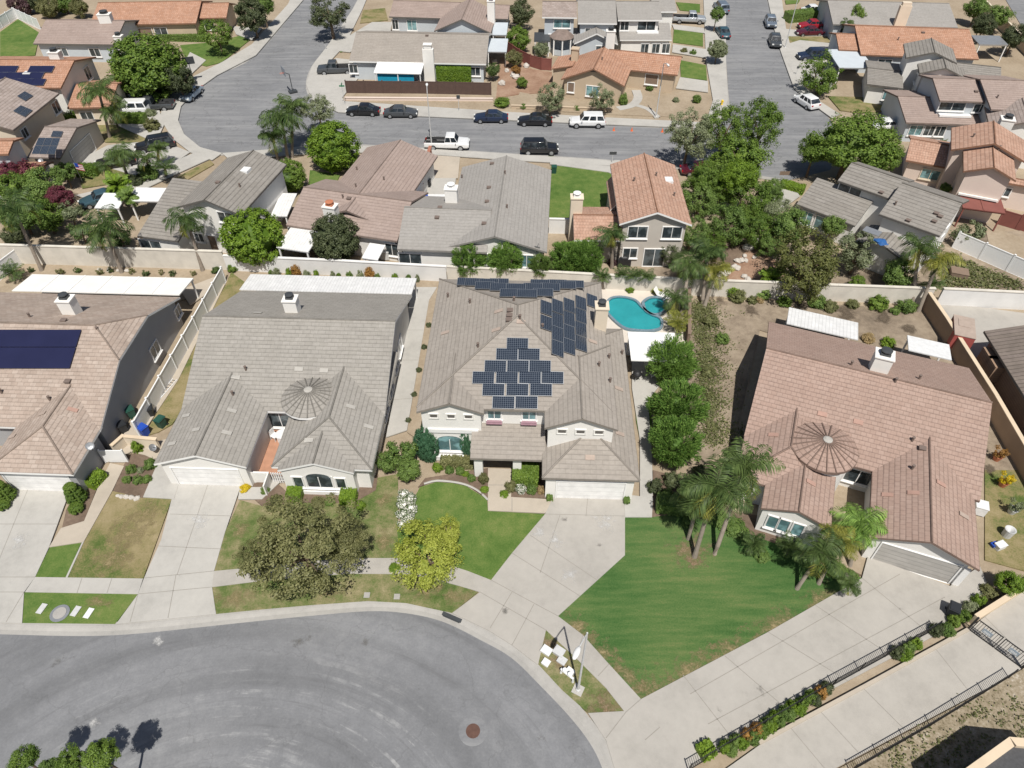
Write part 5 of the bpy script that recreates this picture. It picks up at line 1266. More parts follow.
# HOUSE with rose-brown tiles and a round turret, turned to the right
hd = math.degrees(heading((771, 322), (969, 368), E_))
h = House('house', 'large rose brown tile house with fan shaped turret roof and grey garage door', (744, 436), (980, 500), E_, 'tile_rose', 'stucco_white', 'tile_rose', rz=hd); H4 = h
a = h.wing([(744, 436), (771, 322), (969, 368)], E_, 'x', (0, 0), x0=0.0, pitch=.40)
w1 = h.wing([(829, 504)], E_, 'y', (1, 0), x0=.03, y1=a['cm']-1.0, pitch=.37)
w2 = h.wing([(761, 508), (832, 520)], E_+.03, 'y', (0, 0), y1=w1['b'][2]+4.5, pitch=.36, ov=.2)
w3 = h.wing([(869, 537), (980, 567)], E_, 'y', (0, 0), y1=a['cm']-.6, pitch=.40)
tc = h.cone(828, 439.5, 4.0, 2.4, .85, cap=.34)
y2 = w2['b'][2]+.2
for px, py in ((772, 524), (783, 527), (797, 532)): x = h.L(px, py, 1.6).x; h.window('f', y2, .9, 2.2, x-.35, x+.35, glass='glass_teal', mull=0)
y3 = w3['b'][2]+.45; x3 = (w3['b'][0]+w3['b'][1])/2
h.garage('f', y3, w3['b'][0]+1.1, w3['b'][0]+6.0, 2.2, 'garage_grey')
m = MB(); m.box(w3['b'][0]+6.6, w3['b'][1]-.6, y3-.12, y3-.01, .1, 2.2); h.part('side_door', m, 'trim_white')
h.window('f', a['b'][2]+.45, .8, 2.2, h.L(848, 478, 1.5).x-.2, h.L(848, 478, 1.5).x+1.6, glass='glass_dark', mull=1)
h.chimney(885, 355, 1.3, 1.15, 6.9)
h.bits([('patchr', 822, 414.5), ('patchr', 858, 422.5), ('patchr', 773, 435), ('patchr', 811, 483), ('patchr', 887, 495), ('patchr', 913, 493), ('patchr', 941, 484), ('pipe', 912, 441), ('vent', 922, 449), ('pipe', 895, 382), ('pipe', 919, 379), ('pipe', 851, 365), ('patch', 964, 516), ('pipe', 912, 469)])
h.finish()
# ------------------------------------------------------------------ houses behind
def ridge_y(h, px, py, e, pitch, y0=0.0):
    y = 4.0
    for _ in range(40): y = 0.5*y+0.5*h.L(px, py, e+pitch*(y-y0)).y
    return y
def gx(h, pts, e, rp, pitch=.36, hips=(0, 0), **k):
    """wing with its ridge along the front eave; rp = picture point on the ridge"""
    b = h.bb(pts, e); y0 = k.pop('y0', b[2]); yr = ridge_y(h, rp[0], rp[1], e, pitch, y0)
    return h.wing(pts, e, 'x', hips, pitch=pitch, y0=y0, y1=2*yr-y0, **k)
def win(h, side, at, px, py, w, z, hh, **k):
    p = h.L(px, py, z); u = p.x if side in 'fb' else p.y
    return h.window(side, at, z-hh/2, z+hh/2, u-w/2, u+w/2, **k)
# left of the row behind: grey two storey
h = House('house', 'two storey white house with weathered grey roof behind the palm row on the left', (176, 207), (241, 215), 5.4, 'tile_slate', 'stucco_white', 'trim_dark', pitch=.36)
a = h.wing([(176, 207), (241, 215), (274, 163)], 5.4, 'y'); y = a['b'][2]+.45
win(h, 'f', y, 224, 219, 1.6, 4.6, 1.1); win(h, 'f', y, 197, 240, 1.0, 1.6, 1.0); win(h, 'f', y, 214, 243, .9, 1.05, 2.0, glass='trim_brown', mull=0, name='door', sill=False)
bl = h.bb([(137, 236), (181, 238)], 2.8); h.shed(None, 2.8, 5.0, 'front', b=[bl[0], a['b'][0]+.6, bl[2], bl[2]+8.2], wall=True)
win(h, 'f', bl[2]+.3, 160, 241, 2.4, 1.2, 2.0, sill=False)
h.bits([('sky', 245, 170), ('vent', 218, 183), ('pipe', 240, 187), ('vent', 160, 205)]); h.finish()
# brown L-shaped house
h = House('house', 'single storey brown tile L shaped house behind the round dark tree', (286, 225), (397, 241), 2.9, 'tile_brown', 'stucco_white', 'tile_brown', pitch=.34)
a = gx(h, [(286, 225), (397, 241)], 2.9, (348, 193), .34)
b = h.wing([(423, 154), (412, 194), (338, 182)], 2.9, 'y', pitch=.33, y0=a['b'][2]+2)
h.chimney(330, 206, 1.3, 1.0, 5.6, 'stucco_white', 'terracotta')
y = a['b'][2]+.45; win(h, 'f', y, 345, 243, 2.0, 1.4, 1.6); win(h, 'f', y, 392, 250, 1.4, 1.4, 1.4); win(h, 'f', y, 300, 238, 2.2, 1.2, 2.0)
h.bits([('pipe', 343, 198), ('pipe', 357, 170), ('pipe', 356, 187), ('vent', 349, 199), ('pipe', 384, 180)]); h.finish()
# ash grey house
h = House('house', 'single storey ash grey tile house with front gable beside the narrow concrete yard', (443, 248), (547, 252), 2.9, 'tile_ash', 'stucco_white', 'tile_ash', pitch=.33)
a = h.wing([(443, 248), (547, 252), (549, 170)], 2.9, 'y', pitch=.31)
b = gx(h, [(397, 249), (448, 250)], 2.9, (430, 208), .32, x1=4.5)
h.chimney(451, 188, 1.3, 1.0, 5.3, 'stucco_white', 'trim_white')
y = a['b'][2]+.45; win(h, 'f', y, 455, 257, 1.0, 1.4, 1.4, glass='glass_teal'); win(h, 'f', y, 487, 255, .8, 1.4, 1.3); win(h, 'f', y, 527, 257, 1.6, 1.4, 1.4, glass='glass_teal')
y = b['b'][2]+.45; win(h, 'f', y, 412, 257, 2.3, 1.1, 2.0, sill=False)
h.bits([('vent', 492, 164), ('vent', 489, 188), ('vent', 487, 202), ('vent', 484, 224), ('vent', 440, 208), ('pipe', 505, 174), ('pipe', 507, 208), ('pipe', 462, 178), ('vent', 437, 218)]); h.finish()
# two storey terracotta house
h = House('house', 'two storey beige house with terracotta tile roof overlooking the pool yard', (619.5, 224), (691, 220.5), 5.4, 'tile_claypale', 'stucco_taupe', 'trim_white', pitch=.38, ridge='tile_clay', rz=-1.2)
a = h.wing([(619.5, 224), (691.5, 222.5)], 5.4, 'y', y0=0, y1=h.L(677, 165, 5.4).y)
y = a['b'][2]+.45
win(h, 'f', y, 637, 229, 1.9, 4.2, 1.3); win(h, 'f', y, 671, 229, 1.9, 4.2, 1.3); win(h, 'f', y, 629.5, 250, 1.4, 1.7, 1.1); win(h, 'f', y, 653, 254, 2.1, 1.15, 2.1, sill=False)
c = h.wing([(574, 240), (607, 240), (607, 207)], 2.9, 'x', (0, 0), pitch=.30, x1=1.0)
bl = h.bb([(607, 180), (624, 206)], 4.0); h.shed(None, 3.5, 4.6, 'left', b=[bl[0], a['b'][0]+.6, bl[2], bl[2]+6], wall=True)
h.chimney(577, 197, 1.25, 1.0, 5.4, 'stucco_cream', 'trim_white')
h.bits([('sky', 668, 180), ('pipe', 656, 176), ('pipe', 634, 181), ('pipe', 674, 196)]); h.finish()
# slate grey house turned to the left
h = House('house', 'grey tile split level house seen at an angle beside the large green street tree', (879, 214), (940, 236), 5.2, 'tile_slate', 'stucco_white', 'trim_dark', pitch=.36)
a = gx(h, [(879, 214), (940, 236)], 5.2, (935, 194), .36)
b = gx(h, [(844, 175), (882, 196)], 5.2, (880, 172), .36, x1=.25)
bl = h.bb([(800, 201), (855, 226)], 2.8); yy = b['b'][2]+.9
h.shed(None, 2.8, 2.8+(yy-bl[2])*.36, 'front', b=[bl[0], bl[1], bl[2], yy], wall=True)
y = b['b'][2]+.45; win(h, 'f', y, 847, 193, 2.4, 4.35, 1.0)
win(h, 'f', bl[2]+.3, 825, 222, 1.8, 1.5, 1.5, glass='glass_teal'); win(h, 'f', bl[2]+.3, 812, 213, 1.2, 1.5, 1.5, glass='glass_teal')
d = h.wing([(858, 238), (896, 258), (916, 248)], 2.7, 'y', y1=a['b'][2]+2, pitch=.34)
q = h.on_roof(881, 243); m = MB(); m.blob((q.x, q.y, q.z+.15), (.7, .5, .18), 9, 5, 0, .35); h.part('tarpaulin', m, 'tarp_blue')
q = h.on_roof(872, 232); m = MB(); m.box(q.x-.8, q.x+.8, q.y-.5, q.y+.5, q.z+.05, q.z+.12); h.part('roof_sheet', m, 'metal_grey')
x = a['b'][1]-.45; win(h, 'r', x, 955, 222, .9, 4.2, 1.1); win(h, 'r', x, 948, 243, .9, 1.6, 1.1)
h.bits([('vent', 881, 193), ('pipe', 895, 205), ('vent', 908, 221), ('vent', 934, 222), ('vent', 940, 217), ('vent', 936, 214)]); h.finish()
# salmon house on the right edge
h = House('house', 'salmon stucco two storey house with terracotta roofs at right edge above the maroon pergola', (963.5, 171), (1013, 178), 5.6, 'tile_claypale', 'stucco_salmon', 'tile_clay', pitch=.40, rz=-24, ridge='tile_clay')
q = h.L(995, 165, 6.8); ww = q.x
a = h.wing(None, 5.6, 'y', x0=0, x1=2*ww, y0=0, y1=7)
ml = h.L(951, 150, 5.6)
b = h.wing(None, 5.65, 'y', x0=ml.x, x1=2*h.L(988, 143, 7.2).x-ml.x+1.5, y0=ml.y, y1=h.L(951, 128, 5.6).y, rm=.5)
lb = h.bb([(906, 160), (944, 164)], 2.9)
c = h.wing([(906, 160), (944, 164)], 2.9, 'x', x1=ml.x+1, y1=lb[2]+7.2, pitch=.30)
r = h.wing([(1004, 180)], 3.2, 'x', x0=2*ww-1.2, x1=2*ww+6, y0=h.L(1004, 182, 3.2).y, y1=6, pitch=.35)
y = c['b'][2]+.45; win(h, 'f', y, 930, 177, 2.0, 1.5, 1.2, glass='glass_teal', frame='stucco_cream'); y = r['b'][2]+.45; win(h, 'f', y, 1004, 184, 1.1, 1.9, 1.0)
m = MB(); yy = 0.2; m.box(.6, 2*ww-.6, yy, yy+.22, 2.75, 2.95); h.part('belt_course', m, 'stucco_white')
h.bits([('patch', 976, 134), ('pipe', 973, 137), ('pipe', 1000, 140), ('pipe', 999, 149)]); h.finish()
# across the street: long grey-brown roof with blue patio
h = House('house', 'long low grey brown tile house with broad white chimney and turquoise patio curtain', (349, 61), (486, 64), 2.9, 'tile_tan', 'siding_blue', 'trim_white', pitch=.32)
a = gx(h, [(349, 61), (486, 64)], 2.9, (430, 33.5), .30)
m = MB(); p = h.L(429, 43, 5.2); m.box(p.x-.8, p.x+.8, -.35, .44, 0, 4.9); m.box(p.x-.55, p.x+.55, -.3, .4, 4.902, 5.5); h.part('chimney', m, 'stucco_white')
k = MB(); k.box(p.x-.65, p.x+.65, -.4, .5, 5.502, 5.6); h.part('chimney_cap', k, 'stucco_white')
pb = h.bb([(374, 71), (421, 73)], 2.6); h.shed(None, 2.5, 2.85, 'front', b=[pb[0], pb[1], pb[2], .2], t=.12, name='patio_roof', mat=['trim_white', 'trim_white'])
m = MB(); m.box(pb[0]+.4, pb[1]-1.2, pb[2]+.3, pb[2]+.36, .05, 2.3); h.part('patio_curtain', m, 'blue_paint')
for x in (pb[0]+.15, pb[1]-.2, (pb[0]+pb[1])/2): m = MB(); m.box(x-.06, x+.06, pb[2]+.08, pb[2]+.2, 0, 2.38); h.part('patio_post', m, 'trim_white')
win(h, 'f', .45, 355, 66, 1.2, 1.6, 1.2); win(h, 'f', .45, 476, 69, 1.4, 1.6, 1.2)
h.bits([('pipe', 442, 51), ('vent', 427, 36)]); h.finish()
# behind it
h = House('house', 'pinkish brown roofed pale blue house with white gable behind the long low house', (389, 16.5), (434, 18), 2.9, 'tile_brown', 'siding_blue', 'trim_dark', pitch=.34)
a = gx(h, [(389, 16.5), (434, 18)], 2.9, (410, 1), .30, x1=13)
b = h.wing([(434, 31), (492, 29.5)], 2.9, 'y', y1=a['cm'], pitch=.42)
c = gx(h, [(494, 15), (508, 19)], 2.9, (500, 5), .32)
win(h, 'f', a['b'][2]+.45, 412, 25, 1.6, 1.5, 1.6, glass='glass_teal'); win(h, 'f', a['b'][2]+.45, 395, 25, 1, 1.5, 1.5)
h.chimney(491, 1, 1.2, .9, 6.2); h.finish()
# row beyond the tan terracotta house: three attached looking blocks
h = House('house', 'two storey white house with brown roof behind the octagonal garden pavilion', (542, 17), (577, 17.5), 5.4, 'tile_mixed', 'siding_blue', 'trim_white', pitch=.3)
a = gx(h, [(542, 17), (577, 17.5)], 5.4, (560, 1.5), .28); y = a['b'][2]+.45
win(h, 'f', y, 562, 22, 2.6, 4.3, 1.2, glass='glass_teal'); m = MB(); m.box(h.L(548, 30, 1).x, h.L(574, 30, 1).x, y-.12, y-.01, 2.6, 2.75); h.part('belt_course', m, 'trim_white')
h.finish()
h = House('house', 'two storey grey roofed house between the brown roof and the wide grey house', (578, 23), (617, 23.5), 5.4, 'tile_ash', 'siding_blue', 'trim_white', pitch=.3)
a = gx(h, [(578, 23), (617, 23.5)], 5.4, (598, .5), .28)
b = h.wing([(574, 40), (618, 44)], 3.2, 'y', y1=a['b'][2]+1.5, pitch=.45)
h.chimney(611, 31, 1.35, 1.0, 5.4); win(h, 'f', b['b'][2]+.45, 600, 42, 1.6, 2.2, 1.0); win(h, 'f', a['b'][2]+.45, 590, 29, 1.6, 4.0, 1.0); h.finish()
h = House('house', 'wide two storey grey roofed house facing the right hand street with white window boxes', (618, 20), (653, 20), 5.4, 'tile_ash', 'stucco_white', 'trim_white', pitch=.3)
a = gx(h, [(618, 20), (653, 20)], 5.4, (636, 1.5), .28, x1=7); a2 = gx(h, [(653, 11), (677, 11.5)], 5.4, (665, -3), .28)
y = a['b'][2]+.45; win(h, 'f', y, 624, 24, 1.3, 4.4, 1.3); win(h, 'f', y, 646, 24.5, 2.8, 4.4, 1.3); m = MB(); p = h.L(646, 27, 3.6); m.box(p.x-1.7, p.x+1.7, y-.6, y-.02, 3.35, 3.6); h.part('flower_box', m, 'trim_white')
lb = h.bb([(620, 40), (672, 40)], 2.9); h.shed(None, 2.9, 3.9+.3, 'front', b=[lb[0], lb[1], lb[2], y+2.0], wall=True)
for px in (643, 654, 664): win(h, 'f', lb[2]+.3, px, 44, 1.2, 1.5, 1.4)
h.finish()
# tan terracotta house on the corner
h = House('house', 'single storey tan house with bright terracotta roof on the street corner', (561, 79), (624.5, 86), 2.8, 'tile_clay', 'stucco_tan', 'tile_clay', pitch=.42)
a = h.wing([(561, 79), (624.5, 86)], 2.8, 'y', y1=h.L(588, 42, 5.2).y, pitch=.42)
b = gx(h, [(636, 70.5), (679, 70.5)], 2.8, (650, 53.5), .36, x0=a['b'][1]-4)
bl = h.bb([(551, 66), (562, 66)], 3.0); h.shed(None, 2.6, 3.4, 'left', b=[bl[0], .9, bl[2], bl[2]+5], wall=True)
m = MB(); q = h.L(565, 50, 4.6); m.box(.2, 1.2, q.y-.4, q.y+.5, 0, 4.9); m.box(.1, 1.3, q.y-.5, q.y+.6, 4.902, 5.05); h.part('chimney', m, 'stucco_tan')
y = a['b'][2]+.45; win(h, 'f', y, 570, 89, .9, 1.6, 1.3, glass='trim_brown', mull=0); win(h, 'f', y, 592, 92, 1.8, 1.4, 1.4, glass='glass_teal'); win(h, 'f', b['b'][2]+.45, 652, 78, 1.8, 1.6, 1.4, glass='trim_brown', mull=0)
m = MB(); m.box(a['b'][1]/2-.5, a['b'][1]/2+.5, y-.05, y-.004, 4.1, 4.6); h.part('gable_vent', m, 'trim_dark')
h.bits([('patch', 584, 53), ('pipe', 602, 60)]); h.finish()
# far left group
h = House('house', 'long terracotta roofed ranch house at top left behind the clipped hedge', (90, 25), (196, 23), 2.9, 'tile_clay', 'stucco_tan', 'tile_clay', pitch=.34)
a = gx(h, [(90, 25), (196, 23)], 2.9, (140, 2), .30); b = gx(h, [(198, 18), (228, 15)], 2.9, (214, 3), .34)
h.chimney(104, 14, 1.9, 1.2, 5.6); win(h, 'f', a['b'][2]+.45, 165, 27, 2.0, 1.5, 1.2); win(h, 'f', b['b'][2]+.45, 212, 22, 1.5, 1.5, 1.2); h.garage('f', a['b'][2]+.45, 5.5, 9.5, 2.1, 'trim_brown'); h.finish()
h = House('house', 'grey brown roofed white house with square skylight beside the dark green rear lawn', (33, 43.5), (114, 44.5), 2.9, 'tile_brown', 'siding_blue', 'trim_dark', pitch=.34)
a = gx(h, [(33, 43.5), (114, 44.5)], 2.9, (75, 20), .30); h.bits([('sky', 82, 31), ('pipe', 66, 34)]); win(h, 'f', a['b'][2]+.45, 60, 54, 1.6, 1.5, 1.2); win(h, 'f', a['b'][2]+.45, 92, 55, 1.6, 1.5, 1.2); h.chimney(118, 36, 1.2, .9, 4.6); h.finish()
h = House('house', 'two storey house with terracotta roof and black solar panels at upper left edge', (0, 87), (61, 87.5), 5.2, 'tile_clay', 'stucco_white', 'tile_clay', pitch=.30)
a = gx(h, [(-40, 87), (61, 87.5)], 5.2, (30, 60), .28)
h.panels([(x+(86-y)*.35, y) for y, xs in ((83, (2, 14, 26, 38)), (76.5, (-2, 10, 22, 34)), (70, (-6, 6, 30, 42))) for x in xs], 1.72, 1.35, ('solar_dark', 'solar_frame'))
h.bits([('sky', 28, 73)]); win(h, 'r', a['b'][1]-.45, 69, 73, 1.4, 4, 1.6); h.chimney(54, 52, 1.4, 1.0, 7.4); win(h, 'f', a['b'][2]+.45, 50, 92, 1.4, 4, 1.0); h.finish()
h = House('house', 'low terracotta roofed garage behind the feathery palm and white van', (67, 108), (110, 107), 2.8, 'tile_clay', 'stucco_cream', 'tile_clay', pitch=.3)
a = gx(h, [(67, 108), (110, 107)], 2.8, (95, 84), .28); win(h, 'f', a['b'][2]+.45, 90, 112, 1.6, 1.5, 1.0); h.finish()
h = House('house', 'two storey house with mottled grey brown roof and two solar arrays at left edge', (-20, 126), (13, 130), 5.2, 'tile_mixed', 'stucco_cream', 'tile_mixed', pitch=.3, rz=-4)
a = h.wing([(13, 130), (50, 93)], 5.2, 'y', (0, 0), x0=-12.5+h.L(13, 130, 5.2).x, pitch=.30)
h.grid([(25, 118), (33, 111), (21, 106), (13, 112)], 1, 2); h.grid([(25.5, 102), (33.5, 96.5), (25, 92), (17, 97)], 1, 2)
x = a['b'][1]-.45; win(h, 'r', x, 24, 133, 1.1, 3.8, 1.1); win(h, 'r', x, 46, 107, 1.4, 3.8, 1.4); h.finish()
h = House('house', 'low garage house with mottled roof, solar panels and wide grey garage door', (27, 157), (60, 158), 2.8, 'tile_mixed', 'stucco_taupe', 'tile_mixed', pitch=.34)
a = gx(h, [(27, 157), (60, 158)], 2.8, (60, 127), .26)
h.grid([(32, 155), (55, 155.5), (61, 139), (39, 138.5)], 3, 2); h.grid([(51, 137.5), (61.5, 138), (64, 132), (53.5, 131.5)], 1, 1)
yy = (a['b'][2]+a['b'][3])/2; h.garage('r', a['b'][1]-.45, yy-2.6, yy+2.4, 2.2, 'garage_grey'); h.finish()
h = House('house', 'terracotta roofed house half hidden by the bougainvillea thicket at left edge', (-20, 181), (38, 179.5), 2.8, 'tile_clay', 'siding_blue', 'tile_clay', pitch=.3)
a = gx(h, [(-40, 181), (38, 179.5)], 2.8, (20, 166), .28); b = gx(h, [(-40, 154), (8, 154)], 5.0, (-5, 141), .3); h.finish()
# far right group
h = House('house', 'long terracotta roofed ranch house at upper right with pale blue carport', (861, 54.5), (979, 59), 2.9, 'tile_clay', 'siding_blue', 'tile_clay', pitch=.3)
a = gx(h, [(861, 54.5), (979, 59)], 2.9, (900, 27), .29); b = gx(h, [(839, 49.5), (866, 50)], 2.9, (850, 34), .29, x1=4)
win(h, 'f', a['b'][2]+.45, 880, 58, 2.0, 1.5, 1.3); h.bits([('vent', 923, 33), ('pipe', 898, 40)]); h.finish()
h = House('house', 'pale grey roofed house with tall cream chimney along the top right edge', (833, 24), (958, 27.5), 2.9, 'tile_ash', 'siding_blue', 'tile_ash', pitch=.3)
a = gx(h, [(833, 24), (958, 27.5)], 2.9, (890, 2), .28); m = MB(); q = h.L(913, 9, 6.3); m.box(q.x-1.0, q.x+.8, -.3, .44, 0, 6.0); m.box(q.x-.8, q.x+.6, -.25, .4, 6.002, 6.5); h.part('chimney', m, 'stucco_cream'); win(h, 'f', a['b'][2]+.45, 842, 29, 1.6, 1.5, 1.3); h.finish()
h = House('house', 'sage and white split level house with stepped grey gables and white framed window', (919.5, 73), (960, 73), 5.4, 'tile_slate', 'stucco_white', 'tile_slate', rz=-18, pitch=.36)
p = h.L(946, 64.5, 6.6); a = h.wing(None, 5.4, 'y', x0=0, x1=2*p.x, y0=0, y1=h.L(912, 63, 5.4).y)
q0 = h.L(906, 57.5, 6.0); pk = h.L(934.5, 49, 7.2); b = h.wing(None, 6.0, 'y', x0=q0.x, x1=2*pk.x-q0.x, y0=q0.y, y1=h.L(897.6, 43, 6.0).y, pitch=.34)
lb = h.bb([(867, 84), (881, 84.5)], 2.9); c = h.wing([(867, 84), (898, 73)], 2.9, 'x', x1=q0.x+.6, y1=h.L(880, 58, 3.4).y, pitch=.12)
s4 = h.wing([(954, 77), (1000, 79)], 3.2, 'x', x0=2*p.x-1, y1=h.L(975, 63, 4).y+2, pitch=.3)
y = a['b'][2]+.45; win(h, 'l', .45, 914, 78, 1.2, 3.6, 1.1); win(h, 'f', c['b'][2]+.45, 889, 86, 1.8, 1.6, 1.4, glass='glass_teal'); h.bits([('pipe', 917, 46), ('patchw', 932, 36)]); h.finish()
h = House('house', 'two storey taupe roofed house with white balcony band and leafy tree before it', (940, 100.5), (985, 102), 5.2, 'tile_brown', 'siding_blue', 'tile_brown', pitch=.3)
a = gx(h, [(940, 100.5), (985, 102)], 5.2, (962, 79), .28); b = gx(h, [(991, 109), (1040, 111)], 5.3, (1005, 80), .28)
c = gx(h, [(906, 122), (951, 124)], 2.8, (925, 97), .24, x1=9)
y = a['b'][2]+.45; win(h, 'f', y, 950, 104, 3.2, 4.3, 1.0); win(h, 'f', y, 978, 106, 1.6, 4.2, 1.0); m = MB(); q = h.L(945, 108, 3.4); m.box(q.x-1.4, q.x+2.6, y-.7, y-.02, 3.15, 3.4); h.part('balcony_band', m, 'trim_white')
y = c['b'][2]+.45; win(h, 'f', y, 928, 129, 1.3, 1.6, 1.3); win(h, 'f', y, 938, 129, 1.3, 1.6, 1.3); win(h, 'f', y, 914, 128, 1.6, 1.6, 1.3, glass='glass_teal'); h.bits([('vent', 976, 92), ('pipe', 997, 98)]); h.finish()
h = House('house', 'white walled house with dark roof and square chimney at right edge behind the salmon house', (990, 128), (1016, 122), 4.6, 'tile_mixed', 'stucco_white', 'tile_mixed', rz=-20, pitch=.38)
h.wing(None, 4.6, 'y', x0=0, x1=7.5, y0=0, y1=7); h.chimney(1008, 119, 1.4, 1.2, 7.0); h.finish()
# house with ribbed brown metal roof at the right edge
h = House('house', 'dark brown timber house with ribbed brown metal roof beyond the brown block wall', (984, 331), (1036, 415), 3.0, 'tile_seam', 'wood_brown', 'trim_dark', pitch=.30, ov=.6)
pA = h.L(984, 331, 3.0); h.wing(None, 3.0, 'x', x0=0, x1=13, y0=0, y1=9.5, pitch=.28, caps=False)
for px, py in ((985, 362), (993, 371)):
    q = h.L(px, py, 1.2); m = MB(); m.box(q.x-.75, q.x+.75, -.25, .59, .5, 2.3); h.part('window_bay', m, 'wood_brown')
h.finish()
# roof corner with parapet at the bottom right
hh = G(959, 772, 3.0); a0 = heading((959, 772), (1010, 737), 3.0)
h = House('house', 'corner of a flat dark roofed house with tan parapet at the bottom right edge', (950, 778), (1010, 737), 3.2, 'shingle_dark', 'stucco_tan', 'stucco_tan', rz=0)
pa, pb_, pc = h.L(952, 778, 3.2), h.L(1009, 737, 3.2), h.L(1060, 742, 3.2)
poly = [(pa.x, pa.y), (pb_.x, pb_.y), (pc.x, pc.y), (pc.x+2, pa.y-3), (pa.x, pa.y-3)]
m = MB(); m.prism(poly, 0, 2.9); m.build('wall', 'stucco_tan', h.root); cx = sum(p[0] for p in poly)/5; cy = sum(p[1] for p in poly)/5
m = MB()
for i in range(5):
    A_, B_ = Vector((*poly[i], 0)), Vector((*poly[(i+1) % 5], 0)); d = (B_-A_).normalized(); n = Vector((-d.y, d.x, 0))
    if n.dot(Vector((cx, cy, 0))-A_) < 0: n = -n
    m.extrude([A_+Vector((0, 0, 2.902)), B_+Vector((0, 0, 2.902)), B_+n*.45-d*.2+Vector((0, 0, 2.902)), A_+n*.45+d*.2+Vector((0, 0, 2.902))], (0, 0, .35))
m.build('parapet', 'wall_cap', h.root); m = MB(); m.prism([(cx+(x-cx)*.93, cy+(y-cy)*.93) for x, y in poly], 2.905, 3.0); m.build('roof', 'shingle_dark', h.root)
# ------------------------------------------------------------------ patio covers and pergolas
rl = R(-2.3)
patio_cover([(15, 291), (180, 297), (189, 277), (31, 272)], 2.5, 3.0, 'long flat cream patio cover with white battens behind the pinkish grey roof', 'stucco_white', rz=rl, low='back')
patio_cover([(245, 290), (412, 296), (413, 277), (250, 272)], 2.5, 3.0, 'long bright white ribbed patio cover behind the grey turret house', 'patio_rib', rz=rl, low='back', beams=False)
patio_cover([(631, 360), (671, 362), (675, 334), (629, 331)], 2.6, 2.75, 'white flat patio cover beside the swimming pool', 'trim_white', rz=rl, low='back', beams=False)
patio_cover([(786, 325), (857, 340), (859, 321), (790, 308)], 2.5, 2.9, 'white ribbed lattice patio cover at the back of the rose brown house', 'patio_rib', rz=R(hd), low='back', beams=False)
patio_cover([(908, 349), (950, 361), (950, 344), (909, 334)], 2.5, 2.8, 'plain white patio cover near the brown block wall', 'plastic_white', rz=R(hd), low='back', beams=False)
patio_cover([(283, 247), (310, 248), (316, 229), (292, 227)], 2.4, 2.7, 'white patio cover on posts in front of the brown house', 'patio_rib', rz=heading((286, 225), (397, 241), 2.9), low='front', beams=False)
patio_cover([(270, 215), (287, 215), (291, 194), (281, 194)], 2.4, 2.6, 'small white ribbed cover at the left end of the brown house', 'patio_rib', rz=rl, low='front', beams=False)
patio_cover([(365, 257), (378, 258), (380, 246), (370, 244)], 1.9, 2.2, 'small white awning by the right corner of the brown house', 'plastic_white', rz=heading((286, 225), (397, 241), 2.9), low='front', beams=False)
patio_cover([(963, 207), (1000, 212), (1001, 200), (966, 195)], 2.5, 2.6, 'maroon slatted pergola against the salmon house', 'fence_maroon', rz=heading((963, 207), (1000, 212), 2.5), postmat='fence_maroon', beam_mat='fence_maroon')
patio_cover([(839, 66), (855, 67), (861, 51), (843, 50)], 2.5, 2.7, 'pale blue flat carport at the left end of the long terracotta house', 'siding_blue', rz=rl, low='front', beams=False)
patio_cover([(979, 43), (1003, 44), (1000, 37), (978, 36)], 2.7, 2.9, 'grey roofed garden shelter on posts at far upper right', 'metal_grey', rz=rl, beams=False)
patio_cover([(487, 50), (504, 51), (508, 40), (492, 39)], 2.4, 2.6, 'pale blue side cover between the long low house and the slope', 'siding_blue', rz=rl, beams=False)
patio_cover([(492, 34), (506, 34), (508, 24), (495, 23)], 2.5, 2.7, 'grey blue side cover beside the white gable house', 'siding_blue', rz=rl, beams=False)
patio_cover([(95, 205), (118, 207), (121, 196), (105, 194)], 2.3, 2.6, 'white canopy over the blue grey car among the palms', 'plastic_white', rz=rl, beams=False)
patio_cover([(135, 200), (180, 200), (180, 189), (136, 189)], 2.6, 2.8, 'white flat entrance cover at the left of the grey two storey house', 'plastic_white', rz=rl, beams=False)
patio_cover([(534, 40), (550, 40), (549, 33), (535, 33)], 2.5, 2.7, 'dark grey lean to cover left of the garden pavilion', 'metal_dark', rz=rl, beams=False)
# garden pavilion
p = G(562, 36, 2.6); t = empty('garden_pavilion', (p.x, p.y, 0), 0, 'octagonal garden pavilion with brown roof beside the white two storey house', 'gazebo')
m = MB()
for k in range(8):
    a0, a1 = math.pi*k/4, math.pi*(k+1)/4; m.face([(2.1*math.cos(a0), 2.1*math.sin(a0), 2.6), (2.1*math.cos(a1), 2.1*math.sin(a1), 2.6), (.9*math.cos(a1), .9*math.sin(a1), 3.5), (.9*math.cos(a0), .9*math.sin(a0), 3.5)])
m.face([(.9*math.cos(math.pi*k/4), .9*math.sin(math.pi*k/4), 3.5) for k in range(8)]); m.face([(2.1*math.cos(math.pi*k/4), 2.1*math.sin(math.pi*k/4), 2.6) for k in range(8)][::-1]); m.build('roof', 'tile_brown', t)
for k in range(8): m = MB(); x, y = 1.9*math.cos(math.pi*k/4), 1.9*math.sin(math.pi*k/4); m.box(x-.1, x+.1, y-.1, y+.1, 0, 2.58); m.build('post', 'trim_white', t)
m = MB(); m.lathe([(1.7, .05), (1.7, .9), (1.65, .9), (1.65, .05)], 8); m.build('balustrade', 'siding_blue', t)
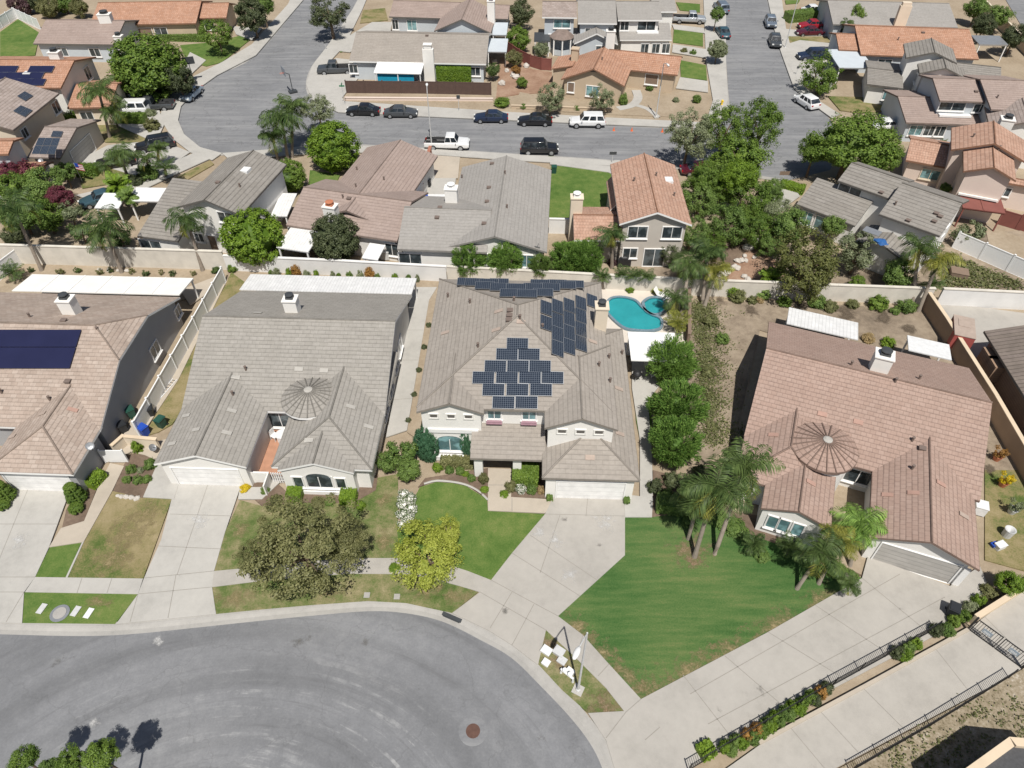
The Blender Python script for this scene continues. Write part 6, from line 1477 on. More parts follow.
# ------------------------------------------------------------------ walls and fences
wall_run('block_wall', [(-30, 262), (100, 266), (227, 270)], 2.3, .22, 'wall_block', 'tall cream block wall with bare soil strip below, behind the left house', cap='wall_block')
wall_run('block_wall', [(229, 270), (340, 275), (446, 281)], 1.8, .22, 'wall_white', 'white painted block wall behind the grey turret house', cap='wall_white')
wall_run('block_wall', [(449, 281), (560, 287), (688, 294)], 1.8, .22, 'wall_block', 'cream block wall behind the feathery shrubs and the pool', cap='wall_block')
wall_run('block_wall', [(691, 295), (770, 298), (830, 300.5), (926, 304)], 1.9, .22, 'wall_block', 'cream block wall crossing behind the bare earth yard', cap='wall_block')
wall_run('block_wall', [(936, 305), (1060, 311)], 2.0, .22, 'wall_white', 'pale block wall with tan footing right of the tall palms', cap='wall_block')
wall_run('block_wall', [(922, 309), (938, 333), (985, 410), (1024, 480), (1046, 520)], 1.9, .25, 'wall_brownblock', 'brown block wall with pale cap running down the right side yard', cap='wall_cap')
wall_run('garden_wall', [(760, 743), (864, 687), (966, 631)], .28, .22, 'concrete_warm', 'low tan planter curb between the driveway and the lane', hpx=.1)
wall_run('garden_wall', [(972, 622), (1045, 576)], .9, .25, 'wall_cap', 'tan garden wall above the gate at right edge', cap='wall_cap', hpx=.1)
wall_run('garden_wall', [(118, 455), (128, 446), (160, 449)], 1.2, .2, 'stucco_cream', 'short cream wall by the rubbish bins between the two left houses', cap='wall_cap')
wall_run('garden_wall', [(549.5, 233), (571, 233.5)], 1.8, .2, 'wall_white', 'short white wall beside the white chimney of the two storey terracotta house', cap='wall_white')
wall_run('garden_wall', [(346, 100), (492, 101)], .35, .25, 'stucco_salmon', 'low peach planter wall under the dark timber fence', cap='stucco_salmon')
wall_run('garden_wall', [(423, 195), (428, 168), (431, 158)], 1.5, .3, 'brick_red', 'red brick side wall between the brown and the ash grey house', cap='brick_red')
wall_run('garden_wall', [(512, 108.5), (560, 110), (612, 112)], .45, .25, 'stucco_tan', 'low tan wall before the corner house with terracotta roof', cap='stucco_tan')
wall_run('garden_wall', [(978, 8), (1016, 46), (1040, 70)], 1.8, .2, 'wall_cap', 'long tan wall with pale yellow top in the upper right corner', cap='stucco_cream')
wall_run('pool_wall', [(687, 300), (687, 345)], 1.4, .2, 'trim_brown', 'brown side wall right of the pool lawn', cap='trim_brown')
panel_fence('vinyl_fence', [(141, 437), (226, 282)], 1.8, 'white vinyl privacy fence running diagonally between the two left houses', step=2.7)
panel_fence('vinyl_fence', [(-14, 292), (25, 262)], 1.8, 'white vinyl fence at the left edge beside the small palm')
panel_fence('vinyl_fence', [(952, 248), (1034, 284)], 2.0, 'white vinyl fence descending behind the dry slope at right', step=2.6)
panel_fence('vinyl_fence', [(-12, 37), (17, 19)], 1.8, 'white vinyl fence along the left of the dark green rear lawn')
panel_fence('vinyl_fence', [(18, 19), (41, 30)], 1.8, 'white vinyl fence along the far side of the dark green rear lawn')
panel_fence('timber_fence', [(347, 93), (420, 93.5), (491, 95)], 1.8, 'dark brown board fence along the street behind the parked sedans', 'wood_fence', 'wood_fence', 2.6)
panel_fence('timber_fence', [(506, 52), (519, 61), (530, 66.5), (541, 70), (551, 70.5)], 1.8, 'curved maroon fence on the planted slope', 'fence_maroon', 'fence_maroon', 2.0)
panel_fence('timber_fence', [(997, 224), (1034, 235)], 1.8, 'maroon fence panels under the salmon house at right edge', 'fence_maroon', 'fence_maroon', 2.4)
iron_fence([(688, 771), (726, 748), (832, 686), (934, 630)], 1.2, 'black iron fence along the planter beside the wide driveway')
iron_fence([(850, 772), (930, 726), (1008, 678)], 1.2, 'black iron fence on the downhill edge of the private lane')
def lane_gate():
    a, b = G(968, 630, .1), G(1020, 668, .1); d = b-a; L = d.length; t = empty('lane_gate', a, math.atan2(d.y, d.x), 'black iron double gate with two small blue signs across the lane', 'gate')
    for k in range(2):
        x0, x1 = k*L/2+.05, (k+1)*L/2-.05; m = MB(); m.box(x0, x0+.05, -.025, .025, .05, 1.5); m.box(x1-.05, x1, -.025, .025, .05, 1.5); m.box(x0+.051, x1-.051, -.025, .025, 1.42, 1.48); m.box(x0+.051, x1-.051, -.025, .025, .1, .16)
        n = int((x1-x0)/.14)
        for i in range(1, n): x = x0+(x1-x0)*i/n; m.box(x-.012, x+.012, -.012, .012, .162, 1.418)
        m.build('gate_leaf', 'black_iron', t); m = MB(); xc = (x0+x1)/2; m.box(xc-.28, xc+.28, -.06, -.03, .75, 1.15); s = m.build('sign', 'paint_pale', t); m = MB(); m.box(xc-.2, xc+.2, -.066, -.061, .84, .88); m.box(xc-.2, xc+.2, -.066, -.061, .94, .98); m.build('sign_text', 'trim_white', s)
    for x in (-.05, L+.05): m = MB(); m.box(x-.06, x+.06, -.06, .06, -.05, 1.6); m.build('gate_post', 'black_iron', t)
lane_gate()
p = G(114, 457, .7); m = MB(); m.box(-.85, .85, -.04, .04, .1, 1.5); m.box(-.95, -.86, -.07, .07, .02, 1.6); m.box(.86, .95, -.07, .07, .02, 1.6); tag(m.build('side_gate', 'vinyl_white', None, False, (p.x, p.y, 0.0), 0), 'white solid side gate at the front corner of the left house', 'gate')
# ------------------------------------------------------------------ pool
c0 = .14
def water(name):
    m, nt, b, out = new_mat(name); b.inputs['Base Color'].default_value = (0.02, 0.25, 0.28, 1); b.inputs['Roughness'].default_value = 0.04
    tr = N(nt, 'BsdfTransparent'); tr.inputs[0].default_value = (.42, .88, .92, 1); mx = N(nt, 'MixShader'); mx.inputs[0].default_value = .30
    nt.links.new(tr.outputs[0], mx.inputs[1]); nt.links.new(b.outputs[0], mx.inputs[2]); nt.links.new(mx.outputs[0], out.inputs[0])
    wv = noise(nt, pos(nt), 2.2, 4); bump(nt, b, wv, .6, .12)
water('pool_water'); plain('pool_plaster', (.27, .50, .49), .6, 0, .2, .4); plain('pool_tile', (.16, .22, .26), .5, 0, .3, 6)
def pool(name, px, label, depth=.6, rim=.24):
    L = smoothline(px+[px[0]], c0, 4)[:-1]; c = sum(L, Vector())/len(L); c.z = 0; t = empty(name, c, 0, label, 'pool'); pts = [Vector((p.x-c.x, p.y-c.y, 0)) for p in L]; n = len(pts)
    out = []
    for i in range(n):
        d = pts[(i+1) % n]-pts[i-1]; d.normalize(); nn = Vector((d.y, -d.x, 0)); nn = nn if nn.dot(pts[i]) > 0 else -nn; out.append(pts[i]+nn*rim)
    m = MB()
    for i in range(n):
        j = (i+1) % n; zt = Vector((0, 0, c0+.24)); zw = Vector((0, 0, c0+.0)); m.face([pts[i]+zt, pts[j]+zt, out[j]+zt, out[i]+zt]); m.face([out[i]+zt, out[j]+zt, out[j]+zw, out[i]+zw]); m.face([pts[i]+zt, pts[i]+zw-Vector((0, 0, .1)), pts[j]+zw-Vector((0, 0, .1)), pts[j]+zt])
    m.build('coping', 'pool_tile', t)
    m = MB(); m.face([p+Vector((0, 0, c0+.03)) for p in pts]); m.build('basin', 'pool_plaster', t); m = MB(); m.face([p+Vector((0, 0, c0+.16)) for p in pts]); m.build('water', 'pool_water', t)
pool('swimming_pool', [(607, 305), (612, 300), (622, 299), (634, 302), (641, 309), (650, 316), (659, 320), (660, 328), (652, 331), (640, 331), (626, 329), (616, 322), (608, 313)], 'kidney shaped turquoise swimming pool in the middle yard')
pool('spa', [(644, 304), (650, 300), (659, 300), (664, 304), (664, 311), (656, 315), (647, 312)], 'small round raised spa joined to the turquoise pool', rim=.28)
# ------------------------------------------------------------------ street furniture and utilities
streetlamp(578, 690, 7.7, 1.15, -118, 'tall concrete street lamp on the verge by the turning circle')
streetlamp(432, 150, 7.6, 1.2, 95, 'pale street lamp behind the white pickup')
streetlamp(656, 117, 7.4, 1.2, -80, 'pale street lamp in front of the tan corner house')
streetlamp(785, 48, 8.2, 1.3, 170, 'tall lamp post beside the driveways of the upper right street')
bx = [(546.5, 651, .35, .7, .55, 'plastic_white', 'white utility cabinet at the driveway end of the verge cluster'), (559, 652, .45, .75, .6, 'metal_pole', 'grey green utility pedestal near the lamp shadow'), (546, 663, .3, .5, .45, 'plastic_white', 'smallest white utility box nearest the curb'), (562, 661, .3, .6, .5, 'metal_pole', 'pale utility box right of the grey pedestal')]
for x, y, hh, w_, d_, mt, lb in bx: box_thing('utility_box', x, y, hh*.6, w_*.85, d_*.85, mt, lb, 'utility box', -35, group='utility boxes on the verge')
p = G(567, 676, .3); t = empty('backflow_valve', (p.x, p.y, .12), R(-40), 'white pipe valve assembly on the verge beside the lamp', 'valve')
m = MB(); m.tube([(-.45, 0, 0), (-.45, 0, .5), (.45, 0, .5), (.45, 0, 0)], .09, 8); m.build('pipe', 'plastic_white', t)
for x in (-.2, .2): m = MB(); m.tube([(x, 0, .5), (x, 0, .75)], .05, 8); m.tube([(x, 0, .75), (x, 0, .79)], .15, 12); m.build('handwheel', 'plastic_white', t)
m = MB(); m.box(-.25, .25, .1, .5, .0, .4); m.build('valve_box', 'plastic_white', t)
for x, y, lb in ((42, 609, 'pale utility lid left of the round cover on the small verge lawn'), (76, 611.5, 'pale utility lid just right of the round cover on the small verge lawn'), (89, 613.5, 'whitest utility lid at the right on the small verge lawn'), (367, 595.5, 'grey meter lid left of its twin on the verge near the curb'), (397, 597, 'grey meter lid on the verge near the yellow green tree')):
    p = G(x, y, Z); m = MB(); k_ = .36 if x < 200 else .2; m.box(-.2, .2, -k_, k_, 0, .02); m.box(-.16, .16, -k_+.05, k_-.05, .022, .03); tag(m.build('ground_hatch', 'metal_pole' if x < 80 else 'plastic_white' if x < 200 else 'concrete_curb', None, False, (p.x, p.y, Z+.05), R(-12 if x < 200 else 0)), lb, 'utility lid')
p = G(60, 613.5, Z); p.z += .03; t = empty('utility_cover', (p.x, p.y, Z+.03), 0, 'round concrete utility cover with dark ring on the small verge lawn', 'utility lid')
m = MB(); m.lathe([(.62, 0), (.62, .02), (.01, .03)], 20); m.build('ring', 'metal_grey', t); m = MB(); m.lathe([(.42, .03), (.42, .05), (.01, .055)], 18); m.build('cover', 'concrete_curb', t)
p = G(473, 731, 0.006); t = empty('manhole_cover', (p.x, p.y, .006), 0, 'rusty round manhole cover in a pale ring on the turning circle', 'manhole')
m = MB(); m.lathe([(.85, 0), (.85, .008), (.01, .008)], 28); m.build('collar', 'asphalt_street', t); m = MB(); m.lathe([(.42, .008), (.42, .018), (.01, .018)], 22); m.build('cover', 'rust', t)
p = G(452, 617, .1); m = MB(); m.box(-.7, .7, -.12, .12, .0, .14); m.box(-.62, .62, -.17, -.125, .02, .09); tag(m.build('storm_drain', 'metal_dark', None, False, (p.x, p.y, 0), R(-24)), 'dark storm drain slot in the curb by the middle driveway', 'drain')
# fire hydrant, cones, signs, mailboxes
p = G(722, 103, .4); m = MB(); m.lathe([(.2, 0), (.2, .06), (.13, .08), (.13, .55), (.17, .58), (.15, .68), (.05, .76)], 12); m.tube([(-.24, 0, .45), (.24, 0, .45)], .07, 8); tag(m.build('fire_hydrant', 'yellow_paint', None, False, (p.x, p.y, .12)), 'yellow fire hydrant at the street corner', 'fire hydrant')
for x, y, lb in ((614, 128.5, 'left orange traffic cone on the street behind the white car'), (632, 128.8, 'middle orange traffic cone on the street before the corner house'), (662.5, 129.8, 'right orange traffic cone by the sage green street tree')):
    p = G(x, y, .3); m = MB(); m.box(-.16, .16, -.16, .16, 0, .03); m.lathe([(.13, .031), (.03, .5)], 12); tag(m.build('traffic_cone', 'cone_orange', None, False, (p.x, p.y, .008)), lb, 'traffic cone', 'traffic cones on the back street')
def sign(px, py, h, label, face='sign_green', w=.75, hh=.2, ang=0, double=False, name='street_sign', cat='sign'):
    p = G(px, py, .1); t = empty(name, (p.x, p.y, .1), R(ang), label, cat); m = MB(); m.tube([(0, 0, 0), (0, 0, h)], .035, 8); m.build('pole', 'metal_pole', t)
    m = MB(); m.box(-w/2, w/2, -.06, -.04, h-hh-.05, h-.05); m.build('sign_plate', face, t)
    if double: m = MB(); m.box(-.02, .02, -w/2, w/2, h-.03, h+hh); m.build('sign_plate', face, t)
sign(345, 105, 2.9, 'green street name sign on a pole at the corner by the dark sedans', double=True); sign(459, 111.5, 2.4, 'small grey traffic sign on the pavement above the white pickup', 'metal_dark', .5, .5)
sign(612, 163, 1.6, 'pair of dark mailboxes on a white post by the green front lawn', 'metal_dark', .9, .4, name='mailbox', cat='mailbox'); sign(782, 182, 1.5, 'brown mailbox board beside the low bright hedge', 'trim_brown', 1.2, .5, name='mailbox', cat='mailbox')
sign(326, 50, 1.4, 'dark mailbox on a post by the tree beside the branching street', 'metal_dark', .4, .3, name='mailbox', cat='mailbox'); sign(796, 75, 1.4, 'dark mailbox on a post left of the bushy tree on the upper right street', 'metal_dark', .4, .35, name='mailbox', cat='mailbox')
def hoop(px, py, ang, label, board='paint_steel'):
    p = G(px, py, .1); t = empty('basketball_hoop', (p.x, p.y, .1), R(ang), label, 'basketball hoop'); m = MB(); m.box(-.4, .4, -.6, .6, 0, .22); m.build('base', 'metal_dark', t); m = MB(); m.tube([(0, 0, .2), (0, 0, 2.6), (0, -.7, 3.0)], .06, 8); m.build('pole', 'metal_dark', t)
    m = MB(); m.box(-.85, .85, -.78, -.73, 2.65, 3.7); m.build('backboard', board, t); m = MB(); n = 14; m.tube([(.23*math.cos(k*2*math.pi/n), -1.05+.23*math.sin(k*2*math.pi/n), 2.95) for k in range(n+1)], .02, 5); m.build('rim', 'cone_orange', t)
hoop(293, 92, -60, 'basketball hoop with grey blue board standing in the branching street'); hoop(195, 84, 200, 'basketball hoop at the curb above the silver blue car', 'metal_dark')
# flag on the garage house
p = G(75, 166, 2.2); t = empty('flag', (p.x, p.y, 0), R(-20), 'striped flag on a pole before the grey garage door', 'flag'); m = MB(); m.tube([(0, 0, 0), (0, 0, 2.6)], .03, 6); m.build('pole', 'metal_pole', t)
for k in range(7): m = MB(); m.box(.04+.0, 1.3, -.012-.0, .012, 1.75+k*.12, 1.865+k*.12); m.build('stripe', 'flag_cloth' if k % 2 == 0 else 'trim_white', t)
m = MB(); m.box(.04, .6, -.02, .02, 2.11, 2.6); m.build('canton', 'bin_blue', t)
# bins and yard things
for x, y, mt, an, lb in ((150, 412, 'bin_black', 20, 'black wheeled bin against the white fence on the lawn side'), (161, 423, 'bin_green', -20, 'green wheeled bin beside the blue bin between the two left houses'), (144, 431, 'bin_blue', 60, 'blue wheeled bin at the foot of the white fence'), (131, 413, 'bin_green', 40, 'grey green wheeled bin by the shaded wall of the left house'), (123, 428, 'bin_black', 40, 'black wheeled bin by the shaded wall of the left house'), (952, 611, 'bin_black', -30, 'black wheeled bin on the wide driveway by the iron fence'), (428, 176, 'bin_blue', 0, 'blue lidded bin farthest back in the narrow concrete yard'), (428.5, 184, 'bin_black', 0, 'black bin in the narrow concrete yard by the brick wall'), (425.5, 200, 'bin_blue', 10, 'blue bin nearest the fence in the narrow concrete yard'), (554, 170, 'bin_green', 0, 'green bin at the corner of the ash grey house')): wheelie_bin(x, y, mt, lb, an)
dish(90, 446, 3.0, 30, 'grey satellite dish on the garage corner of the left house'); dish(152, 448, .9, 80, 'pale satellite dish lying by the cream wall and bins'); dish(41, 161, 2.7, 10, 'white satellite dish below the solar panelled garage roof'); dish(537, 248, 3.2, 160, 'dark satellite dish on the right gable corner of the ash grey house')
def ladder(px0, px1, label):
    a, b = G(*px0, .25), G(*px1, .25); d = b-a; L = d.length; t = empty('ladder', (a.x, a.y, .2), math.atan2(d.y, d.x), label, 'ladder')
    for s in (-.2, .2): m = MB(); m.box(0, L, s-.03, s+.03, 0, .07); m.build('rail', 'plastic_white', t)
    for k in range(int(L/.3)): m = MB(); m.box(.12+k*.3, .16+k*.3, -.168, .168, .02, .05); m.build('rung', 'metal_dark', t)
ladder((158, 398), (175, 379), 'white ladder lying on the grass along the vinyl fence')
box_thing('air_conditioner', 385, 254, .9, .9, .9, 'metal_pole', 'grey air conditioner unit beside the brown house', 'air conditioner'); box_thing('air_conditioner', 980, 508, .8, .8, .8, 'plastic_white', 'white air conditioner beside the right wall of the rose brown house', 'air conditioner', hd)
box_thing('storage_chest', 438, 200, .8, 2.6, 1.0, 'plastic_white', 'long white storage chest behind the brick walled yard', 'chest'); box_thing('storage_chest', 700, 230, .6, .8, .6, 'plastic_white', 'small white storage box among the trees by the pool', 'chest') if False else None
# grill, patio heater table by the terracotta house
p = G(624, 261, .6); t = empty('barbecue', (p.x, p.y, .1), 0, 'covered black barbecue behind the two storey terracotta house', 'barbecue'); m = MB(); m.box(-.7, .7, -.35, .35, .05, .85); m.blob((0, 0, .9), (.62, .36, .3), 12, 6, 0, .03); m.build('cover', 'black_iron', t)
p = G(637, 375, .8); t = empty('barbecue', (p.x, p.y, .1), 0, 'round black kettle barbecue in the shade by the pool cover', 'barbecue'); m = MB(); m.blob((0, 0, .85), (.4, .4, .32), 14, 8, 0, 0); m.build('kettle', 'black_iron', t)
for a in range(3): m = MB(); m.tube([(.15*math.cos(a*2.1), .15*math.sin(a*2.1), .6), (.35*math.cos(a*2.1), .35*math.sin(a*2.1), 0)], .025, 6); m.build('leg', 'metal_grey', t)
def lounge(px, py, ang, label):
    p = G(px, py, .4); t = empty('sun_lounger', (p.x, p.y, .13), R(ang), label, 'sun lounger', 'pool furniture'); m = MB(); m.box(-.35, .35, -.6, .6, .3, .38); m.build('seat', 'plastic_white', t); m = MB(); m.extrude([Vector((-.35, .6, .3)), Vector((.35, .6, .3)), Vector((.35, 1.05, .85)), Vector((-.35, 1.05, .85))], (0, .02, .06)); m.build('backrest', 'plastic_white', t)
    for x in (-.3, .3):
        for y in (-.5, .5): m = MB(); m.box(x-.03, x+.03, y-.03, y+.03, 0, .298); m.build('leg', 'plastic_white', t)
lounge(664, 296, 60, 'white sun lounger at the far end of the pool deck'); lounge(652, 372, 20, 'white lounger in the shade behind the pool cover')
# red trailer shed beyond the brown wall
p = G(958, 338, 0.8); t = empty('box_trailer', (p.x, p.y, .04), R(-112), 'weathered red box trailer with faded rusty roof beyond the brown wall', 'trailer')
m = MB(); m.box(-1.5, 1.5, -.85, .85, .5, 2.1); m.build('body', 'red_box', t); m = MB(); m.box(-1.53, 1.53, -.88, .88, 2.103, 2.16); m.box(-1.0, .1, -.5, .5, 2.163, 2.2); m.build('roof', 'patch_pink', t)
m = MB(); m.box(-2.2, -1.52, -.6, .6, .5, 1.2); m.build('cab', 'plastic_white', t)
for x in (-.9, .9):
    for y in (-1, 1): m = MB(); m.tube([(x, y*.75, .3), (x, y*.9, .3)], .3, 14); m.build('wheel', 'rubber', t)
# pots at the right side yard
for x, y, mt, lm, lb in ((997, 458, 'terracotta', 'leaf_orange', 'terracotta pot with dry plant highest along the brown wall'), (1003, 484, 'terracotta', 'leaf_gold', 'terracotta pot with yellow shrub by the brown wall'), (1012, 511, 'metal_pole', 'leaf_sage', 'grey pot with spiky plant lowest by the brown wall')):
    p = G(x, y, .3); t = empty('potted_plant', (p.x, p.y, .06), 0, lb, 'potted plant'); m = MB(); m.lathe([(.22, 0), (.34, .5), (.36, .52), (.28, .5), (.02, .46)], 14); m.build('pot', mt, t); o = crown_obj('loose', 1, lm, t, (.6, .6, .6), .95, 'foliage')
p = G(1008, 533, .4); m = MB(); m.lathe([(.32, 0), (.36, .75), (.38, .78), (.3, .76), (.02, .5)], 14); tag(m.build('bucket', 'metal_pole', None, False, (p.x, p.y, .06)), 'pale grey tub on the dry side lawn at right', 'tub')
box_thing('cool_box', 1000, 546, .4, .7, .45, 'plastic_white', 'small white cool box beside the pale tub', 'cool box', 20); box_thing('cool_box', 994, 545, .2, .4, .3, 'bin_blue', 'small blue box beside the white cool box', 'cool box', 20)
box_thing('urn', 551, 490, .7, .45, .45, 'bin_black', 'dark garden urn left of the middle garage door', 'urn')
box_thing('wooden_crate', 959, 273, .5, 1.6, 1.2, 'trim_brown', 'dark wooden frame lying on the dry slope', 'crate', -20)
box_thing('planter_box', 566, 655, .2, .3, .3, 'concrete', 'none', 'x') if False else None
rocks('rock', [(736+i*3+random.uniform(-2, 2), 268-i*4.0+random.uniform(-3, 3)) for i in range(8)]+[(722+i*3, 276-i*2) for i in range(5)], 'white boulder on the slope edge below the trees', 'rock', .45)
rocks('rock', [(744, 277), (748, 280), (746, 261), (754, 258)], 'pale stone lying on the bare earth slope', 'rock', .4)
rocks('rock', [(497+i*4+random.uniform(-3, 3), 66+random.uniform(-6, 22)) for i in range(9)], 'pale landscaping boulder on the planted slope beside the maroon fence', 'rock', .55)
rocks('rock', [(100+i*9, 270+i*.4) for i in range(4)], 'tan stone in the soil strip below the cream wall', 'rock', .25)
rocks('rock', [(118, 496), (122, 497), (127, 497.5), (132, 498), (137, 499)], 'pale edging stone along the planting bed', 'rock', .22)
# ------------------------------------------------------------------ vehicles
cars = [
 (129, 107, 183, 'bigsuv', 'paint_white', 'long white station wagon nosed into the drive under the round tree'), (152, 103, 185, 'pickup', 'paint_dgrey', 'dark pickup right behind the white station wagon'), (134, 98, 184, 'pickup', 'paint_black', 'black pickup parked beyond the white station wagon'),
 (191, 92, 262, 'sedan', 'paint_pale', 'silver blue sedan at the curb of the rounded street end'), (154, 143, 204, 'suv', 'paint_black', 'black suv in the drive of the garage with solar panels'), (115, 160, 200, 'suv', 'paint_black', 'black car in palm shade left of the black suv'), (100, 197, 215, 'sedan', 'paint_teal', 'blue grey car half under the white canopy'),
 (336, 67, 185, 'pickup', 'paint_dgrey', 'dark grey pickup in the drive beside the long low house'), (363, 109, 178, 'sedan', 'paint_black', 'black sedan at far left of the row along the timber fence'), (400.5, 111, 0, 'sedan', 'paint_dgrey', 'charcoal sedan second from left along the timber fence'), (491, 116, 180, 'sedan', 'paint_navy', 'navy sedan at the right end of the timber fence'),
 (447, 141, -2, 'pickup', 'paint_white', 'white pickup truck at the near curb by the street lamp'), (535, 119, 178, 'sedan', 'paint_black', 'black sedan next to the white suv on the back street'), (587.5, 119.5, 179, 'suv', 'paint_white', 'white suv in front of the tan corner house'), (539.5, 146, 0, 'suv', 'paint_black', 'black suv at the near curb above the green lawn'),
 (689.5, 17, -6, 'pickup', 'paint_silver', 'silver pickup in the drive of the wide grey house'), (721.5, 6, 94, 'suv', 'paint_steel', 'blue grey suv at the top of the right hand street'), (723, 31, 93, 'sedan', 'paint_teal', 'dark teal sedan second along the left of the right hand street'), (771, 21, 262, 'cross', 'paint_steel', 'steel blue car at the right curb, farther of two'), (775.5, 40, 262, 'cross', 'paint_dgrey', 'grey boxy car at the right curb, nearer of two'),
 (814, 9, 5, 'sedan', 'paint_white', 'white car behind the dark hedge at upper right'), (812, 24, 184, 'sedan', 'paint_red', 'bright red sedan in the upper right drive'), (810, 31, 184, 'sedan', 'paint_maroon', 'maroon sedan below the bright red one'), (813, 54, 184, 'suv', 'paint_navy', 'navy wagon across the drive by the pale blue carport'), (807, 100, 111, 'cross', 'paint_white', 'white crossover at the bend beside the bushy tree'),
 (700, 168, 2, 'sedan', 'paint_maroon', 'dark red car under the street trees at the junction'), (888, 124, 8, 'sedan', 'paint_white', 'white car half hidden right of the large green street tree')]
for x, y, a, k, pt, lb in cars: car(x, y, a, k, pt, lb, L=4.2 if k == 'cross' else None)
# ------------------------------------------------------------------ trees
# front gardens
tree(300, 546, 57, 3.9, 'wide brown green spreading tree over the front walk of the grey turret house', 'wispy', 'leaf_olive', .62, tr=.2)
tree(258, 558, 22, 2.9, 'left lobe of brown green growth beside the spreading tree', 'wispy', 'leaf_olive', .7)
tree(345, 540, 26, 3.0, 'right hand brown green tree crowding the spreading tree', 'wispy', 'leaf_olive', .7)
tree(428, 553, 38, 2.7, 'bright yellow green tree at the corner of the middle lawn', 'fine', 'leaf_yellow', .8, tr=.14)
tree(448, 531, 16, 3.3, 'upper yellow green bough beside the middle lawn', 'fine', 'leaf_yellow', .9)
tree(402, 453, 18, 1.9, 'tall dark loose shrub at the end of the side path', 'loose', 'leaf_mid', 1.0); tree(409, 470, 13, 1.4, 'dense dark bush below the loose shrub by the middle house', 'bushy', 'leaf_mid', .9); tree(388, 462, 13, 1.2, 'dark bush touching the grey turret house corner', 'bushy', 'leaf_mid', .9)
tree(672.5, 362, 24, 2.4, 'feathery bright green tree nearest the white pool cover', 'feather', 'leaf_fern', .95); tree(677.5, 406, 27, 2.4, 'feathery bright green tree in the middle of three by the side path', 'feather', 'leaf_fern', .95); tree(674.5, 441, 26, 2.3, 'feathery bright green tree nearest the street of three by the side path', 'feather', 'leaf_fern', .95)
palm(716, 486, 44, 6.6, 'left and tallest palm of the trio before the rose brown house', (694, 558), tr=.15); palm(745, 468, 40, 6.2, 'right palm of the trio leaning over the rose brown roof', (714, 556), tr=.15); palm(699, 498, 34, 4.6, 'shorter palm behind the trio at the lawn edge', (688, 540), tr=.13)
palm(822, 552, 33, 3.3, 'yellowing palm left of the garage of the rose brown house', (796, 590), mat=('leaf_palm', 'leaf_palmyellow'), tr=.13); palm(860, 522, 32, 3.2, 'bright green bushy palm in the court of the rose brown house', (850, 566), mat=('leaf_fern',), tr=.12); palm(838, 543, 28, 3.3, 'dark palm between the yellow and the bright palm', (818, 585), mat=('leaf_palmyellow', 'leaf_palm'), tr=.13); palm(850, 584, 16, 2.0, 'small arching palm at the lawn tip beside the driveway', (845, 574))
palm(754, 543, 15, 1.2, 'spiky fan palm below the windows of the rose brown house', style='fan', mat=('leaf_palm',), tr=.12); palm(790, 545, 15, 1.2, 'low spiky palm right of the windows at the lawn edge', style='fan', mat=('leaf_palm',), tr=.12)
tree(1012, 583, 15, 1.2, 'white flowering shrub by the right garden wall', 'bushy', 'leaf_bright', .8); shrub(990, 591, 9, 'dark brown green shrub left of the white flowering one', 'leaf_olive')
shrub(806, 500, 8, 'dark purple plum shrub beside the turret windows', 'leaf_plum', 1.6); shrub(820, 497, 7, 'second dark purple shrub near the court entrance', 'leaf_plum', 1.5)
# bottom edge
tree(99, 756, 18, 5.0, 'green tree crown at the bottom edge, rightmost of three', 'bushy', 'leaf_ficus', .9); tree(70, 761, 15, 4.6, 'green tree crown at the bottom edge, middle of three', 'bushy', 'leaf_ficus', .9); tree(24, 759, 14, 4.8, 'green tree crown at the bottom edge, leftmost of three', 'bushy', 'leaf_ficus', .9); tree(50, 768, 12, 4.4, 'low leafy crown cut by the bottom edge', 'bushy', 'leaf_mid', .9)
# left thicket behind the cream wall
th = [(14, 188, 20, 3.0, 'bushy', 'leaf_ficus', 'dense green tree at the left edge of the thicket'), (40, 185, 20, 3.2, 'bushy', 'leaf_mid', 'dense mid green tree above the bougainvillea'), (60, 196, 13, 3.0, 'bushy', 'leaf_bougain', 'deep magenta bougainvillea in the left thicket'), (20, 214, 22, 2.6, 'bushy', 'leaf_mid', 'dark green mound at the left edge behind the cream wall'), (45, 215, 18, 2.4, 'bushy', 'leaf_ficus', 'rounded green mound in the middle of the thicket'), (8, 172, 12, 3.4, 'bushy', 'leaf_bougain', 'reddish flowering growth on the terracotta eaves'), (30, 170, 12, 3.4, 'loose', 'leaf_bougain', 'thin reddish sprays over the terracotta roof'), (70, 212, 13, 2.4, 'loose', 'leaf_sage', 'sage green shrub right of the bougainvillea'), (80, 230, 12, 1.6, 'loose', 'leaf_palm', 'ragged shrub at the foot of the left thicket'), (64, 172, 12, 2.2, 'bushy', 'leaf_mid', 'green shrub below the grey garage door'), (120, 237, 12, 1.3, 'loose', 'leaf_palm', 'ragged dark plants behind the second wall palm'), (95, 232, 10, 1.2, 'loose', 'leaf_mid', 'dark undergrowth behind the second wall palm'), (12, 236, 12, 1.4, 'bushy', 'leaf_dark', 'dark undergrowth at the left edge above the cream wall')]
for x, y, r, z, k, mt, lb in th: tree(x, y, r, z, lb, k, mt)
palm(14, 210, 30, 6.5, 'leftmost tall palm with white banded trunk at the cream wall', (42, 271), skirt=False); palm(104, 226, 32, 5.2, 'second tall palm with white band at the cream wall', (122, 273)); palm(186, 218, 26, 5.8, 'third tall palm before the white gable house', (203, 271))
palm(12, 272, 14, 1.1, 'small bushy palm inside the left white fence', style='pygmy', mat=('leaf_palm',), tr=.1)
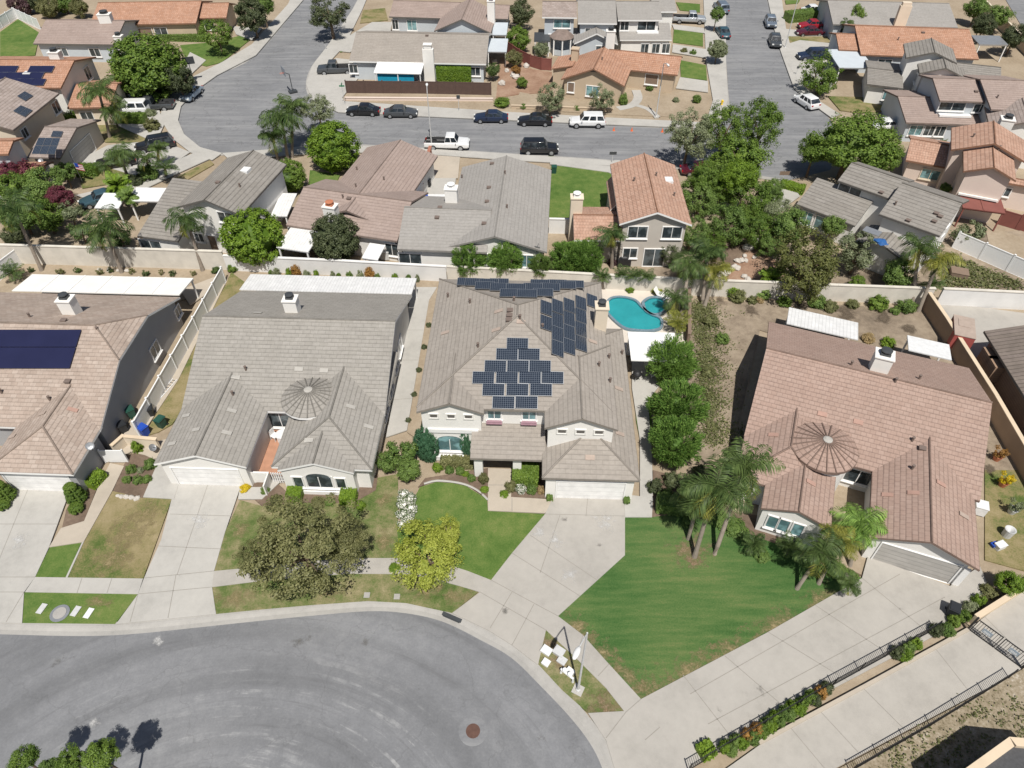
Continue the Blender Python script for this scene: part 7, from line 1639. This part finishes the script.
palm(99, 92, 26, 6.5, 'tall shaggy palm before the low terracotta garage', (110, 138)); palm(113, 110, 18, 4.5, 'shorter palm leaning right beside the tall shaggy one', (118, 128)); palm(119, 152, 20, 4.4, 'palm over the black car in the drive', (128, 178)); palm(146, 158, 15, 3.0, 'palm between the black suv and the dry verge', (150, 172)); palm(158, 148, 14, 2.6, 'small palm at the right of the palm group by the drive', (158, 162)); palm(165, 168, 15, 2.2, 'bushy palm at the right end of the palm group', (166, 176), style='pygmy'); palm(104, 165, 12, 3.8, 'thin palm left in the palm group by the drive', (108, 184)); palm(116, 186, 16, 2.6, 'broad leaved banana plant beside the canopy', style='fern', mat=('leaf_bright',)); palm(128, 196, 12, 2.8, 'second banana plant left of the entrance cover', (130, 202), style='fern', mat=('leaf_mid',))
shrub(146, 172, 12, 'dark low shrub under the palm group', 'leaf_mid'); shrub(135, 180, 9, 'dark shrub near the white canopy corner', 'leaf_dark'); shrub(178, 184, 7, 'green shrub on the dry lawn by the grey roof', 'leaf_mid'); shrub(151, 125, 9, 'grey green shrub at the end of the clipped hedge', 'leaf_olive'); shrub(72, 118, 9, 'leafy shrub before the terracotta garage', 'leaf_ficus', 2); shrub(150, 113, 6, 'small light shrub by the pickup tail', 'leaf_sage')
tree(147, 68, 37, 4.0, 'great round clipped green tree over the drive at upper left', 'dense', 'leaf_ficus', .78); tree(178, 80, 17, 3.0, 'grey green tree on the right flank of the round tree', 'bushy', 'leaf_dark', .9)
tree(217, 34, 17, 3.2, 'loose street tree on the upper left lawn', 'airy', 'leaf_ficus', .9); tree(252, 14, 18, 4.0, 'dark street tree at the top left of the branching street', 'bushy', 'leaf_dark', .9); tree(329, 11, 22, 4.5, 'spreading street tree on the right of the branching street', 'airy', 'leaf_dark', .7, tr=.25); tree(262, 4, 12, 4.0, 'dark crown behind the street tree at top', 'bushy', 'leaf_mid')
for x, y, r, mt, lb in ((20, 4, 12, 'leaf_plum', 'reddish tree beyond the white vinyl fence at top left'), (48, 8, 12, 'leaf_olive', 'dry olive shrub mass at top left'), (64, 3, 12, 'leaf_mid', 'green shrub mass at top left'), (78, 8, 10, 'leaf_olive', 'brownish shrub mass left of the long terracotta roof'), (36, 2, 12, 'leaf_dark', 'dark tree beyond the rear lawn')): tree(x, y, r, 1.8, lb, 'bushy', mt)
# middle band
palm(281, 116, 30, 5.5, 'large feathery palm at the bend left of the round green tree', (288, 160)); palm(292, 106, 22, 5.8, 'second palm crown right of the large feathery palm', (292, 158)); palm(272, 136, 20, 3.6, 'low drooping palm left of the round green tree', (278, 160)); tree(318, 110, 17, 3.6, 'grey green tree behind the round green tree', 'airy', 'leaf_sage')
tree(333, 147, 26, 2.9, 'round clipped bright green tree by the brown house', 'dense', 'leaf_bright', .9); tree(289, 176, 17, 1.9, 'dense dark green bush left of the clipped round tree', 'dense', 'leaf_ficus', .9)
tree(253, 237, 30, 3.1, 'round bright green tree beside the white gable wall', 'dense', 'leaf_bright', .9); tree(335, 239, 25, 2.8, 'round dark olive tree in front of the brown house', 'dense', 'leaf_dark', .95)
shrub(232, 268, 6, 'green shrub at the foot of the round bright tree', 'leaf_ficus'); shrub(216, 270, 5, 'spiky plant at the right end of the soil strip', 'leaf_palm')
for i, x in enumerate((30, 64, 77, 96, 112, 135, 146, 160, 174, 192)): shrub(x+random.uniform(-4, 4), 270+i*.35+random.uniform(-1.2, 1.2), random.uniform(2.4, 4.6), 'small spiky plant in the soil strip under the cream wall', ('leaf_palm', 'leaf_olive')[i % 2], .7, 'loose', group='small plants in the soil strip')
for i in range(17):
    x = 268+i*9.2
    if i in (3, 11): shrub(x, 269+i*.45, 5.5, 'orange brown ball shrub in the row along the white wall, %s one' % ('left' if i == 3 else 'right'), 'leaf_orange', 1.4)
    elif i not in (6, 13): shrub(x+random.uniform(-3, 3), 271.5+i*.45+random.uniform(-.8, .8), random.uniform(2.2, 4.6), 'small green shrub in the row along the white wall behind the turret house', ('leaf_mid', 'leaf_sage', 'leaf_bright')[i % 3], random.uniform(.6, 1.2), group='small shrubs along the white wall')
for x, y, r, lb in ((468, 260, 16, 'feathery green shrub leftmost behind the solar roof'), (505, 261, 17, 'feathery green shrub second from left behind the solar roof'), (540, 266, 11, 'dark feathery shrub third from left behind the solar roof'), (566, 257, 16, 'broad feathery shrub fourth from left behind the solar roof'), (586, 258, 17, 'broad feathery shrub rightmost behind the solar roof')): tree(x, y, r, 2.0, lb, 'feather', 'leaf_mid' if x == 540 else 'leaf_fern', 1.0)
palm(612, 232, 20, 4.6, 'slim palm in front of the two storey terracotta house', (612, 268)); 
for x, y, lb in ((603, 276, 'small palm leftmost in the row behind the pool'), (622, 273, 'small palm second in the row behind the pool'), (634, 275, 'small palm third in the row behind the pool'), (646, 276, 'small palm rightmost in the row behind the pool')): palm(x, y, 11, 1.9, lb, (x, y+14), 'pygmy', ('leaf_palm', 'leaf_palmyellow'), tr=.1)
shrub(630, 290, 5, 'yellow green shrub behind the pool', 'leaf_bright'); shrub(612, 262, 5, 'plum coloured shrub below the terracotta house', 'leaf_plum'); shrub(657, 291, 6, 'yellow green tuft at the spa', 'leaf_yellow')
palm(690, 262, 27, 4.0, 'yellow green palm leftmost in the clump right of the pool', (680, 320), mat=('leaf_palm', 'leaf_palmyellow')); palm(708, 252, 26, 4.6, 'tall palm in the middle of the clump right of the pool', (702, 306)); palm(716, 270, 22, 3.2, 'ragged palm at the right of the pool clump', (704, 308), mat=('leaf_palmyellow', 'leaf_palm')); palm(676, 298, 20, 2.2, 'low dark palm beside the spa', (677, 312)); palm(678, 322, 15, 1.2, 'squat yellowish palm by the pool lawn', (678, 332), 'pygmy', ('leaf_palmyellow',))
# big trees at the junction and the planted corner
tree(690, 134, 24, 4.6, 'sage green street tree left at the junction', 'fine', 'leaf_sage', 1.0); tree(724, 128, 23, 4.8, 'bright green street tree in the middle at the junction', 'fine', 'leaf_ficus', 1.1); tree(763, 122, 24, 5.4, 'bright green street tree right at the junction', 'fine', 'leaf_ficus', 1.1); tree(742, 158, 26, 3.6, 'low spreading bright green tree under the junction trees', 'bushy', 'leaf_ficus', .8); tree(722, 165, 16, 3.0, 'small bright green crown over the red car', 'bushy', 'leaf_ficus')
grove = [(700, 196, 20, 2.6, 'leaf_mid', 'bushy dark green tree touching the terracotta gable'), (722, 188, 19, 2.8, 'leaf_ficus', 'bright tree in the corner grove behind the gable'), (748, 200, 24, 2.8, 'leaf_ficus', 'broad green tree at the middle of the corner grove'), (730, 222, 22, 2.6, 'leaf_mid', 'dark green tree in the lower corner grove'), (692, 232, 18, 2.4, 'leaf_mid', 'dark green tree right of the terracotta house wall'), (757, 228, 20, 2.4, 'leaf_ficus', 'green tree right of the corner grove'), (778, 214, 18, 2.6, 'leaf_sage', 'sage tree at the right of the corner grove'), (712, 244, 13, 1.8, 'leaf_ficus', 'low green shrub tree above the pool clump'), (672, 252, 12, 1.8, 'leaf_dark', 'dark shrub tree beside the sliding door'), (770, 244, 13, 1.8, 'leaf_mid', 'low dark green tree over the boulders')]
for x, y, r, z, mt, lb in grove: tree(x, y, r*1.1, z, lb, 'fine', mt)
tree(806, 263, 39, 4.0, 'tall olive toned spreading tree on the bare earth slope', 'fine', 'leaf_moss', .85); tree(790, 225, 20, 3.6, 'green tree behind the olive toned tree', 'bushy', 'leaf_mid'); tree(858, 252, 22, 2.8, 'pale leaved tree before the angled grey house', 'airy', 'leaf_sage', .9); tree(833, 226, 13, 2.4, 'small green tree at the angled grey house corner', 'bushy', 'leaf_mid'); tree(898, 272, 18, 2.2, 'dark bushy tree left of the leaning palms', 'bushy', 'leaf_mid'); tree(858, 283, 9, 1.0, 'small green bush at the pale wall', 'bushy', 'leaf_ficus'); tree(970, 232, 15, 1.7, 'loose grey green tree beside the salmon house wall', 'loose', 'leaf_sage')
palm(920, 246, 25, 5.6, 'left leaning palm in front of the dry slope', (912, 305)); palm(940, 258, 24, 5.2, 'right leaning palm in front of the dry slope', (918, 312), mat=('leaf_palmyellow', 'leaf_palm')); palm(932, 284, 13, 1.6, 'low palm regrowth at the palm feet', (932, 292), 'pygmy')
palm(772, 278, 15, 1.5, 'pale spiky shrub palm at the left of the olive tree', style='fern', mat=('leaf_bright',)); 
for x, y, r, mt, lb in ((784, 301, 8, 'leaf_ficus', 'round green bush at the foot of the pale wall'), (830, 306, 9, 'leaf_scrub', 'scrubby bush on the bare earth yard'), (853, 304, 7, 'leaf_scrub', 'second scrubby bush on the bare earth yard'), (878, 303, 11, 'leaf_ficus', 'bright green bush on the bare earth yard'), (895, 310, 6, 'leaf_mid', 'small green bush beside the bright green one'), (738, 296, 9, 'leaf_scrub', 'dry yellow bush below the pale wall'), (752, 300, 6, 'leaf_scrub', 'small dry bush below the pale wall'), (712, 320, 9, 'leaf_scrub', 'loose dry bush at the top of the weedy bank'), (868, 338, 7, 'leaf_dry', 'tuft of straw grass behind the ribbed patio cover'), (888, 342, 8, 'leaf_bright', 'tuft of green grass behind the rose brown roof'), (760, 300, 5, 'leaf_dry', 'straw tuft on the earth yard')): shrub(x, y, r, lb, mt)
for x, y, r, mt, lb in ((733, 290, 10, 'leaf_bright', 'bright arching shrub at the left of the bare yard wall'), (762, 293, 9, 'leaf_mid', 'dark green shrub at the foot of the pale wall near the olive tree'), (818, 301, 10, 'leaf_mid', 'spreading shrub under the right side of the olive tree'), (908, 306, 10, 'leaf_mid', 'broad shrub beside the feet of the leaning palms'), (722, 338, 8, 'leaf_mid', 'green shrub midway down the weedy bank'), (708, 372, 8, 'leaf_scrub', 'pale weedy clump on the bank by the feathery trees')): shrub(x, y, r, lb, mt)
tree(703, 178, 17, 4.0, 'bright green tree in front of the dark red car', 'full', 'leaf_ficus', 1.0); tree(738, 178, 20, 4.6, 'tall bright green tree at the back of the corner grove', 'full', 'leaf_bright', 1.0); tree(770, 192, 15, 3.2, 'green tree before the pale drive at the grove edge', 'full', 'leaf_mid', .9)
# weedy bank between the middle house and the rose brown house: nobody could count it
m = MB(); rng = random.Random(5)
for i in range(900):
    t_ = rng.random()**1.2; x = 692+t_*14+abs(rng.gauss(0, 15)); y = 303+t_*140
    if x > 745 or (rng.random() < .5 and x > 712): continue
    p = G(x, y, .1); r = rng.uniform(.15, .5)
    for k in range(14): leafquad(m, Vector((p.x+rng.gauss(0, r), p.y+rng.gauss(0, r), .06+abs(rng.gauss(0, r*.3)))), Vector((rng.gauss(0, .6), rng.gauss(0, .6), 1)), .12, rng)
o = m.build('ground_cover', 'leaf_scrub'); o['kind'] = 'stuff'
m = MB()
for i in range(170):
    x = rng.uniform(880, 1030); y = rng.uniform(690, 775)
    if (x-832)*(678-772)/(1008-832)+772 > y-6: continue
    p = G(x, y, .1); r = rng.uniform(.08, .3)
    for k in range(10): leafquad(m, Vector((p.x+rng.gauss(0, r), p.y+rng.gauss(0, r), .1+abs(rng.gauss(0, r*.5)))), Vector((rng.gauss(0, .6), rng.gauss(0, .6), 1)), .1, rng)
o = m.build('dry_weeds', 'leaf_scrub'); o['kind'] = 'stuff'
m = MB()
for i in range(700):
    x = rng.uniform(945, 1024); y = rng.uniform(250, 290)
    if y < 252+(x-945)*.42 or y > 288: continue
    p = G(x, y, .1); r = rng.uniform(.15, .4)
    for k in range(9): leafquad(m, Vector((p.x+rng.gauss(0, r), p.y+rng.gauss(0, r), .06+abs(rng.gauss(0, r*.4)))), Vector((rng.gauss(0, .6), rng.gauss(0, .6), 1)), .18, rng)
o = m.build('dry_grass', 'leaf_scrub'); o['kind'] = 'stuff'
# far band
for x, y, r, z, mt, lb in ((520, 12, 14, 3.0, 'leaf_dark', 'dark tree at the top of the planted slope'), (519, 38, 13, 2.2, 'leaf_ficus', 'bright green tree on the planted slope'), (541, 50, 9, 1.6, 'leaf_sage', 'white flowering shrub beside the maroon fence'), (514, 58, 9, 1.6, 'leaf_olive', 'olive shrub below the bright green slope tree'), (522, 82, 6, 1.0, 'leaf_ficus', 'small bright shrub low on the planted slope'), (493, 70, 8, 1.6, 'leaf_palm', 'spiky green plant at the fence end'), (516, 70, 5, 1.0, 'leaf_orange', 'rusty coloured shrub on the planted slope')): tree(x, y, r, z, lb, 'bushy', mt)
tree(551, 97, 15, 2.8, 'sage tree left in front of the tan corner house', 'airy', 'leaf_sage', .9); tree(602, 97, 13, 2.4, 'sage tree right in front of the tan corner house', 'airy', 'leaf_sage', .9)
shrub(502, 102, 9, 'low green bush on the corner by the navy sedan', 'leaf_ficus', 1.0); shrub(523, 106, 4, 'tiny bush on the bank before the black sedan', 'leaf_mid'); shrub(577, 108, 4, 'tiny bush on the bank before the white suv', 'leaf_mid'); shrub(697, 99, 5, 'round dark bush in the corner yard', 'leaf_mid', 1.2); shrub(676, 100, 4, 'small agave like bush in the corner yard', 'leaf_sage'); shrub(624, 99, 5, 'narrow shrub beside the porch of the tan house', 'leaf_mid', 1.8); shrub(650, 88, 4, 'low shrub under the tan house window', 'leaf_mid'); shrub(684, 50, 4, 'garden shrub left in the bed of the wide grey house', 'leaf_olive'); shrub(693, 52, 4, 'garden shrub right in the bed of the wide grey house', 'leaf_mid')
tree(718, 49, 10, 2.4, 'white flowering round street tree on the left verge', 'dense', 'leaf_sage'); tree(717, 14, 8, 3.0, 'slim dark street tree on the left verge at top', 'bushy', 'leaf_mid')
tree(822, 74, 20, 2.9, 'bushy green tree in front of the stepped grey house', 'airy', 'leaf_ficus', .95); tree(852, 142, 44, 4.8, 'large spreading green street tree at the right of the junction', 'full', 'leaf_ficus', .66, tr=.32, sy=.85); tree(815, 150, 18, 3.6, 'left lower lobe of green beside the large street tree', 'full', 'leaf_ficus', .8); tree(882, 155, 22, 3.6, 'right lower lobe of green beside the large street tree', 'full', 'leaf_ficus', .8)
tree(856, 17, 11, 3.0, 'bushy green tree before the pale grey roof', 'bushy', 'leaf_ficus', 1.1); palm(846, 22, 10, 3.0, 'small palm left of the bushy tree before the pale grey roof', (848, 33)); tree(961, 111, 13, 2.6, 'airy flowering tree before the taupe roofed house', 'airy', 'leaf_sage', 1.1); shrub(906, 136, 5, 'pink flowering shrub by the taupe house', 'leaf_bougain'); shrub(913, 137, 5, 'green shrub by the taupe house', 'leaf_mid'); shrub(943, 138, 6, 'sage shrub right of the taupe house windows', 'leaf_sage')
for x, y, r, z, mt, lb in ((978, 8, 13, 3.0, 'leaf_mid', 'dark tree beside the yellow topped wall, upper'), (985, 24, 12, 3.0, 'leaf_dark', 'dark tree beside the yellow topped wall, lower'), (1000, 16, 12, 3.0, 'leaf_mid', 'green tree outside the yellow topped wall'), (1015, 36, 14, 3.0, 'leaf_dark', 'dark tree at the upper right edge'), (979, 28, 6, 1.8, 'leaf_bright', 'small bright shrub by the garden shelter'), (946, 188, 6, 1.6, 'leaf_mid', 'dark shrub in the shade of the salmon house')): tree(x, y, r, z, lb, 'bushy', mt)
# hedges and clipped plants
hedge([(112, 118), (145, 119)], 1.3, 1.4, 'clipped box hedge beneath the white station wagon', 'leaf_ficus'); hedge([(78, 170), (99, 170)], 1.2, 1.6, 'clipped hedge below the grey garage door', 'leaf_ficus'); hedge([(160, 37), (208, 38)], 1.1, 1.0, 'long low clipped hedge along the terracotta ranch house', 'leaf_mid'); hedge([(787, 17), (824, 13)], 1.5, 2.2, 'dark hedge above the red cars', 'leaf_mid'); hedge([(781, 184), (804, 190)], .9, 1.2, 'low bright hedge by the brown mailbox', 'leaf_bright'); hedge([(437, 74), (471, 74)], 2.4, 2.6, 'thick green hedge between the white chimney and the timber fence', 'leaf_bright'); hedge([(829, 34), (836, 34)], 1.2, 1.2, 'golden yellow shrub at the end of the red car drive', 'leaf_gold', name='shrub', cat='shrub'); hedge([(888, 22), (904, 22)], 1.4, 1.6, 'dark green hedge left of the tall cream chimney', 'leaf_mid')
hedge([(441, 462), (473, 463)], .9, .8, 'clipped hedge under the arched window of the middle house', 'leaf_olive'); hedge([(513, 474), (538, 475)], 1.3, 1.6, 'clipped hedge right of the porch of the middle house', 'leaf_ficus'); hedge([(547, 497), (552, 497)], .6, .6, 'small clipped cube left of the middle garage', 'leaf_mid'); hedge([(624, 500.5), (629, 500.5)], .6, .6, 'small clipped cube right of the middle garage', 'leaf_mid')
hedge([(288, 494), (302, 494)], 1.0, 1.1, 'clipped block left of the arched window of the grey turret house', 'leaf_bright'); hedge([(341, 497.5), (356, 497.5)], 1.0, 1.1, 'clipped block right of the arched window of the grey turret house', 'leaf_bright'); hedge([(90, 486), (103, 473)], .9, .8, 'clipped box hedge along the garage wall of the left house', 'leaf_bright'); hedge([(657, 503), (690, 507)], 1.2, 1.3, 'dense hedge at the back of the big lawn', 'leaf_mid')
hedge([(700, 754), (712, 747)], .7, .9, 'low green hedge piece at the lower end of the planter', 'leaf_bright')
for x, y, rx, hh, lb in ((426.5, 445, 11, 3.4, 'tall egg shaped dark green topiary left of the arched window'), (466.5, 444, 6.8, 3.1, 'slimmer dark green topiary right of the arched window')):
    p = G(x, y, hh/2); k = ('dense', 0, 'leaf_cypress')
    if k not in CM: CM[k] = crown_mesh('dense', 0).mesh('crown', ['leaf_cypress'])
    o = bpy.data.objects.new('topiary', CM[k]); COL.objects.link(o); r = rx*m_per_px(x, y, 1.5); o.location = (p.x, p.y, hh*.5); o.scale = (r*1.15, r*.9, hh*.58); tag(o, lb, 'topiary')
def topiary(px, py, tiers, label):
    p = G(px, py, .6); t = empty('topiary', (p.x, p.y, .1), 0, label, 'topiary'); m = MB(); m.tube([(0, 0, 0), (0, 0, tiers[-1][1])], .06, 6); m.build('trunk', 'bark', t)
    for r, z in tiers: crown_obj('dense', 1, 'leaf_ficus', t, (r, r, r*.62), z, 'foliage')
topiary(76, 496, [(.75, .45), (.62, 1.05), (.48, 1.6)], 'tiered dark topiary right of the left garage'); topiary(5, 494, [(.75, .45), (.62, 1.05), (.48, 1.6)], 'tiered dark topiary left of the left garage'); topiary(75, 507, [(.55, .4)], 'round bright topiary ball below the tiered one'); topiary(2, 504, [(.5, .4)], 'round topiary ball at the left edge')
shrub(245, 488, 6, 'golden yellow flowering bush at the corner of the grey turret garage', 'leaf_gold')
for x, y, r, mt, hh, lb in ((137, 447, 6, 'leaf_bright', 1.2, 'bright bush by the cream wall between the left houses'), (131, 469, 6, 'leaf_mid', .8, 'bush at the upper left of the mulch bed'), (150, 464, 7, 'leaf_mid', .9, 'bush at the upper right of the mulch bed'), (127, 479, 5, 'leaf_mid', .7, 'low bush left in the front row of the mulch bed'), (137, 480, 6, 'leaf_mid', .7, 'low bush in the front row middle of the mulch bed'), (147, 479, 5, 'leaf_mid', .7, 'low bush right in the front row of the mulch bed'), (140, 470, 4, 'leaf_sage', .6, 'sage tuft in the centre of the mulch bed'), (276, 500, 7, 'leaf_olive', .9, 'brown green bush left of the clipped block'), (318, 503, 8, 'leaf_olive', .7, 'low brown green growth below the arched window of the turret house'), (330, 502, 6, 'leaf_mid', .6, 'low green growth near the right clipped block'), (361, 505, 6, 'leaf_bright', .7, 'bright low bush right of the clipped block'), (265, 490, 5, 'leaf_mid', .7, 'low bush by the court gate'), (438, 467, 6, 'leaf_bright', .8, 'bright green bush below the left topiary'), (449, 470, 5, 'leaf_mid', .7, 'low dark bush in front of the clipped window hedge'), (460, 471, 5, 'leaf_mid', .8, 'rounded bush in front of the clipped window hedge'), (472, 478, 5, 'leaf_mid', .7, 'bush left of the porch path'), (484, 478, 6, 'leaf_olive', 1.1, 'rose bush touching the porch path'), (466, 474, 4, 'leaf_bright', .5, 'small bright tuft by the lawn edging'), (485, 489, 5, 'leaf_bright', .5, 'bright low tuft at the path corner'), (511, 486, 7, 'leaf_olive', 1.0, 'rose bush right of the porch path'), (521, 489, 6, 'leaf_flower', .9, 'white rose bush before the right hedge'), (531, 489, 6, 'leaf_mid', .9, 'dark green bush near the garage corner'), (541, 490, 5, 'leaf_dry', .8, 'straw coloured grass clump near the urn'), (504, 494, 5, 'leaf_bright', .5, 'bright tuft on the bed corner by the walk'),
    (655, 485, 9, 'leaf_dark', 1.2, 'dark bush behind the hedge near the side path'), (672, 480, 10, 'leaf_dark', 1.3, 'dark bush below the feathery trees'), (668, 497, 9, 'leaf_mid', 1.0, 'dark green bush left of the palm trio'), (688, 522, 8, 'leaf_mid', .6, 'dark groundcover at the palm feet'), (735, 528, 14, 'leaf_mid', .6, 'groundcover right of the palm trio'), (720, 520, 12, 'leaf_mid', .7, 'groundcover between the palms and the wall'), (762, 555, 9, 'leaf_mid', .6, 'groundcover at the lawn edge below the fan palm'), (838, 570, 13, 'leaf_mid', .45, 'groundcover at the tip of the big lawn'), (850, 576, 9, 'leaf_mid', .4, 'groundcover near the wide driveway'), (700, 470, 8, 'leaf_dark', .9, 'dark bush on the bank below the dirt')):
    shrub(x, y, r, lb, mt, hh)
for i, (x, y, r) in enumerate(((404, 494, 7), (410, 498, 7), (403, 504, 8), (411, 508, 7), (404, 514, 8), (410, 519, 7), (402, 524, 6))): shrub(x, y, r, 'white flowering bush in the strip left of the middle lawn', 'leaf_flower', .8, group='white flowering bushes by the middle lawn')
shrub(394, 568, 6, 'small light green bush beside the front walk', 'leaf_bright')
for x, y in ((428.5, 325), (424, 347), (419, 370), (414, 394), (408.5, 420)): shrub(x, y, 3.6, 'small dark mound plant along the side path', 'leaf_dark', .5, group='mound plants along the side path')
pl = [(725, 747, 'leaf_bright'), (736, 741, 'leaf_mid'), (747, 735, 'leaf_orange'), (757, 729, 'leaf_orange'), (767, 722, 'leaf_mid'), (775, 717, 'leaf_bright'), (784, 713, 'leaf_mid'), (793, 707, 'leaf_bright'), (802, 702, 'leaf_ficus'), (811, 697, 'leaf_ficus'), (820, 692, 'leaf_orange'), (827, 688, 'leaf_dark'), (897, 652, 'leaf_dark'), (908, 648, 'leaf_mid'), (917, 644, 'leaf_bright'), (936, 630, 'leaf_dark'), (945, 628, 'leaf_mid'), (955, 621, 'leaf_ficus'), (963, 616, 'leaf_ficus'), (971, 606, 'leaf_sage'), (980, 600, 'leaf_bright')]
pl += [(731, 750, 'leaf_mid'), (743, 743, 'leaf_bright'), (752, 738, 'leaf_mid'), (762, 732, 'leaf_ficus'), (771, 726, 'leaf_bright'), (780, 721, 'leaf_mid'), (790, 715, 'leaf_mid'), (800, 709, 'leaf_bright'), (816, 700, 'leaf_dark'), (905, 655, 'leaf_bright'), (950, 631, 'leaf_mid')]
names = {'leaf_bright': 'bright green', 'leaf_mid': 'mid green', 'leaf_orange': 'rusty orange', 'leaf_ficus': 'deep green', 'leaf_dark': 'dark leafless', 'leaf_sage': 'sage green'}
for i, (x, y, mt) in enumerate(pl): shrub(x, y, 7.5, '%s shrub in the planter along the iron fence' % names[mt], mt, .9, group='shrubs along the iron fence')
